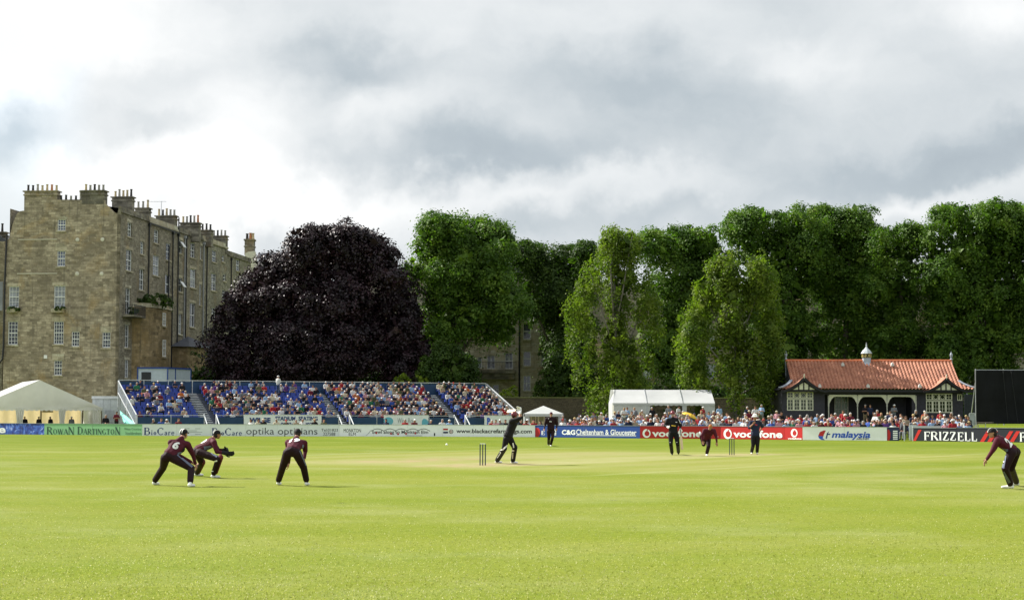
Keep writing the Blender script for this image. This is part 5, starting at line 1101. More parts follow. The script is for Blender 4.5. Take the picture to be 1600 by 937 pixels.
def tree(name, label, cat, Y, lobes, mt, group=None, z0=0, trunk=.35, bark=None, tx=None, limbs=7, depth=.9, ycap=9, sprigs=True, **kw):
    """lobes: photo columns/rows (cx, cy, rx, ry[, dy metres]) turned into metres at distance Y"""
    global NLEAF
    k = Y/2900; LL = []
    for l in lobes:
        cx, cy, rx, ry = l[:4]; dy = l[4] if len(l) > 4 else 0; p = at(cx, cy, Y+dy); LL.append(((p.x, p.y, p.z), (rx*k, min(rx*k*depth, ycap), ry*k)))
    # small outlying lobes break the outline
    if sprigs:
        extra = []
        for c, r in LL:
            for j in range(5 if name != 'birch_tree' else 4):
                d = fibdirs(1)[0]; 
                if d[2] < (-.2 if name != 'birch_tree' else -.7): continue
                s_ = rng.uniform(.20, .34) if name != 'birch_tree' else rng.uniform(.26, .46); extra.append((tuple(np.array(c)+d*np.array(r)*rng.uniform(.82, 1.0 if name != 'birch_tree' else 1.22)), tuple(np.array(r)*s_)))
        LL += extra
    tp = at(tx if tx else sum(l[0] for l in lobes)/len(lobes), 640, Y); base = Vector((tp.x, tp.y, z0))
    root = thing(name, base, label, cat, group)
    NLEAF += leaves('crown', None, None, root, mt, LL, **kw)
    top = max(c[2] for c, r in LL); mb = MB(); H = top-z0
    mb.tube([(0, 0, -.1), (.1, 0, .5), (-.1, .1, H*.3), (.15, -.1, H*.55), (0, 0, H*.85)], [trunk*1.3, trunk, trunk*.8, trunk*.55, trunk*.15], 10)
    big = sorted(LL, key=lambda q: -q[1][0])[:limbs]
    for c, r in big:
        e = Vector(c)-base; s_ = Vector((0, 0, min(e.z*.55, H*.5))); m_ = s_.lerp(e, .5)+Vector((0, 0, -.3)); mb.tube([s_, m_, e, e+Vector((e.x*.12, 0, r[2]*.5))], [trunk*.45, trunk*.32, trunk*.2, trunk*.06], 7)
    mb.build('trunk', bark or BARK, root, smooth=True)
    return root
G1 = 'green park trees behind the ground'
def env(rows, n, rx, ratio=(.8, 1.15), dyr=3.0, seed=1, edge=.5):
    """fill a crown outline (row, left, right) with lobes of uneven size; some sit right on the edge"""
    q = random.Random(seed); out = []; y0, y1 = rows[0][0], rows[-1][0]
    def lr(y):
        for (a, l, r), (b, l2, r2) in zip(rows, rows[1:]):
            if a <= y <= b: t = (y-a)/(b-a); w = min(9, (r-l)*.08); return l+(l2-l)*t+w*math.sin(y*.11+seed), r+(r2-r)*t+w*math.sin(y*.13+seed*2.3)
    for i in range(n):
        r_ = q.uniform(*rx)*(1 if i % 3 else .72); h_ = r_*q.uniform(*ratio); y = q.uniform(y0+h_*.85, y1-h_*.6) if i > n*.22 else y0+h_*q.uniform(.9, 1.5)
        l, r = lr(min(max(y, y0), y1)); ly, ry_ = l+r_*.9, r-r_*.9
        if ly > ry_: ly = ry_ = (l+r)/2
        x = q.uniform(ly, ry_) if q.random() > edge else (ly+q.uniform(0, r_*.4) if q.random() < .5 else ry_-q.uniform(0, r_*.4))
        out.append((x, y, r_, h_, q.uniform(-dyr, dyr)))
    # a solid heart so that the sky does not show through the middle
    for k in range(4):
        y = y0+(y1-y0)*(.3+.18*k); l, r = lr(y); out.append(((l+r)/2, y, (r-l)*.33, (y1-y0)*.17, .6))
    for k in range(3): y = y0+(y1-y0)*(.2+.25*k); l, r = lr(y); out.append(((l+r)/2+(r-l)*.2*(-1)**k, y, (r-l)*.26, (y1-y0)*.15, 1.2))
    return out
kw_ = dict(per=150, size=.225, clumpA=3.0, cr=1.15, sprigs=False, ycap=5.5)
tree('copper_beech', 'huge dark purple beech towering behind the blue stand', 'tree', 189, env([(352, 520, 560), (362, 492, 574), (374, 462, 584), (386, 438, 600), (400, 428, 618), (424, 400, 634), (448, 372, 654), (490, 322, 660), (540, 322, 666), (575, 332, 664), (604, 345, 650)], 110, (15, 36), (.6, .95), seed=33, edge=.5)+[(388, 470, 34, 30), (362, 500, 28, 24), (354, 556, 34, 36), (642, 505, 24, 46), (645, 560, 24, 38), (432, 446, 28, 24), (515, 480, 80, 60), (430, 545, 66, 36), (545, 357, 12, 8), (484, 370, 12, 8)], L_BEECH, trunk=.6, bark=BARKD, tx=505, per=130, size=.235, clumpA=2.8, cr=1.15, depth=.8, ycap=7, sprigs=False)
tree('maple_tree', 'broad bright green tree with lumpy crown right of the purple beech', 'tree', 192, env([(334, 705, 760), (348, 662, 785), (370, 648, 797), (400, 622, 806), (430, 636, 810), (460, 652, 818), (490, 655, 818), (512, 665, 812), (530, 690, 790)], 44, (17, 36), seed=4)+[(660, 450, 22, 32), (668, 496, 22, 30), (648, 420, 18, 20)], L_GREEN, trunk=.45, tx=712, **kw_)
tree('lime_tree', 'dark green tree with a sunlit flat top left of the taller birch', 'tree', 200, env([(374, 818, 926), (390, 804, 936), (440, 802, 936), (492, 820, 930), (520, 842, 926), (600, 854, 926)], 50, (15, 28), seed=5)+[(836, 402, 24, 24), (868, 398, 28, 20), (905, 397, 27, 20), (815, 420, 20, 26)], L_DARK, trunk=.4, tx=868, **kw_)
def tails(cols, q): return [(x+q.uniform(-4, 4), y+q.uniform(-8, 8), q.uniform(4, 7), q.uniform(16, 30), q.uniform(-2, 2)) for x, y in cols]
kb = dict(per=52, size=.19, clumpA=.8, cr=.6, droop=1.3, stringy=.12, jitter=.3, depth=.9, sprigs=False, ycap=3.2)
tree('birch_tree', 'tall yellow green weeping birch behind the white tent left end', 'tree', 172, env([(354, 962, 980), (372, 940, 1000), (400, 924, 1014), (430, 902, 1022), (460, 890, 1026), (500, 896, 1030), (540, 896, 1024), (580, 904, 1012), (610, 922, 1002), (634, 938, 992)], 46, (9, 20), (1.2, 2.1), 2.2, 21, .62)[:-7]+[(966, 450, 24, 46), (962, 540, 26, 50)]+tails([(896, 470), (902, 548), (898, 590), (925, 618), (1024, 500), (1018, 560), (1004, 600), (942, 385), (1008, 420), (985, 372), (890, 510)], random.Random(3)), L_BIRCH, group='weeping birches by the white tent', trunk=.25, bark=mat('bark_birch', (.14, .13, .11), var=.4), tx=960, limbs=14, **kb)
tree('birch_tree', 'shorter yellow green weeping birch hanging over the white tent right end', 'tree', 164.5, env([(394, 1140, 1190), (410, 1120, 1200), (440, 1106, 1206), (470, 1076, 1210), (500, 1064, 1216), (550, 1060, 1216), (590, 1062, 1210), (628, 1076, 1206)], 54, (9, 21), (1.1, 1.9), 2.2, 9, .6)[:-7]+[(1160, 455, 24, 36), (1140, 540, 34, 52)]+tails([(1066, 500), (1062, 560), (1076, 606), (1100, 618), (1216, 500), (1216, 560), (1206, 604), (1120, 432), (1206, 440), (1150, 404), (1184, 404), (1086, 470)], random.Random(5)), L_BIRCH, group='weeping birches by the white tent', trunk=.20, bark=MATS['bark_birch'], tx=1148, z0=.8, limbs=14, **kb)
tree('maple_tree', 'green tree with rounded sunlit top between the two birches', 'tree', 198, env([(352, 1022, 1088), (368, 1002, 1124), (400, 1004, 1136), (450, 1008, 1134), (520, 1010, 1112), (610, 1020, 1100)], 36, (16, 32), seed=7), L_GREEN, group=G1, trunk=.4, tx=1065, **kw_)
tree('chestnut_tree', 'tall green tree right behind the shorter birch', 'tree', 200, env([(320, 1200, 1262), (334, 1180, 1288), (346, 1134, 1294), (372, 1130, 1292), (430, 1148, 1294), (500, 1170, 1294), (570, 1190, 1292), (615, 1200, 1280)], 42, (16, 33), seed=11), L_GREEN, group=G1, trunk=.45, tx=1232, z0=1, **kw_)
tree('chestnut_tree', 'tall green tree rising over the pavilion cupola', 'tree', 203, env([(321, 1290, 1344), (338, 1274, 1370), (370, 1270, 1378), (430, 1270, 1382), (500, 1270, 1384), (600, 1276, 1384)], 34, (16, 31), seed=12), L_GREEN, group=G1, trunk=.45, tx=1322, z0=1, **kw_)
tree('chestnut_tree', 'slightly lower green tree over the pavilion right half', 'tree', 199, env([(346, 1366, 1440), (366, 1354, 1450), (430, 1350, 1456), (500, 1350, 1460), (612, 1360, 1462)], 34, (16, 31), seed=13), L_GREEN, group=G1, trunk=.45, tx=1408, z0=1, **kw_)
tree('maple_tree', 'tallest bright green tree above the black sight screen', 'tree', 196, env([(312, 1486, 1590), (328, 1454, 1624), (370, 1446, 1630), (430, 1444, 1632), (500, 1448, 1632), (600, 1460, 1622)], 58, (18, 36), seed=14), L_GREEN, group=G1, trunk=.5, tx=1525, z0=1, **kw_)
tree('maple_tree', 'green tree cropped by the right margin', 'tree', 193, env([(322, 1620, 1680), (350, 1600, 1700), (600, 1600, 1700)], 22, (22, 40), seed=15), L_GREEN, group=G1, trunk=.5, tx=1650, z0=1, **kw_)
tree('holly_bush', 'round dark green bush behind the right end of the stand', 'bush', 184, [(697, 578, 42, 42), (675, 590, 26, 28), (718, 592, 28, 30)], L_DARK, trunk=.15, per=50, size=.22, clumpA=.8, cr=.6, tx=695)
tree('ivy_tree', 'dark ivy clad shrub tree behind the brick wall and gazebo', 'bush', 191, [(890, 585, 40, 44), (862, 605, 24, 30), (915, 605, 30, 36)], L_DARK, trunk=.2, per=50, size=.24, clumpA=.9, cr=.6, tx=890)
tree('shrub', 'small bright yellow green shrub above the stand, the left one', 'shrub', 182, [(627, 592, 11, 8), (633, 597, 10, 8)], L_YELLOW, group='bright shrubs over the stand rail', trunk=.05, per=26, size=.2, clumpA=.4, cr=.3, core=False, tx=628, sprigs=False)
tree('shrub', 'small bright yellow green shrub above the stand, the right one', 'shrub', 182, [(650, 593, 9, 8), (660, 597, 10, 7)], L_YELLOW, group='bright shrubs over the stand rail', trunk=.05, per=26, size=.2, clumpA=.4, cr=.3, core=False, tx=655, sprigs=False)
tree('shrub', 'feathery yellow green shrub before the stone house and brick wall', 'shrub', 187.5, [(792, 617, 9, 10), (803, 612, 5, 14), (784, 620, 7, 7)], L_YELLOW, trunk=.05, per=22, size=.2, clumpA=.4, cr=.3, core=False, tx=794, sprigs=False)
tree('balcony_plants', 'trailing planting along the top of the stone bow', 'plant', 191, [(218, 470, 10, 6), (232, 467, 12, 7), (248, 467, 13, 8), (262, 472, 8, 8)], L_DARK, trunk=.03, per=30, size=.2, clumpA=.4, cr=.35, core=False, tx=240, sprigs=False, z0=zb+.45, limbs=1)
tree('balcony_plants', 'dark potted plants on the small iron balcony', 'plant', 187.6, [(205, 486, 7, 5), (216, 487, 7, 4)], L_DARK, trunk=.03, per=26, size=.16, clumpA=.3, cr=.25, core=False, tx=210, sprigs=False, z0=zbl+.02, limbs=1)
for px, lab in ((21.5, 'green plants in the left upper window box of the gable'), (93, 'green plants in the middle upper window box of the gable')):
    tree('window_plants', lab, 'plant', 184.7 if px > 50 else 185.8, [(px-3, 481, 5, 2.6), (px+4, 481.5, 5, 3)], L_DARK, trunk=.02, per=26, size=.13, clumpA=.12, cr=.16, core=False, tx=px, sprigs=False, z0=FG.loc(px, 482.5).z-.05, limbs=1)
# the shaded hedge under the trees on the right
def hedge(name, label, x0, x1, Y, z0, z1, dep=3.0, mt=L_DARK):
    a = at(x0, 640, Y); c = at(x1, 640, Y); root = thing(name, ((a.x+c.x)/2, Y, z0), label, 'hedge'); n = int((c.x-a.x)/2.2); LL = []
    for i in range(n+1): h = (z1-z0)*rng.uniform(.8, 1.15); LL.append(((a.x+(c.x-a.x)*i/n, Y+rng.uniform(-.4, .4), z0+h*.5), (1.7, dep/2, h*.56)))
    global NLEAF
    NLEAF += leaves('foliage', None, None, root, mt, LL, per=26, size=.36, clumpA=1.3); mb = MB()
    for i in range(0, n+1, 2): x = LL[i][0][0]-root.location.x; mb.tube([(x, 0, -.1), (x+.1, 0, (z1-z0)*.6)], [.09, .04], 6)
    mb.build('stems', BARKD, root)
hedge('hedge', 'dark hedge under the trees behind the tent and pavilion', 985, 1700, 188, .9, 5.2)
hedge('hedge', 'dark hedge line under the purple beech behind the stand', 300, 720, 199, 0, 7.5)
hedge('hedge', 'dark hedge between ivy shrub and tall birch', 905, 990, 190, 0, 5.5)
print('LEAVES', NLEAF)
# ================================================================== PEOPLE
def ico(n=2):
    bm = bmesh.new(); bmesh.ops.create_icosphere(bm, subdivisions=n, radius=1); V = np.array([tuple(v.co) for v in bm.verts]); bm.free(); return V
ICO = ico(2)
def blobmesh(prims, voxel, ratio=None, smooth=2):
    """prims: (p0, r0, p1, r1, material, axes) where r is a number or (rx, ry, rz) along axes. One closed surface is grown over all of them."""
    bm = bmesh.new()
    for p0, r0, p1, r1, mi, ax in prims:
        pts = []
        for p, r in ((p0, r0), (p1, r1)):
            rv = np.array(r if isinstance(r, (tuple, list)) else (r, r, r)); q = ICO*rv
            if ax is not None: q = q @ np.array(ax)
            pts.append(q+np.array(p))
        vs = [bm.verts.new(tuple(p)) for p in np.concatenate(pts)]
        res = bmesh.ops.convex_hull(bm, input=vs)
        junk = [g for g in set(res['geom_interior']+res['geom_unused']) if isinstance(g, bmesh.types.BMVert)]
        bmesh.ops.delete(bm, geom=junk, context='VERTS')
    me = bpy.data.meshes.new('tmp'); bm.to_mesh(me); bm.free(); o = bpy.data.objects.new('tmp', me); COL.objects.link(o)
    m1 = o.modifiers.new('r', 'REMESH'); m1.mode = 'VOXEL'; m1.voxel_size = voxel
    m2 = o.modifiers.new('s', 'SMOOTH'); m2.iterations = smooth; m2.factor = .5
    if ratio: m3 = o.modifiers.new('d', 'DECIMATE'); m3.ratio = ratio
    dg = bpy.context.evaluated_depsgraph_get(); dg.update(); out = bpy.data.meshes.new_from_object(o.evaluated_get(dg))
    bpy.data.objects.remove(o); bpy.data.meshes.remove(me)
    n = len(out.polygons); c = np.zeros(n*3); out.polygons.foreach_get('center', c); c = c.reshape(-1, 3); best = np.full(n, 1e9); idx = np.zeros(n, int)
    for p0, r0, p1, r1, mi, ax in prims:
        a = np.array(p0, float); b = np.array(p1, float); d = b-a; L = d.dot(d); t = np.clip(((c-a) @ d)/L, 0, 1) if L > 1e-9 else np.zeros(n)
        q = c-(a+t[:, None]*d); R0 = np.array(r0 if isinstance(r0, (tuple, list)) else (r0,)*3, float); R1 = np.array(r1 if isinstance(r1, (tuple, list)) else (r1,)*3, float)
        rr = R0+(R1-R0)*t[:, None]
        if ax is not None: q = q @ np.array(ax).T
        dist = (np.linalg.norm(q/rr, axis=1)-1)*rr.mean(1)
        k = dist < best; best[k] = dist[k]; idx[k] = mi
    out.polygons.foreach_set('material_index', idx.astype('i')); out.polygons.foreach_set('use_smooth', np.ones(n, bool)); out.update(); return out
def hand(prims, wr, el, mi, s=1., side=1, fwd=None):
    """palm, four curled fingers of different length and a thumb from the side of the palm"""
    d = (wr-el).normalized(); f = (fwd or Vector((0, -1, 0))); sd_ = d.cross(f).normalized()*side; nrm = sd_.cross(d).normalized()
    pc = wr+d*.05*s; ax = (tuple(sd_), tuple(nrm), tuple(d)); prims.append((tuple(wr), .026*s, tuple(pc), (.040*s, .018*s, .045*s), mi, ax))
    for i, (o, L) in enumerate(((-.030, .062), (-.010, .074), (.010, .070), (.030, .054))):
        b = pc+sd_*o*s+d*.030*s; k = b+d*L*.5*s+nrm*.012*s; e = k+d*L*.35*s+nrm*.030*s
        prims.append((tuple(b), .0105*s, tuple(k), .0098*s, mi, None)); prims.append((tuple(k), .0098*s, tuple(e), .0085*s, mi, None))
    b = wr+sd_*-.030*s+d*.025*s; k = b+sd_*-.025*s+d*.028*s+nrm*.012*s; e = k+d*.028*s+nrm*.014*s-sd_*.004*s
    prims.append((tuple(b), .013*s, tuple(k), .012*s, mi, None)); prims.append((tuple(k), .012*s, tuple(e), .010*s, mi, None))
SKIN, SHIRT, TROU, SHOE, HAIR, ACC, GLOVE, EYE_ = range(8)
def head_prims(P, c, f, up, hairmode='hair', s=1.):
    f = f.normalized(); r = f.cross(up).normalized(); up = r.cross(f).normalized(); ax = (tuple(r), tuple(f), tuple(up)); V_ = lambda a, b, c_: tuple(c+(r*a+f*b+up*c_)*s)
    P.append((V_(0, 0, .02), (.074*s, .092*s, .098*s), V_(0, .01, -.02), (.068*s, .084*s, .09*s), SKIN, ax))
    P.append((V_(0, .03, -.07), (.048*s, .05*s, .042*s), V_(0, .045, -.085), (.034*s, .034*s, .03*s), SKIN, ax))
    P.append((V_(0, .088, .005), .012*s, V_(0, .108, -.022), .014*s, SKIN, ax)); P.append((V_(-.024, .082, -.055), .010*s, V_(.024, .082, -.055), .010*s, SKIN, ax))
    for sg in (-1, 1):
        P.append((V_(sg*.075, -.005, .0), (.012*s, .02*s, .028*s), V_(sg*.077, -.012, .012), (.010*s, .018*s, .024*s), SKIN, ax))
        P.append((V_(sg*.030, .084, .014), .0095*s, V_(sg*.032, .084, .014), .0095*s, EYE_, ax))
    if hairmode: P.append((V_(0, -.006, .050), (.080*s, .094*s, .078*s), V_(0, -.040, -.02), (.074*s, .070*s, .075*s), HAIR, ax))
def figure(J, f, s=1., sleeves='long', wide=1., hair='hair', gl=False, fwd_hand=None, headf=None, headup=None, shoes=None, voxel=.0125, pads=False, extra=None, bare=False):
    wide *= 1.08; f = Vector(f).normalized(); P = []; Z = Vector((0, 0, 1)); t = tuple
    ch = (J['shl']+J['shr'])/2; pel = J['pel']; upv = (J['neck']-pel).normalized(); rt = (J['shr']-J['shl']).normalized(); fr = upv.cross(rt).normalized(); rt = fr.cross(upv)
    ax = (t(rt), t(fr), t(upv)); hw = (J['shr']-J['shl']).length/2; hw = max(.15, min(.20, hw))
    c0 = ch-upv*.09; wst = pel.lerp(c0, .42)
    P.append((t(c0), (hw*1.0*wide, .125*wide, .12), t(wst), (.150*wide, .115*wide, .09), SHIRT, ax))
    P.append((t(wst), (.150*wide, .118*wide, .09), t(pel+upv*.03), (.165*wide, .130*wide, .075), SHIRT, ax))
    P.append((t(pel+upv*.0), (.160, .128, .08), t(pel-upv*.05), (.155, .125, .08), TROU, ax))
    P.append((t(ch+upv*.0), (hw*.75, .085, .06), t(J['neck']), (.075, .07, .04), SHIRT, ax))
    P.append((t(J['neck']-upv*.03), .058, t(J['head']), .050, SKIN, None)); P.append((t(J['neck']-upv*.035), .074, t(J['neck']-upv*.012), .068, SHIRT, None)); P.append((t(J['neck']-upv*.004), (.064, .064, .012), t(J['neck']+upv*.004), (.062, .062, .012), ACC if J.get('collar') else SHIRT, ax))
    for a in 'lr':
        sh, el, wr = J['sh'+a], J['el'+a], J['wr'+a]; hip, kn, an = J['hip'+a], J['kn'+a], J['an'+a]
        P.append((t(ch.lerp(sh, .4)), .085*wide, t(sh), .074*wide, SHIRT, None)); P.append((t(sh), .074*wide, t(el), .056*wide, SHIRT, None))
        lw = SHIRT if sleeves == 'long' else SKIN; m_ = el.lerp(wr, .93)
        if sleeves != 'long': P.append((t(sh), .078*wide, t(sh.lerp(el, .75)), .068, SHIRT, None))
        P.append((t(el), (.053 if lw == SHIRT else .044), t(m_), (.040 if lw == SHIRT else .031), lw, None))
        if gl == 'big':
            dd = (wr-el).normalized(); P.append((t(wr-dd*.03), .05, t(wr+dd*.06), .062, GLOVE, None)); hand(P, wr+dd*.03, el, GLOVE, 1.75, -1 if a == 'l' else 1, fwd_hand or f)
        elif gl: P.append((t(el.lerp(wr, .86)), .048, t(wr), .05, GLOVE, None)); hand(P, wr, el, GLOVE, 1.35, -1 if a == 'l' else 1, fwd_hand or f)
        else: hand(P, wr, el, SKIN, 1.08, -1 if a == 'l' else 1, fwd_hand or f)
        P.append((t(pel.lerp(hip, .6)), .12, t(hip), .120, TROU, None)); P.append((t(hip), .120, t(kn), .086, TROU, None))
        P.append((t(kn), .086, t(an+(kn-an).normalized()*.05), .076, TROU, None))
        foot = J.get('toe'+a) or (an+f*.17-Z*.045); fd = (foot-an); fd.z = 0; fd = fd.normalized() if fd.length > .01 else f
        sa = (t(fd.cross(Z)), t(fd), t(Z)); an2 = an-Z*.0
        if J.get('lift'+a): P.append((t(an), .05, t(J['toe'+a]), .036, SHOE, None))
        else: P.append((t(Vector((an.x, an.y, .048))-fd*.035), (.044, .05, .046), t(Vector((an.x, an.y, .036))+fd*.17), (.042, .05, .032), SHOE, sa)); P.append((t(Vector((an.x, an.y, .05))), .046, t(an), .044, SHOE, None))
        if pads:
            side = (f+Vector((0, 0, 0))).normalized(); k2 = kn+side*.05+(kn-an).normalized()*.10; a2 = an+side*.045+(kn-an).normalized()*.085
            pr = (kn-an).normalized(); lat = pr.cross(side).normalized(); pax = (t(lat), t(side), t(pr))
            P.append((t(k2), (.088, .06, .05), t(a2), (.082, .055, .04), ACC, pax))
    head_prims(P, J['head'], Vector(headf) if headf else f, Vector(headup) if headup else Z, hair)
    if extra: P += extra
    return blobmesh(P, voxel)
def pm(name, c, **k): return mat('cloth_'+name, c, rough=.75, var=.22, scale=5, spec=.2, bump=1.0, bscale=7, **k)
MAR = pm('maroon', (.062, .006, .016)); MARD = pm('dark_maroon', (.014, .0035, .006)); BLKC = pm('black', (.006, .0065, .008)); NAVC = pm('navy', (.012, .018, .045)); WHC = pm('white', (.75, .75, .74)); GREYC = pm('slate_grey', (.12, .135, .19)); SKN = mat('skin', (.38, .20, .135), rough=.6, var=.08); SKN2 = mat('skin_tan', (.30, .15, .095), rough=.6, var=.08)
HAIRD = mat('hair_dark', (.02, .014, .01), rough=.8); GING = mat('hair_ginger', (.35, .12, .03), rough=.7, var=.3); EYEM = mat('eye_dark', (.015, .012, .012), rough=.3); MAPAD = pm('maroon_pad', (.10, .015, .018)); GLV_ = pm('glove_black', (.012, .012, .014)); HELM = mat('helmet_maroon', (.13, .008, .014), rough=.35, spec=.5); WOOD = mat('bat_willow', (.62, .50, .33), rough=.55, var=.1)
TORSO = {}
def person(Y, label, f, joints, mats_, group=None, foot=None, cap=None, **kw):
    """joints in photo columns/rows plus metres of depth relative to Y; ankles come from where each sole meets the turf"""
    J = {}
    for k, v in joints.items():
        if isinstance(v, bool): J[k] = v; continue
        J[k] = at(v[0], v[1], Y+(v[2] if len(v) > 2 else 0))
    for k, v in (foot or {}).items(): g_ = gnd(v[0], v[1]); J['an'+k] = Vector((g_.x, g_.y, .105))
    base = Vector((J['pel'].x, J['pel'].y, 0)); L = {k: (v if isinstance(v, bool) else v-base) for k, v in J.items()}
    root = thing('person', base, label, 'person', group); me = figure(L, f, **kw); 
    for m_ in mats_: me.materials.append(m_)
    me.name = 'body'; o = bpy.data.objects.new('body', me); COL.objects.link(o); o.parent = root
    root['fv'] = 1; del root['fv']; hf = Vector(kw.get('headf') or f).normalized(); hu = Vector(kw.get('headup') or (0, 0, 1)); r = hf.cross(hu).normalized(); hu = r.cross(hf)
    up_ = (L['neck']-L['pel']).normalized(); rt_ = (L['shr']-L['shl']).normalized(); fr_ = up_.cross(rt_).normalized(); rt_ = fr_.cross(up_); TORSO[root.name] = (L['neck'], rt_, fr_, up_)
    HM = Matrix.Translation(L['head']) @ Matrix((r, hf, hu)).transposed().to_4x4()
    return root, o, HM, base
def dome(mb, rx, ry, rz, z0=.03, n=16, m=6, mi=0, back=-.005):
    V = []; 
    for j in range(m+1):
        a = j/m*math.pi/2
        for i in range(n): b = 2*math.pi*i/n; V.append((rx*math.cos(a)*math.cos(b), back+ry*math.cos(a)*math.sin(b), z0+rz*math.sin(a)))
    mb.add(V, [(j*n+i, j*n+(i+1) % n, (j+1)*n+(i+1) % n, (j+1)*n+i) for j in range(m) for i in range(n)], mi)
def peak(mb, w, l, z, mi=0, y0=.07):
    V = []; n = 8
    for k, zz in enumerate((z, z-.012)):
        V += [(w*math.cos(math.pi*i/n), y0+l*math.sin(math.pi*i/n), zz-.02*math.sin(math.pi*i/n)) for i in range(n+1)]
    mb.add(V, [tuple(range(n+1)), tuple(range(2*n+1, n, -1))]+[(i, i+1, n+2+i, n+1+i) for i in range(n)], mi)
def add_cap(root, HM, m_, stripe=None, panel=None, name='cap'):
    mb = MB(HM); dome(mb, .089, .106, .100, .022); 
    mb.lathe((0, -.005, .012), [(.088, 0), (.092, .012)], 16); 
    c = mb.build(name, m_, root, smooth=True); 
    mb = MB(HM); peak(mb, .066, .085, .032, y0=.075); mb.build('peak', panel or m_, c)
    if stripe:
        mb = MB(HM); pts = []
        for x, w in ((.030, .010), (-.030, .010)):
            P_ = [(x*1.1*math.cos(0)+0, -.005+.1085*math.cos(a)*math.copysign(1, 1), .024+.103*math.sin(a)) for a in np.linspace(0, math.pi, 12)]
            P_ = [(x*(1.15-.3*math.sin(a)), -.005+.1085*math.cos(a), .024+.103*math.sin(a)*math.sqrt(max(.05, 1-(x/.089)**2))) for a in np.linspace(0.05, math.pi-.05, 14)]
            for a_, b_ in zip(P_, P_[1:]): mb.bar(a_, b_, w*1.6, .006, up=(0, 0, 1))
        mb.build('cap_piping', stripe, c)
def add_helmet(root, HM, m_):
    mb = MB(HM); dome(mb, .105, .125, .120, .015); mb.lathe((0, -.005, -.03), [(.100, 0), (.104, .05)], 16); c = mb.build('helmet', m_, root, smooth=True)
    mb = MB(HM); peak(mb, .085, .06, .03, y0=.09); mb.build('helmet_peak', m_, c)
    mb = MB(HM)
    for z in (-.09, -.06, -.03): 
        P_ = [(.10*math.cos(a), .02+.115*math.sin(a), z) for a in np.linspace(.05, math.pi-.05, 9)]
        for a_, b_ in zip(P_, P_[1:]): mb.bar(a_, b_, .006)
    mb.build('grille', GALV, c)
def project(root, body, base, pts_faces, mt, name, off=.007):
    """lay a flat shape on the body's real surface, seen from the shirt's outside"""
    bv = BVHTree.FromPolygons([v.co+base for v in body.data.vertices], [p.vertices[:] for p in body.data.polygons]); V, Fs = pts_faces; out = []; ok = []
    for (px, py) in V:
        d = rayd(px, py); h = bv.ray_cast(EYE, d); ok.append(h[0] is not None); out.append((h[0]+h[1]*off-d*.004-base) if h[0] is not None else Vector((0, 0, 0)))
    Fs2 = [f_ for f_ in Fs if all(ok[i] for i in f_) and max((out[f_[0]]-out[i]).length for i in f_) < .12]
    if not Fs2: return
    par = list(range(len(V)))
    def fnd(i):
        while par[i] != i: i = par[i]
        return i
    for f_ in Fs2:
        for i in f_[1:]: par[fnd(i)] = fnd(f_[0])
    cnt = {}
    for f_ in Fs2: cnt[fnd(f_[0])] = cnt.get(fnd(f_[0]), 0)+1
    top_ = max(cnt, key=cnt.get); Fs2 = [f_ for f_ in Fs2 if fnd(f_[0]) == top_]
    used = sorted({i for f_ in Fs2 for i in f_}); mp = {i: k for k, i in enumerate(used)}
    return MB().add([out[i] for i in used], [tuple(mp[i] for i in f_) for f_ in Fs2]).build(name, mt, root)
def strip_px(p0, p1, w0, w1=None, n=14):
    w1 = w1 or w0; V = []; dx, dy = p1[0]-p0[0], p1[1]-p0[1]; L = math.hypot(dx, dy); nx, ny = -dy/L, dx/L
    for i in range(n+1):
        t = i/n; w = w0+(w1-w0)*t
        for k in (-.5, 0, .5): V.append((p0[0]+dx*t+nx*w*k, p0[1]+dy*t+ny*w*k))
    return V, [(3*i+k, 3*i+k+1, 3*i+k+4, 3*i+k+3) for i in range(n) for k in range(2)]
def num_px(body, x0, y0, x1, y1, rot=0., bold=.06):
    v, f = text_mesh(body, (x0, x1, 0, y1-y0), bold=bold); cx, cy = (x0+x1)/2, (y0+y1)/2; out = []
    for (x, _, z) in v: X = x-cx; Y_ = (y1-z)-cy; out.append((cx+X*math.cos(rot)-Y_*math.sin(rot), cy+X*math.sin(rot)+Y_*math.cos(rot)))
    # subdivide triangles once so that the figure follows the cloth
    out = list(out); nf = []; cache = {}
    def mid(a, b):
        k = (min(a, b), max(a, b))
        if k not in cache: cache[k] = len(out); out.append(((out[a][0]+out[b][0])/2, (out[a][1]+out[b][1])/2))
        return cache[k]
    for f_ in f:
        if len(f_) == 3: a, b, c = f_; ab, bc, ca = mid(a, b), mid(b, c), mid(c, a); nf += [(a, ab, ca), (ab, b, bc), (ca, bc, c), (ab, bc, ca)]
        else: nf.append(f_)
    return out, nf
GF = 'fielders in maroon'
SOM = lambda acc=WHC: [SKN, MAR, MARD, WHC, HAIRD, acc, GLV_, EYEM]
def back_number(root, body, txt, h=.23, w=.15, down=.17, shift=0., mt=None):
    """figure sewn on the back: laid on the shirt along the direction of the back itself"""
    nk, rt, fr, up = TORSO[root.name]; v, f = num_px(txt, -w/2, 0, w/2, h, 0, .05); bv = BVHTree.FromPolygons([q.co for q in body.data.vertices], [p.vertices[:] for p in body.data.polygons]); out = []
    for (x, z) in v:
        o = nk+rt*(x+shift)-up*(down+z)-fr*.5; hh = bv.ray_cast(o, fr); out.append(hh[0]-fr*.009 if hh[0] is not None else o+fr*.4)
    return MB().add(out, f).build('shirt_number', mt or WHC, root)
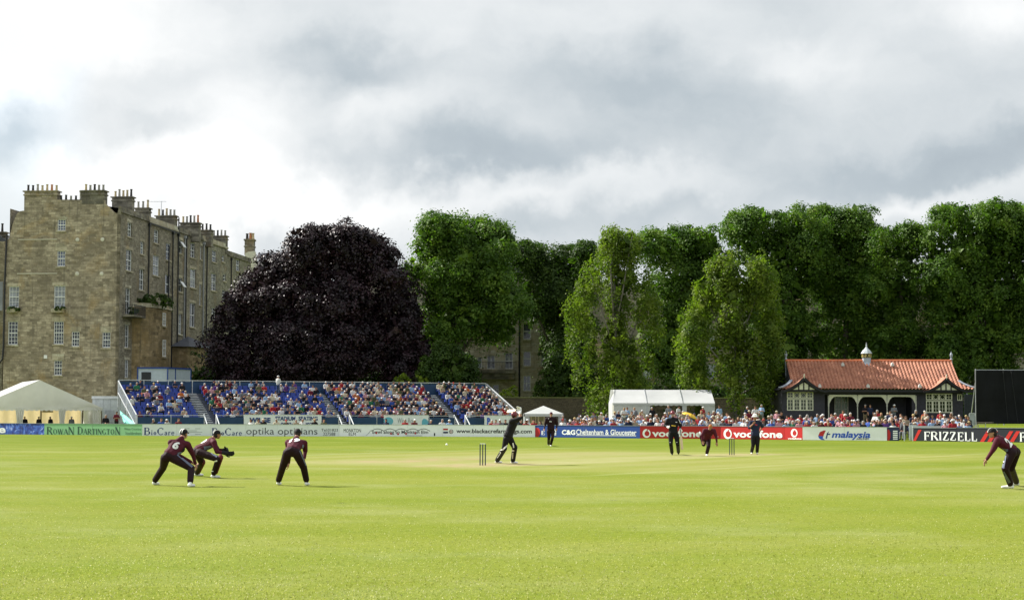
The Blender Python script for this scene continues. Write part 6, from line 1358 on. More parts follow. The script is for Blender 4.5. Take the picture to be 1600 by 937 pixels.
# slip fielder, number 6
r, b, HM, bs = person(43.2, 'leftmost fielder in maroon bending with a white 6 on his back', (.32, .95, 0), dict(head=(287.5, 677.5, .62), neck=(284, 684.5, .50), shl=(267, 691, .42), shr=(293, 694, .50), ell=(274, 708, .75), wrl=(300, 722, .80), elr=(301, 709, .62), wrr=(305.5, 724.5, .68), pel=(265.5, 711.5, .25), hipl=(258.5, 715, .25), hipr=(273, 716, .25), knl=(255, 730, .60), knr=(299, 731, .15), collar=True), SOM(), GF, foot=dict(l=(241.5, 757.5), r=(297, 760.5)), fwd_hand=Vector((-1, .2, 0)), headf=(.5, .85, .05), headup=(.1, .15, 1))
add_cap(r, HM, BLKC, WHC, MAR); back_number(r, b, '6', .22, .14, .15); project(r, b, bs, strip_px((277, 710), (300.5, 729), 2.4, 3.2), GREYC, 'trouser_stripe'); project(r, b, bs, strip_px((277.5, 708.2), (288.5, 706.5), 3.6), GREYC, 'side_panel')
project(r, b, bs, strip_px((289.5, 698), (284.5, 706), 2.5, 4), BLKC, 'side_panel')
# wicket keeper
r, b, HM, bs = person(48.7, 'crouching wicket keeper in maroon with big black gloves and maroon pads', (.72, .69, 0), dict(head=(339, 678.5, .7), neck=(332.5, 685.5, .66), shr=(334.5, 691, .48), shl=(330, 687, .85), elr=(339, 705.5, .42), ell=(341, 703, .95), wrr=(349.5, 707, .45), wrl=(350.5, 702.5, .7), pel=(309, 703.5, .6), hipr=(312.5, 707, .48), hipl=(307, 704.5, .72), knr=(341.5, 717, .28), knl=(315, 722, 1.05), collar=True), [SKN2, MAR, MARD, WHC, HAIRD, MAPAD, GLV_, EYEM], GF, foot=dict(r=(333.5, 746.5), l=(307.5, 743.5)), gl='big', fwd_hand=Vector((.2, 1, .3)), headf=(.85, .5, .0), pads=True)
add_cap(r, HM, BLKC, WHC, MAR); back_number(r, b, '9', .22, .14, .12); project(r, b, bs, strip_px((323, 702), (339, 713.5), 2.2, 2.6), GREYC, 'trouser_stripe'); project(r, b, bs, strip_px((318.5, 699.5), (333, 698), 5, 6), GREYC, 'side_panel')
project(r, b, bs, strip_px((334, 720.5), (339.5, 719.2), 2), WHC, 'pad_strap'); project(r, b, bs, strip_px((329.5, 735.8), (333.5, 735.4), 1.4), WHC, 'pad_strap')
# second slip
r, b, HM, bs = person(43.7, 'fielder in maroon seen from behind, stooping hands on knees right of the keeper', (.12, .99, 0), dict(head=(465, 677, .58), neck=(463, 684.5, .48), shl=(450, 691, .38), shr=(475.5, 692, .38), ell=(452, 709, .6), wrl=(451, 723, .6), elr=(477, 704, .5), wrr=(475.5, 716, .40), pel=(456, 704.5, 0), hipl=(449.5, 707.5, 0), hipr=(464, 708, 0), knl=(441.5, 730, .24), knr=(474.5, 730, .24), collar=True), SOM(), GF, foot=dict(l=(435, 757.5), r=(479, 758.3)), headf=(.1, 1, -.1), fwd_hand=Vector((1, 0, 0)))
add_cap(r, HM, BLKC, None, BLKC); back_number(r, b, '19', .24, .24, .08); project(r, b, bs, strip_px((468, 704), (478, 727), 1.6, 1.6), GREYC, 'trouser_stripe'); project(r, b, bs, strip_px((473.5, 694.5), (471.8, 707), 2.5, 4.5), GREYC, 'side_panel')
# right fielder, number 22
r, b, HM, bs = person(43.0, 'fielder in maroon at the right edge with a white 22 on his back', (-.93, .36, 0), dict(head=(1550.5, 676, 0), neck=(1557, 682.5, .02), shl=(1558, 688, -.17), shr=(1561, 684.5, .18), ell=(1551, 703.5, -.22), wrl=(1541.5, 717.5, -.2), elr=(1553, 701, .25), wrr=(1544.5, 713, .2), pel=(1583, 704, .05), hipl=(1580.5, 707, -.08), hipr=(1587, 706, .12), knl=(1570.5, 731.5, -.12), knr=(1580, 731, .35), collar=True), SOM(), GF, foot=dict(l=(1579, 763), r=(1588, 758.5)), headf=(-1, .12, -.1), fwd_hand=Vector((-.2, .5, 1)))
add_cap(r, HM, BLKC, WHC, MAR); back_number(r, b, '22', .24, .27, .13, shift=-.02); project(r, b, bs, strip_px((1571.5, 708), (1567.5, 731), 4, 3.4), GREYC, 'trouser_stripe'); project(r, b, bs, strip_px((1567.5, 736.5), (1577.5, 753.5), 4, 4), GREYC, 'trouser_stripe'); project(r, b, bs, strip_px((1560.5, 700.5), (1575, 703.5), 4.2), GREYC, 'side_panel')
project(r, b, bs, num_px('PARK', 1558.8, 717.6, 1577.8, 720.4, 1.72), WHC, 'leg_lettering')
# striker
r, b, HM, bs = person(63.9, 'striker in black with raised bat beside the near stumps', (.86, .51, 0), dict(head=(803.8, 648.5, 0), neck=(801, 654.5, 0), shr=(799, 658, -.15), shl=(806, 657.5, .15), elr=(812, 653.5, -.22), ell=(814.5, 652, .12), wrr=(812.5, 644.2, -.05), wrl=(811.5, 641.5, .02), pel=(793.5, 682, 0), hipr=(791, 685.5, -.06), hipl=(797, 685.5, .08), knr=(787.5, 700.5, .0), knl=(804, 699, .15)), [SKN, BLKC, BLKC, WHC, HAIRD, BLKC, WHC, EYEM], 'batsmen in black', foot=dict(r=(776.5, 723.2), l=(801, 723.8)), gl=True, sleeves='short', pads=True, fwd_hand=Vector((0, .3, 1)), wide=1.12)
add_helmet(r, HM, HELM); back_number(r, b, '7', .24, .16, .24, mt=YEL)
for a_, c_, w_ in (((793, 695), (785, 702.5), 2.2), ((785, 702), (779.5, 703), 1.6), ((782.5, 706), (776.8, 714.5), 1.9), ((801.3, 691.5), (802.8, 699), 1.8), ((796, 704), (803.4, 703.4), 2), ((801.5, 706.5), (800.8, 716), 1.6)): project(r, b, bs, strip_px(a_, c_, w_), WHC, 'pad_trim')
def bat(p0, p1, base_dir, label):
    p0 = Vector(p0); p1 = Vector(p1); d = (p1-p0).normalized(); root = thing('cricket_bat', p0, label, 'cricket bat', 'cricket bats')
    s_ = d.cross(Vector(base_dir)).normalized(); n_ = s_.cross(d); M = Matrix((s_, n_, d)).transposed().to_4x4(); L = (p1-p0).length; L = .86
    MB(M).lathe((0, 0, -.02), [(.016, 0), (.016, .27), (.020, .30)], 8).build('handle', pm('grip', (.03, .03, .05)), root)
    mb = MB(M); mb.add([(-.02, -.018, .27), (.02, -.018, .27), (.02, .02, .27), (-.02, .02, .27), (-.052, -.014, .36), (.052, -.014, .36), (.052, .016, .36), (-.052, .016, .36), (-.054, -.014, L-.03), (.054, -.014, L-.03), (.054, .024, L-.03), (-.054, .024, L-.03), (-.045, -.012, L), (.045, -.012, L), (.045, .018, L), (-.045, .018, L)],
        [(0, 3, 2, 1), (12, 13, 14, 15)]+[(4*k+i, 4*k+(i+1) % 4, 4*k+4+(i+1) % 4, 4*k+4+i) for k in range(3) for i in range(4)]); mb.build('blade', WOOD, root); return root
bat(at(812.5, 640.5, 63.9), at(794, 642.5, 64.6), (0, -1, .3), 'pale cricket bat swung up over the shoulder of the striker')
# non striker
r, b, HM, bs = person(79.3, 'waiting batsman in black with red helmet, facing the camera', (-.08, -1, 0), dict(head=(1051, 646, 0), neck=(1051.2, 652, 0), shr=(1043.8, 656, 0), shl=(1059, 656, 0), elr=(1039.3, 664.5, .05), ell=(1063.3, 664.5, .05), wrr=(1044, 667, -.28), wrl=(1063, 671.5, -.08), pel=(1052, 677, 0), hipr=(1048, 679.5, 0), hipl=(1056.8, 679.5, 0), knr=(1048.3, 694, -.05), knl=(1059, 694, -.05)), [SKN2, BLKC, BLKC, WHC, HAIRD, BLKC, WHC, EYEM], 'batsmen in black', foot=dict(r=(1050, 710.6), l=(1060, 709.5)), gl=True, pads=True, wide=1.18, fwd_hand=Vector((0, -1, 0)))
add_helmet(r, HM, HELM); project(r, b, bs, strip_px((1049, 664.3), (1055.5, 665), 1.3), YEL, 'shirt_lettering'); project(r, b, bs, strip_px((1055.5, 659), (1058, 659.3), .9), WHC, 'shirt_badge'); project(r, b, bs, strip_px((1060.5, 654.5), (1063, 661), .7), WHC, 'sleeve_piping')
for x in (1046.5, 1057): project(r, b, bs, strip_px((x, 690.5), (x+1.2, 690.6), 1.2), WHC, 'pad_strap')
bat(at(1063.0, 670.5, 79.15), at(1065.6, 699, 79.1), (0, -1, 0), 'pale cricket bat hanging from the hand of the waiting batsman')
# bowler
r, b, HM, bs = person(78.3, 'ginger haired bowler in maroon doubled over on one leg after bowling', (-.05, -1, 0), dict(head=(1110, 666.8, -.58), neck=(1108.2, 671, -.46), shr=(1100.8, 672, -.4), shl=(1115.6, 672.5, -.4), elr=(1096.5, 680.5, -.48), ell=(1119, 681.5, -.42), wrr=(1097.8, 688.5, -.5), wrl=(1120, 690.8, -.5), pel=(1104, 683.5, 0), hipr=(1101.3, 685.5, .0), hipl=(1106.6, 685.5, 0), knr=(1099.5, 694, .3), knl=(1107, 697, -.22), anr=(1095, 680, .55), toer=(1093.5, 675, .62), liftr=True), [SKN2, MAR, MARD, WHC, GING, WHC, GLV_, EYEM], GF, foot=dict(l=(1104.3, 712.2)), headf=(-.15, -.7, -.75), headup=(0, -.75, .7), fwd_hand=Vector((0, -1, 0)), wide=1.1)
# far fielder
r, b, HM, bs = person(102, 'far fielder in maroon tracksuit and cap walking towards the camera', (-.05, -1, 0), dict(head=(861.2, 646.8, 0), neck=(861, 651.5, 0), shr=(854.3, 654.5, 0), shl=(867.6, 654.5, 0), elr=(851.8, 662.5, .02), ell=(870.3, 662.5, .05), wrr=(850.3, 669.5, -.15), wrl=(869.8, 668.5, -.05), pel=(860.6, 671.5, 0), hipr=(857.3, 673.5, 0), hipl=(864, 673.5, 0), knr=(857.5, 684.5, .05), knl=(863, 684.5, -.18)), [SKN, MARD, MARD, WHC, HAIRD, WHC, GLV_, EYEM], GF, foot=dict(r=(857, 695.6), l=(860.6, 697.2)), wide=1.2, fwd_hand=Vector((0, -1, 0)))
add_cap(r, HM, MAR, None, MAR); project(r, b, bs, strip_px((858.5, 658), (862, 658.4), 1), WHC, 'shirt_lettering'); project(r, b, bs, strip_px((856.5, 653.5), (857.5, 653.7), 1), WHC, 'shirt_badge')
# umpire
r, b, HM, bs = person(81.9, 'umpire in black with a wide white hat, one hand raised to his chin', (-.15, -1, 0), dict(head=(1179.6, 651.6, -.03), neck=(1179.7, 657, 0), shr=(1173.2, 660, 0), shl=(1186.3, 660, 0), elr=(1170.8, 668, -.1), ell=(1191.2, 666, .12), wrr=(1177.2, 661.5, -.27), wrl=(1187.5, 673, .18), pel=(1180, 680.5, 0), hipr=(1176.8, 683, 0), hipl=(1183.6, 683, 0), knr=(1176.8, 695, -.02), knl=(1183.6, 695, -.02)), [SKN2, NAVC, BLKC, WHC, HAIRD, WHC, GLV_, EYEM], None, foot=dict(r=(1174.5, 709), l=(1183, 709.3)), wide=1.15, fwd_hand=Vector((0, -1, 0)), sleeves='short')
mb = MB(HM); mb.lathe((0, -.005, .03), [(.165, -.012), (.168, 0), (.100, .012), (.096, .05), (.090, .105), (.05, .125), (.01, .128)], 20); mb.build('sun_hat', WHC, r, smooth=False)
project(r, b, bs, strip_px((1179.5, 662.8), (1183.3, 663.8), 1.3), REDP, 'badge'); project(r, b, bs, strip_px((1173.5, 670.5), (1175, 672), 1), WHC, 'badge')
# ---- wickets, ball, gloves lying about
def wicket(base, ax, label):
    w = thing('wicket', base, label, 'wicket', 'wickets', math.atan2(ax.y, ax.x)); m1 = mat('stump_navy', (.012, .03, .06), rough=.4); m2 = mat('stump_band', (.55, .58, .58))
    for k in (-1, 0, 1): MB().lathe((k*.1, 0, -.02), [(.019, 0), (.019, .72), (.017, .731)], 10).build('stump', m1, w)
    for k in (-.5, .5): MB().lathe((k*.098-.045, 0, .716), [(.010, 0)], 6).tube([(k*.098-.05, 0, .722), (k*.098+.05, 0, .722)], .011, 6).build('bail', m2, w)
    mb = MB()
    for k in (-1, 0, 1): pass
    return w
acx = Vector((1, 0, 0))
wicket(gnd(754.2, 726.5), Vector((1, -.5, 0)).normalized()*1, 'near set of three dark stumps left of the striker'); wicket(gnd(1143.6, 710.4), Vector((1, -.5, 0)), 'far set of three dark stumps between bowler and umpire')
mb = MB(); mb.lathe((0, 0, -.036), [(.001, 0), (.026, .010), (.036, .036), (.026, .062), (.001, .072)], 12); ball = mb.build('cricket_ball', WHC, smooth=True); ball.location = at(698, 694, 58); ball.location.z = max(.036, ball.location.z); tag(ball, 'small white ball in the air left of the near stumps', 'ball')

# ---- spectators
def V3(*a): return Vector(a)
def spec_mesh(pose, headgear, seed):
    rr = random.Random(seed); J = {}; z = lambda s_=.02: rr.uniform(-s_, s_)
    lean = {'lap': .0, 'lean': -.16, 'fold': .02, 'stand': .0, 'stand2': .0, 'shade': -.04}[pose]; sit = not pose.startswith('stand'); hz = .50 if sit else .92
    J['pel'] = V3(0, 0, hz); J['neck'] = V3(z(), lean, hz+.52); J['head'] = V3(z(.03), lean*1.25-.03, hz+.655)
    for a, s_ in (('l', 1), ('r', -1)):
        J['sh'+a] = V3(s_*.18, lean*.9, hz+.445); J['hip'+a] = V3(s_*.09, 0, hz)
        if sit: J['kn'+a] = V3(s_*(.12+z(.03)), -.42, hz+.02); J['an'+a] = V3(s_*(.12+z(.03)), -.44+z(.06), .105)
        else: J['kn'+a] = V3(s_*.10, -.03, .50); J['an'+a] = V3(s_*.11, 0, .105)
        if pose == 'lap': J['el'+a] = V3(s_*.24, lean-.06, hz+.17); J['wr'+a] = V3(s_*.10, -.28, hz+.14)
        if pose == 'lean': J['el'+a] = V3(s_*.22, -.28, hz+.16); J['wr'+a] = V3(s_*.06, -.42, hz+.18)
        if pose == 'fold': J['el'+a] = V3(s_*.25, -.08, hz+.18); J['wr'+a] = V3(-s_*.06, -.21, hz+.20)
        if pose == 'shade': J['el'+a] = V3(s_*.26, -.16, hz+.36) if a == 'l' else V3(s_*.24, -.06, hz+.17); J['wr'+a] = V3(s_*.07, -.20, hz+.62) if a == 'l' else V3(s_*.10, -.28, hz+.14)
        if pose == 'stand': J['el'+a] = V3(s_*.25, .02, hz+.17); J['wr'+a] = V3(s_*.24, -.06, hz-.06)
        if pose == 'stand2': J['el'+a] = V3(s_*.26, -.02, hz+.19); J['wr'+a] = V3(-s_*.04, -.22, hz+.22)
    P = []; t = tuple; f = V3(0, -1, 0); upv = (J['neck']-J['pel']).normalized(); X = (1, 0, 0); ax = (X, t(V3(1, 0, 0).cross(upv)), t(upv)); ch = (J['shl']+J['shr'])/2
    fat = rr.uniform(.95, 1.2)
    P.append((t(ch-upv*.08), (.185, .12*fat, .11), t(J['pel']+upv*.12), (.16*fat, .13*fat, .1), 1, ax)); P.append((t(J['pel']+upv*.12), (.16*fat, .13*fat, .1), t(J['pel']), (.165*fat, .13, .09), 1, ax))
    P.append((t(J['neck']-upv*.06), .068, t(J['head']), .058, 0, None)); P.append((t(J['neck']-upv*.07), .095, t(J['neck']-upv*.02), .07, 1, None))
    for a in 'lr':
        P.append((t(ch.lerp(J['sh'+a], .4)), .085, t(J['sh'+a]), .072, 1, None)); P.append((t(J['sh'+a]), .07, t(J['el'+a]), .055, 1, None)); P.append((t(J['el'+a]), .05, t(J['wr'+a]), .036, 1 if seed % 3 else 0, None))
        P.append((t(J['wr'+a]), .04, t(J['wr'+a]+(J['wr'+a]-J['el'+a]).normalized()*.09), .03, 0, None))
        P.append((t(J['hip'+a]), .10, t(J['kn'+a]), .072, 2, None)); P.append((t(J['kn'+a]), .07, t(J['an'+a]), .05, 2, None)); P.append((t(J['an'+a]-V3(0, 0, .05)), .05, t(V3(J['an'+a].x, J['an'+a].y-.15, .04)), .04, 4, None))
    h = J['head']; P.append((t(h+V3(0, 0, .02)), (.084, .095, .098), t(h+V3(0, -.02, -.05)), (.062, .072, .07), 0, None)); P.append((t(h+V3(0, -.10, -.01)), .016, t(h+V3(0, -.11, -.025)), .016, 0, None))
    if headgear == 'hair': P.append((t(h+V3(0, .002, .068)), (.090, .096, .068), t(h+V3(0, .035, .0)), (.088, .074, .085), 3, None))
    if headgear == 'long': P.append((t(h+V3(0, .002, .068)), (.094, .098, .070), t(h+V3(0, .055, -.12)), (.10, .055, .08), 3, None))
    if headgear == 'cap': P.append((t(h+V3(0, .005, .06)), (.086, .1, .07), t(h+V3(0, .005, .065)), (.086, .1, .07), 3, None)); P.append((t(h+V3(0, -.08, .045)), (.06, .03, .016), t(h+V3(0, -.15, .035)), (.05, .03, .014), 3, None))
    if headgear == 'hat': P.append((t(h+V3(0, .0, .06)), (.094, .104, .075), t(h+V3(0, .0, .075)), (.090, .10, .07), 3, None)); P.append((t(h+V3(0, 0, .045)), (.142, .155, .018), t(h+V3(0, 0, .05)), (.138, .15, .016), 3, None))
    me = blobmesh(P, .022, ratio=.22, smooth=1)
    for _ in range(5): me.materials.append(SKN)
    return me
PROT = {}
sd_ = 0
for pose in ('lap', 'lean', 'fold', 'shade'):
    for hg in ('hair', 'long', 'cap', 'hat'):
        if pose == 'shade' and hg != 'hat' and hg != 'hair': continue
        sd_ += 1; PROT[(pose, hg)] = spec_mesh(pose, hg, sd_)
for pose in ('stand', 'stand2'):
    for hg in ('hair', 'hat', 'cap'): sd_ += 1; PROT[(pose, hg)] = spec_mesh(pose, hg, sd_)
def cm(n, c): return mat('wear_'+n, tuple(q*.72 for q in c), rough=.8, var=.15, scale=6, spec=.15)
TOPS = [('navy', (.014, .020, .055), 25), ('black', (.012, .012, .016), 22), ('white', (.68, .68, .66), 10), ('grey', (.14, .15, .17), 12), ('beige', (.34, .28, .19), 6), ('red', (.34, .02, .028), 7), ('pale blue', (.28, .42, .62), 8), ('blue', (.04, .09, .35), 7), ('olive', (.09, .10, .05), 6), ('maroon', (.14, .015, .03), 5), ('cream', (.58, .52, .38), 5), ('pink', (.55, .28, .32), 2), ('purple', (.12, .05, .22), 2), ('orange', (.48, .13, .03), 1.5), ('green', (.03, .16, .08), 2)]
TW = [t_[2] for t_ in TOPS]; LEGS = [cm('navy', (.02, .03, .07)), cm('black', (.014, .014, .018)), cm('khaki', (.28, .22, .13)), cm('grey', (.2, .21, .23)), cm('denim', (.05, .08, .18))]
HAIRS = [('grey haired', (.40, .39, .37), 8), ('white haired', (.60, .59, .56), 3), ('dark haired', (.025, .018, .014), 8), ('brown haired', (.10, .055, .03), 6), ('fair haired', (.38, .27, .13), 3)]; HATS = [('white', (.78, .78, .76), 9), ('cream', (.60, .54, .40), 4), ('navy', (.02, .03, .08), 2), ('straw', (.50, .38, .18), 2)]; CAPS = [('white', (.75, .75, .74), 5), ('navy', (.02, .03, .08), 3), ('red', (.4, .03, .03), 1.5), ('blue', (.04, .09, .35), 1.5)]
PR = random.Random(11)
def pick(L): return PR.choices(L, [x[2] for x in L])[0]
def make_spec(sitting=True, top=None):
    hg = PR.choices(['hair', 'long', 'cap', 'hat'], [13, 4, 3, 4])[0]; pose = PR.choice(['lap', 'lean', 'fold', 'lap', 'fold', 'shade'] if sitting else ['stand', 'stand2'])
    if pose == 'shade' and hg not in ('hat', 'hair'): hg = 'hat'
    if not sitting and hg == 'long': hg = 'hair'
    tp = top or pick(TOPS)
    if hg in ('hair', 'long'): h = pick(HAIRS); hd = h[0]+(' ' if hg == 'hair' else ' ')+'spectator'; hm = cm('h_'+h[0], h[1]); desc = (h[0].replace(' ', '-'), '')
    elif hg == 'hat': h = pick(HATS); hm = cm('t_'+h[0], h[1]); desc = ('', ' and '+h[0]+' sun hat')
    else: h = pick(CAPS); hm = cm('c_'+h[0], h[1]); desc = ('', ' and '+h[0]+' cap')
    d = (desc[0]+' ' if desc[0] else '')+'spectator in '+tp[0]+' top'+desc[1]
    return (pose, hg), [PR.choice((SKN, SKN2)), cm(tp[0], tp[1]), PR.choice(LEGS), hm, LEGS[1]], d
ORD = ['first', 'second', 'third', 'fourth', 'fifth', 'sixth', 'seventh', 'eighth', 'ninth', 'tenth', 'eleventh', 'twelfth', 'thirteenth', 'fourteenth', 'fifteenth', 'sixteenth', 'seventeenth', 'eighteenth', 'nineteenth', 'twentieth']
CAND = []   # (score, proto, mats, matrix, label, group)
def blk(x): return 0 if x < 5.6 else 1 if x < 17.5 else 2 if x < 28.3 else 3
BN = ['left end block', 'second block', 'third block', 'right end block']
rows = {}
for (x, k) in occd: rows.setdefault((blk(x), k), []).append(x)
for (bk, k), xs in rows.items():
    xs.sort(); n = len(xs)
    for i, x in enumerate(xs):
        pr, ms, d = make_spec(); M = SM @ Matrix.Translation((x+PR.uniform(-.05, .05), RY(k)+.36, RZ(k)-.02)) @ Matrix.Rotation(PR.gauss(0, .32), 4, 'Z') @ Matrix.Scale(PR.uniform(.9, 1.03), 4)
        side = 'left' if i < n/2 else 'right'; o_ = ORD[min(i if side == 'left' else n-1-i, 19)]
        CAND.append((.75/M.translation.y+(.0004 if k < 2 else 0), pr, ms, M, f'{d}, {ORD[k]} row, {BN[bk]}, {o_} from {side}', 'spectators seated in the blue stand', f'{ORD[k]} row, {BN[bk]}'))
# people standing at stand rear / steps / below the boards
def stander(px, Y, z, d_=None, top=None, rot=None, where='', sc=None, grp='people standing round the ground', head=None, seated=False):
    pr, ms, d = make_spec(seated, top)
    p = at(px, 650, Y); M = Matrix.Translation((p.x, Y, z)) @ Matrix.Rotation(PR.gauss(0, .4) if rot is None else rot, 4, 'Z') @ Matrix.Scale(sc or PR.uniform(.95, 1.02), 4)
    CAND.append((9, pr, ms, M, (d.replace('spectator', 'person' if seated else 'standing person')+', '+where), grp, None))
T_ = {t_[0]: t_ for t_ in TOPS}
stander(434, 167, 3.55, top=T_['white'], where='alone against the stand rear rail', rot=2.6)
stander(240, 153.0, 0, where='head above the repeated name board', seated=True, sc=1.08); stander(252, 153.4, 0, top=T_['blue'], where='above the gap of the pale grey name board', seated=True, sc=1.1); stander(260, 153.6, 0, where='just right above the pale name board', seated=True, sc=1.05); stander(279, 153.2, 0, top=T_['maroon'], where='above the pale grey name board right half', seated=True, sc=1.1)
for px, tn in ((392, 'white'), (403, 'cream'), (412, 'black'), (432, 'cream'), (447, 'black'), (463, 'beige'), (473, 'white'), (492, 'black'), (506, 'olive'), (604, 'navy'), (633, 'red'), (647, 'maroon'), (673, 'navy'), (691, 'white'), (702, 'pale blue'), (769, 'red'), (775, 'pink'), (783, 'grey'), (790, 'black'), (824, 'white'), (814, 'black')):
    stander(px, 151.2+PR.uniform(0, 2), 0, top=T_[tn], where='seated below the '+('seating banner' if px < 510 else 'leaf banner' if px < 680 else 'stand front panels' if px < 740 else 'letter P banner'), seated=True, sc=PR.uniform(1.03, 1.12), grp='people seated between boards and stand')
stander(165, 158.5, 0.25, top=T_['black'], where='by the railing left of the turquoise net', seated=True, rot=.5, sc=1.15); stander(182, 157.5, .3, top=T_['maroon'], where='against the turquoise net', rot=.6, sc=.98)
for px, tn, ps in ((39, 'black', 1), (61, 'black', 1), (79, 'black', 1), (112, 'grey', 1)): stander(px, 165.5, 0, top=T_[tn], where='silhouetted inside the cream marquee, '+{39: 'leftmost', 61: 'second from left', 79: 'third from left', 112: 'rightmost'}[px], seated=False, sc=.90)
for px, Y, tn, wh in ((1019, 157, 'black', 'in front of the white tent centre'), (1045, 158, 'grey', 'at the tent opening'), (1060, 158, 'white', 'left of the tent pole'), (1124, 156, 'pale blue', 'just right of the white tent'), (1190, 157, 'pale blue', 'left of the pavilion'), (1098, 156, 'red', 'before the tent right end'), (992, 156, 'grey', 'before the tent left part'), (975, 156, 'white', 'at the tent left end'), (980, 157, 'pale blue', 'behind the row by the tent left end'), (905, 154, 'grey', 'beyond the blue board'), (928, 153, 'grey', 'near the blue board middle'), (939, 153, 'cream', 'near the blue board right part'), (880, 149, 'grey', 'beside the white gazebo right leg'), (966, 151, 'navy', 'among the crowd left of the tent'), (1168, 154, 'navy', 'between tent and pavilion'), (1180, 152, 'white', 'behind the umpire'), (1352, 159.5, 'black', 'in the dark pavilion veranda'), (1360, 159.2, 'navy', 'on the pavilion veranda steps'), (1397, 158.8, 'grey', 'on the pavilion veranda right side')):
    p = at(px, 650, Y); stander(px, Y, bank_z(p.x, Y), top=T_[tn], where=wh)
# the seated crowd on the bank
RD = [2.0, 3.1, 4.3, 5.6, 7.0, 8.8, 11.0, 13.6, 16.5]; OC = [.9, .88, .85, .8, .7, .6, .45, .4, .4]; BEN = []
for r_i, (rd, oc) in enumerate(zip(RD, OC)):
    px = 822.0; i = 0
    while px < 1512:
        b_ = bpt(px); x, y = b_.x, b_.y; dirv = Vector((x, y-65, 0)).normalized(); q_ = Vector((x, y, 0))+dirv*rd; ppx = 800+2900*q_.x/q_.y
        ok = PR.random() < oc
        if ppx > 1515 or (rd > 4 and 1333 < ppx < 1362) or (1403 < ppx < 1425 and rd < 3.5): ok = False
        if 818 < ppx < 884 and rd > 3.2: ok = False
        if rd > 8 and ppx < 900: ok = False
        if rd > 12 and (ppx > 1470 or 1220 < ppx < 1290): ok = ok and PR.random() < .5
        if ok:
            pr, ms, d = make_spec(top=(PR.choice([T_['red'], T_['maroon'], T_['white'], T_['pale blue'], T_['pink']]) if PR.random() < .30 else None)); z = bank_z(q_.x, q_.y)
            M = Matrix.Translation((q_.x, q_.y+PR.uniform(-.35, .35), z)) @ Matrix.Rotation(-math.atan2(dirv.x, dirv.y)+PR.gauss(0, .35), 4, 'Z') @ Matrix.Scale(PR.uniform(.9, 1.13), 4)
            CAND.append(((.30 if r_i == 0 else .42)/q_.y, pr, ms, M, d, 'x', 'crowd'))
        px += PR.uniform(9.6, 12.5)*(1+.02*r_i)
b2 = thing('x', (0, 0, 0), 'x', 'x'); bpy.data.objects.remove(b2)
# man with striped sleeves sitting in the gap of the boards
stander(1413, 131.5, .05, top=T_['black'], where='sitting in the gap between two boundary boards', rot=-.7, sc=1.0, seated=True)
CAND.sort(key=lambda c: -c[0]); IND = CAND[:287]; REST = CAND[287:]; seen = {}
for sc_, pr, ms, M, lab, grp, row in IND:
    me = PROT[pr]; o = bpy.data.objects.new('person', me); COL.objects.link(o); o.matrix_world = M
    for i, m_ in enumerate(ms): o.material_slots[i].link = 'OBJECT'; o.material_slots[i].material = m_
    if len(lab.replace('-', ' ').split()) > 16: lab = lab.replace(' sun hat', ' hat')
    if len(lab.replace('-', ' ').split()) > 16: lab = lab.replace('spectator in ', '').replace('standing person in ', 'person in ')
    tag(o, lab, 'spectator', grp)
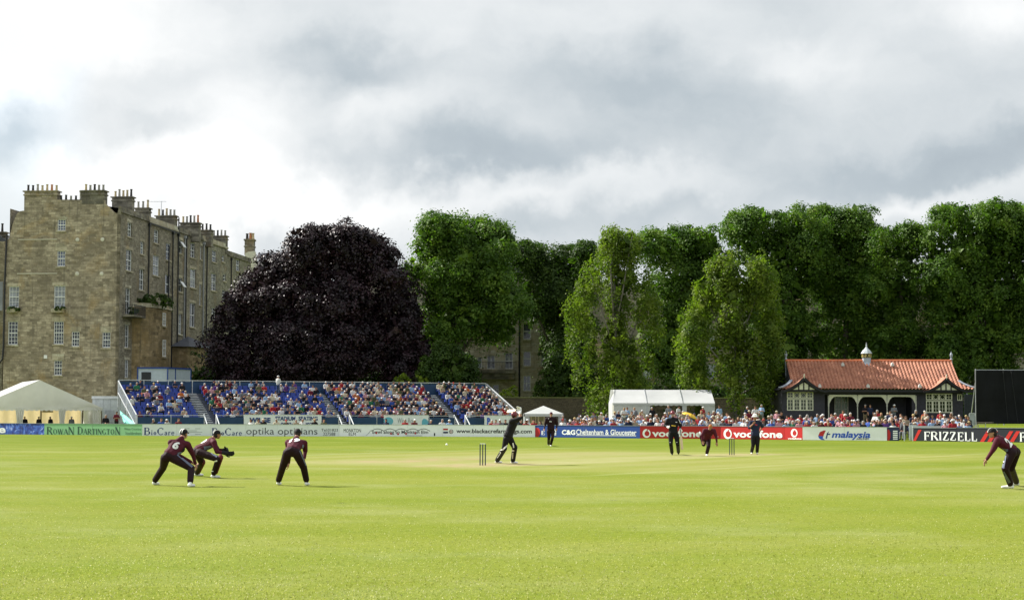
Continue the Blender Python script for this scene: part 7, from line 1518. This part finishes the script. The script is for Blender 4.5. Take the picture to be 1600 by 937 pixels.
# everyone else: one mass of far seated people
allm = []; mi_of = {}; VV = []; LI = []; LS = []; MI = []; vo_ = 0; lo2 = 0; cache = {}
for pr, me in PROT.items():
    n = len(me.vertices); v = np.zeros(n*3); me.vertices.foreach_get('co', v); li = np.zeros(len(me.loops), 'i'); me.loops.foreach_get('vertex_index', li); ls = np.zeros(len(me.polygons), 'i'); me.polygons.foreach_get('loop_start', ls); mi = np.zeros(len(me.polygons), 'i'); me.polygons.foreach_get('material_index', mi); cache[pr] = (v.reshape(-1, 3), li, ls, mi)
for sc_, pr, ms, M, lab, grp, row in REST:
    v, li, ls, mi = cache[pr]; A = np.array(M); w = v @ A[:3, :3].T+A[:3, 3]
    mp = []
    for m_ in ms:
        if m_.name not in mi_of: mi_of[m_.name] = len(allm); allm.append(m_)
        mp.append(mi_of[m_.name])
    VV.append(w); LI.append(li+vo_); LS.append(ls+lo2); MI.append(np.array(mp)[mi]); vo_ += len(v); lo2 += len(li)
V = np.concatenate(VV); LI = np.concatenate(LI); LS = np.concatenate(LS); MI = np.concatenate(MI); me = bpy.data.meshes.new('seated_crowd'); me.vertices.add(len(V)); me.vertices.foreach_set('co', V.reshape(-1).astype('f')); me.loops.add(len(LI)); me.loops.foreach_set('vertex_index', LI.astype('i')); me.polygons.add(len(LS)); me.polygons.foreach_set('loop_start', LS.astype('i'))
for m_ in allm: me.materials.append(m_)
me.polygons.foreach_set('material_index', MI.astype('i')); me.polygons.foreach_set('use_smooth', np.ones(len(LS), bool)); me.update(calc_edges=True)
o = bpy.data.objects.new('seated_crowd', me); COL.objects.link(o); tag(o, 'dense seated crowd in summer hats and bright tops behind the right-hand boards', 'crowd', kind='stuff')
# benches under them
for r_i, rd in enumerate(RD):
    for s0, s1, nm in ((828, 1000, 'left'), (1004, 1160, 'middle'), (1164, 1330, 'right'), (1366, 1478, 'far right')):
        if rd > 8 and s0 < 900: s0 = 905
        pts = []
        for px in np.linspace(s0, s1, 12): b_ = bpt(px); dirv = Vector((b_.x, b_.y-65, 0)).normalized(); q_ = Vector((b_.x, b_.y, 0))+dirv*rd; q_.z = bank_z(q_.x, q_.y)+.40; pts.append(q_)
        a0 = Vector((pts[0].x, pts[0].y, 0)); root = thing('bench', a0, f'grey plank bench, {ORD[r_i]} row behind the right-hand boards, {nm} stretch', 'bench', 'benches for the crowd'); mb = MB()
        for p_, q_ in zip(pts, pts[1:]): mb.bar(p_-a0, q_-a0, .3, .04)
        mb.build('plank', mat('bench_wood', (.16, .14, .11)), root); mb = MB()
        for p_ in pts[::2]: mb.bar(p_-a0-Vector((0, 0, .42)), p_-a0-Vector((0, 0, .02)), .05)
        mb.build('legs', GALV, root)
print('SPECTATORS', len(IND), len(REST))
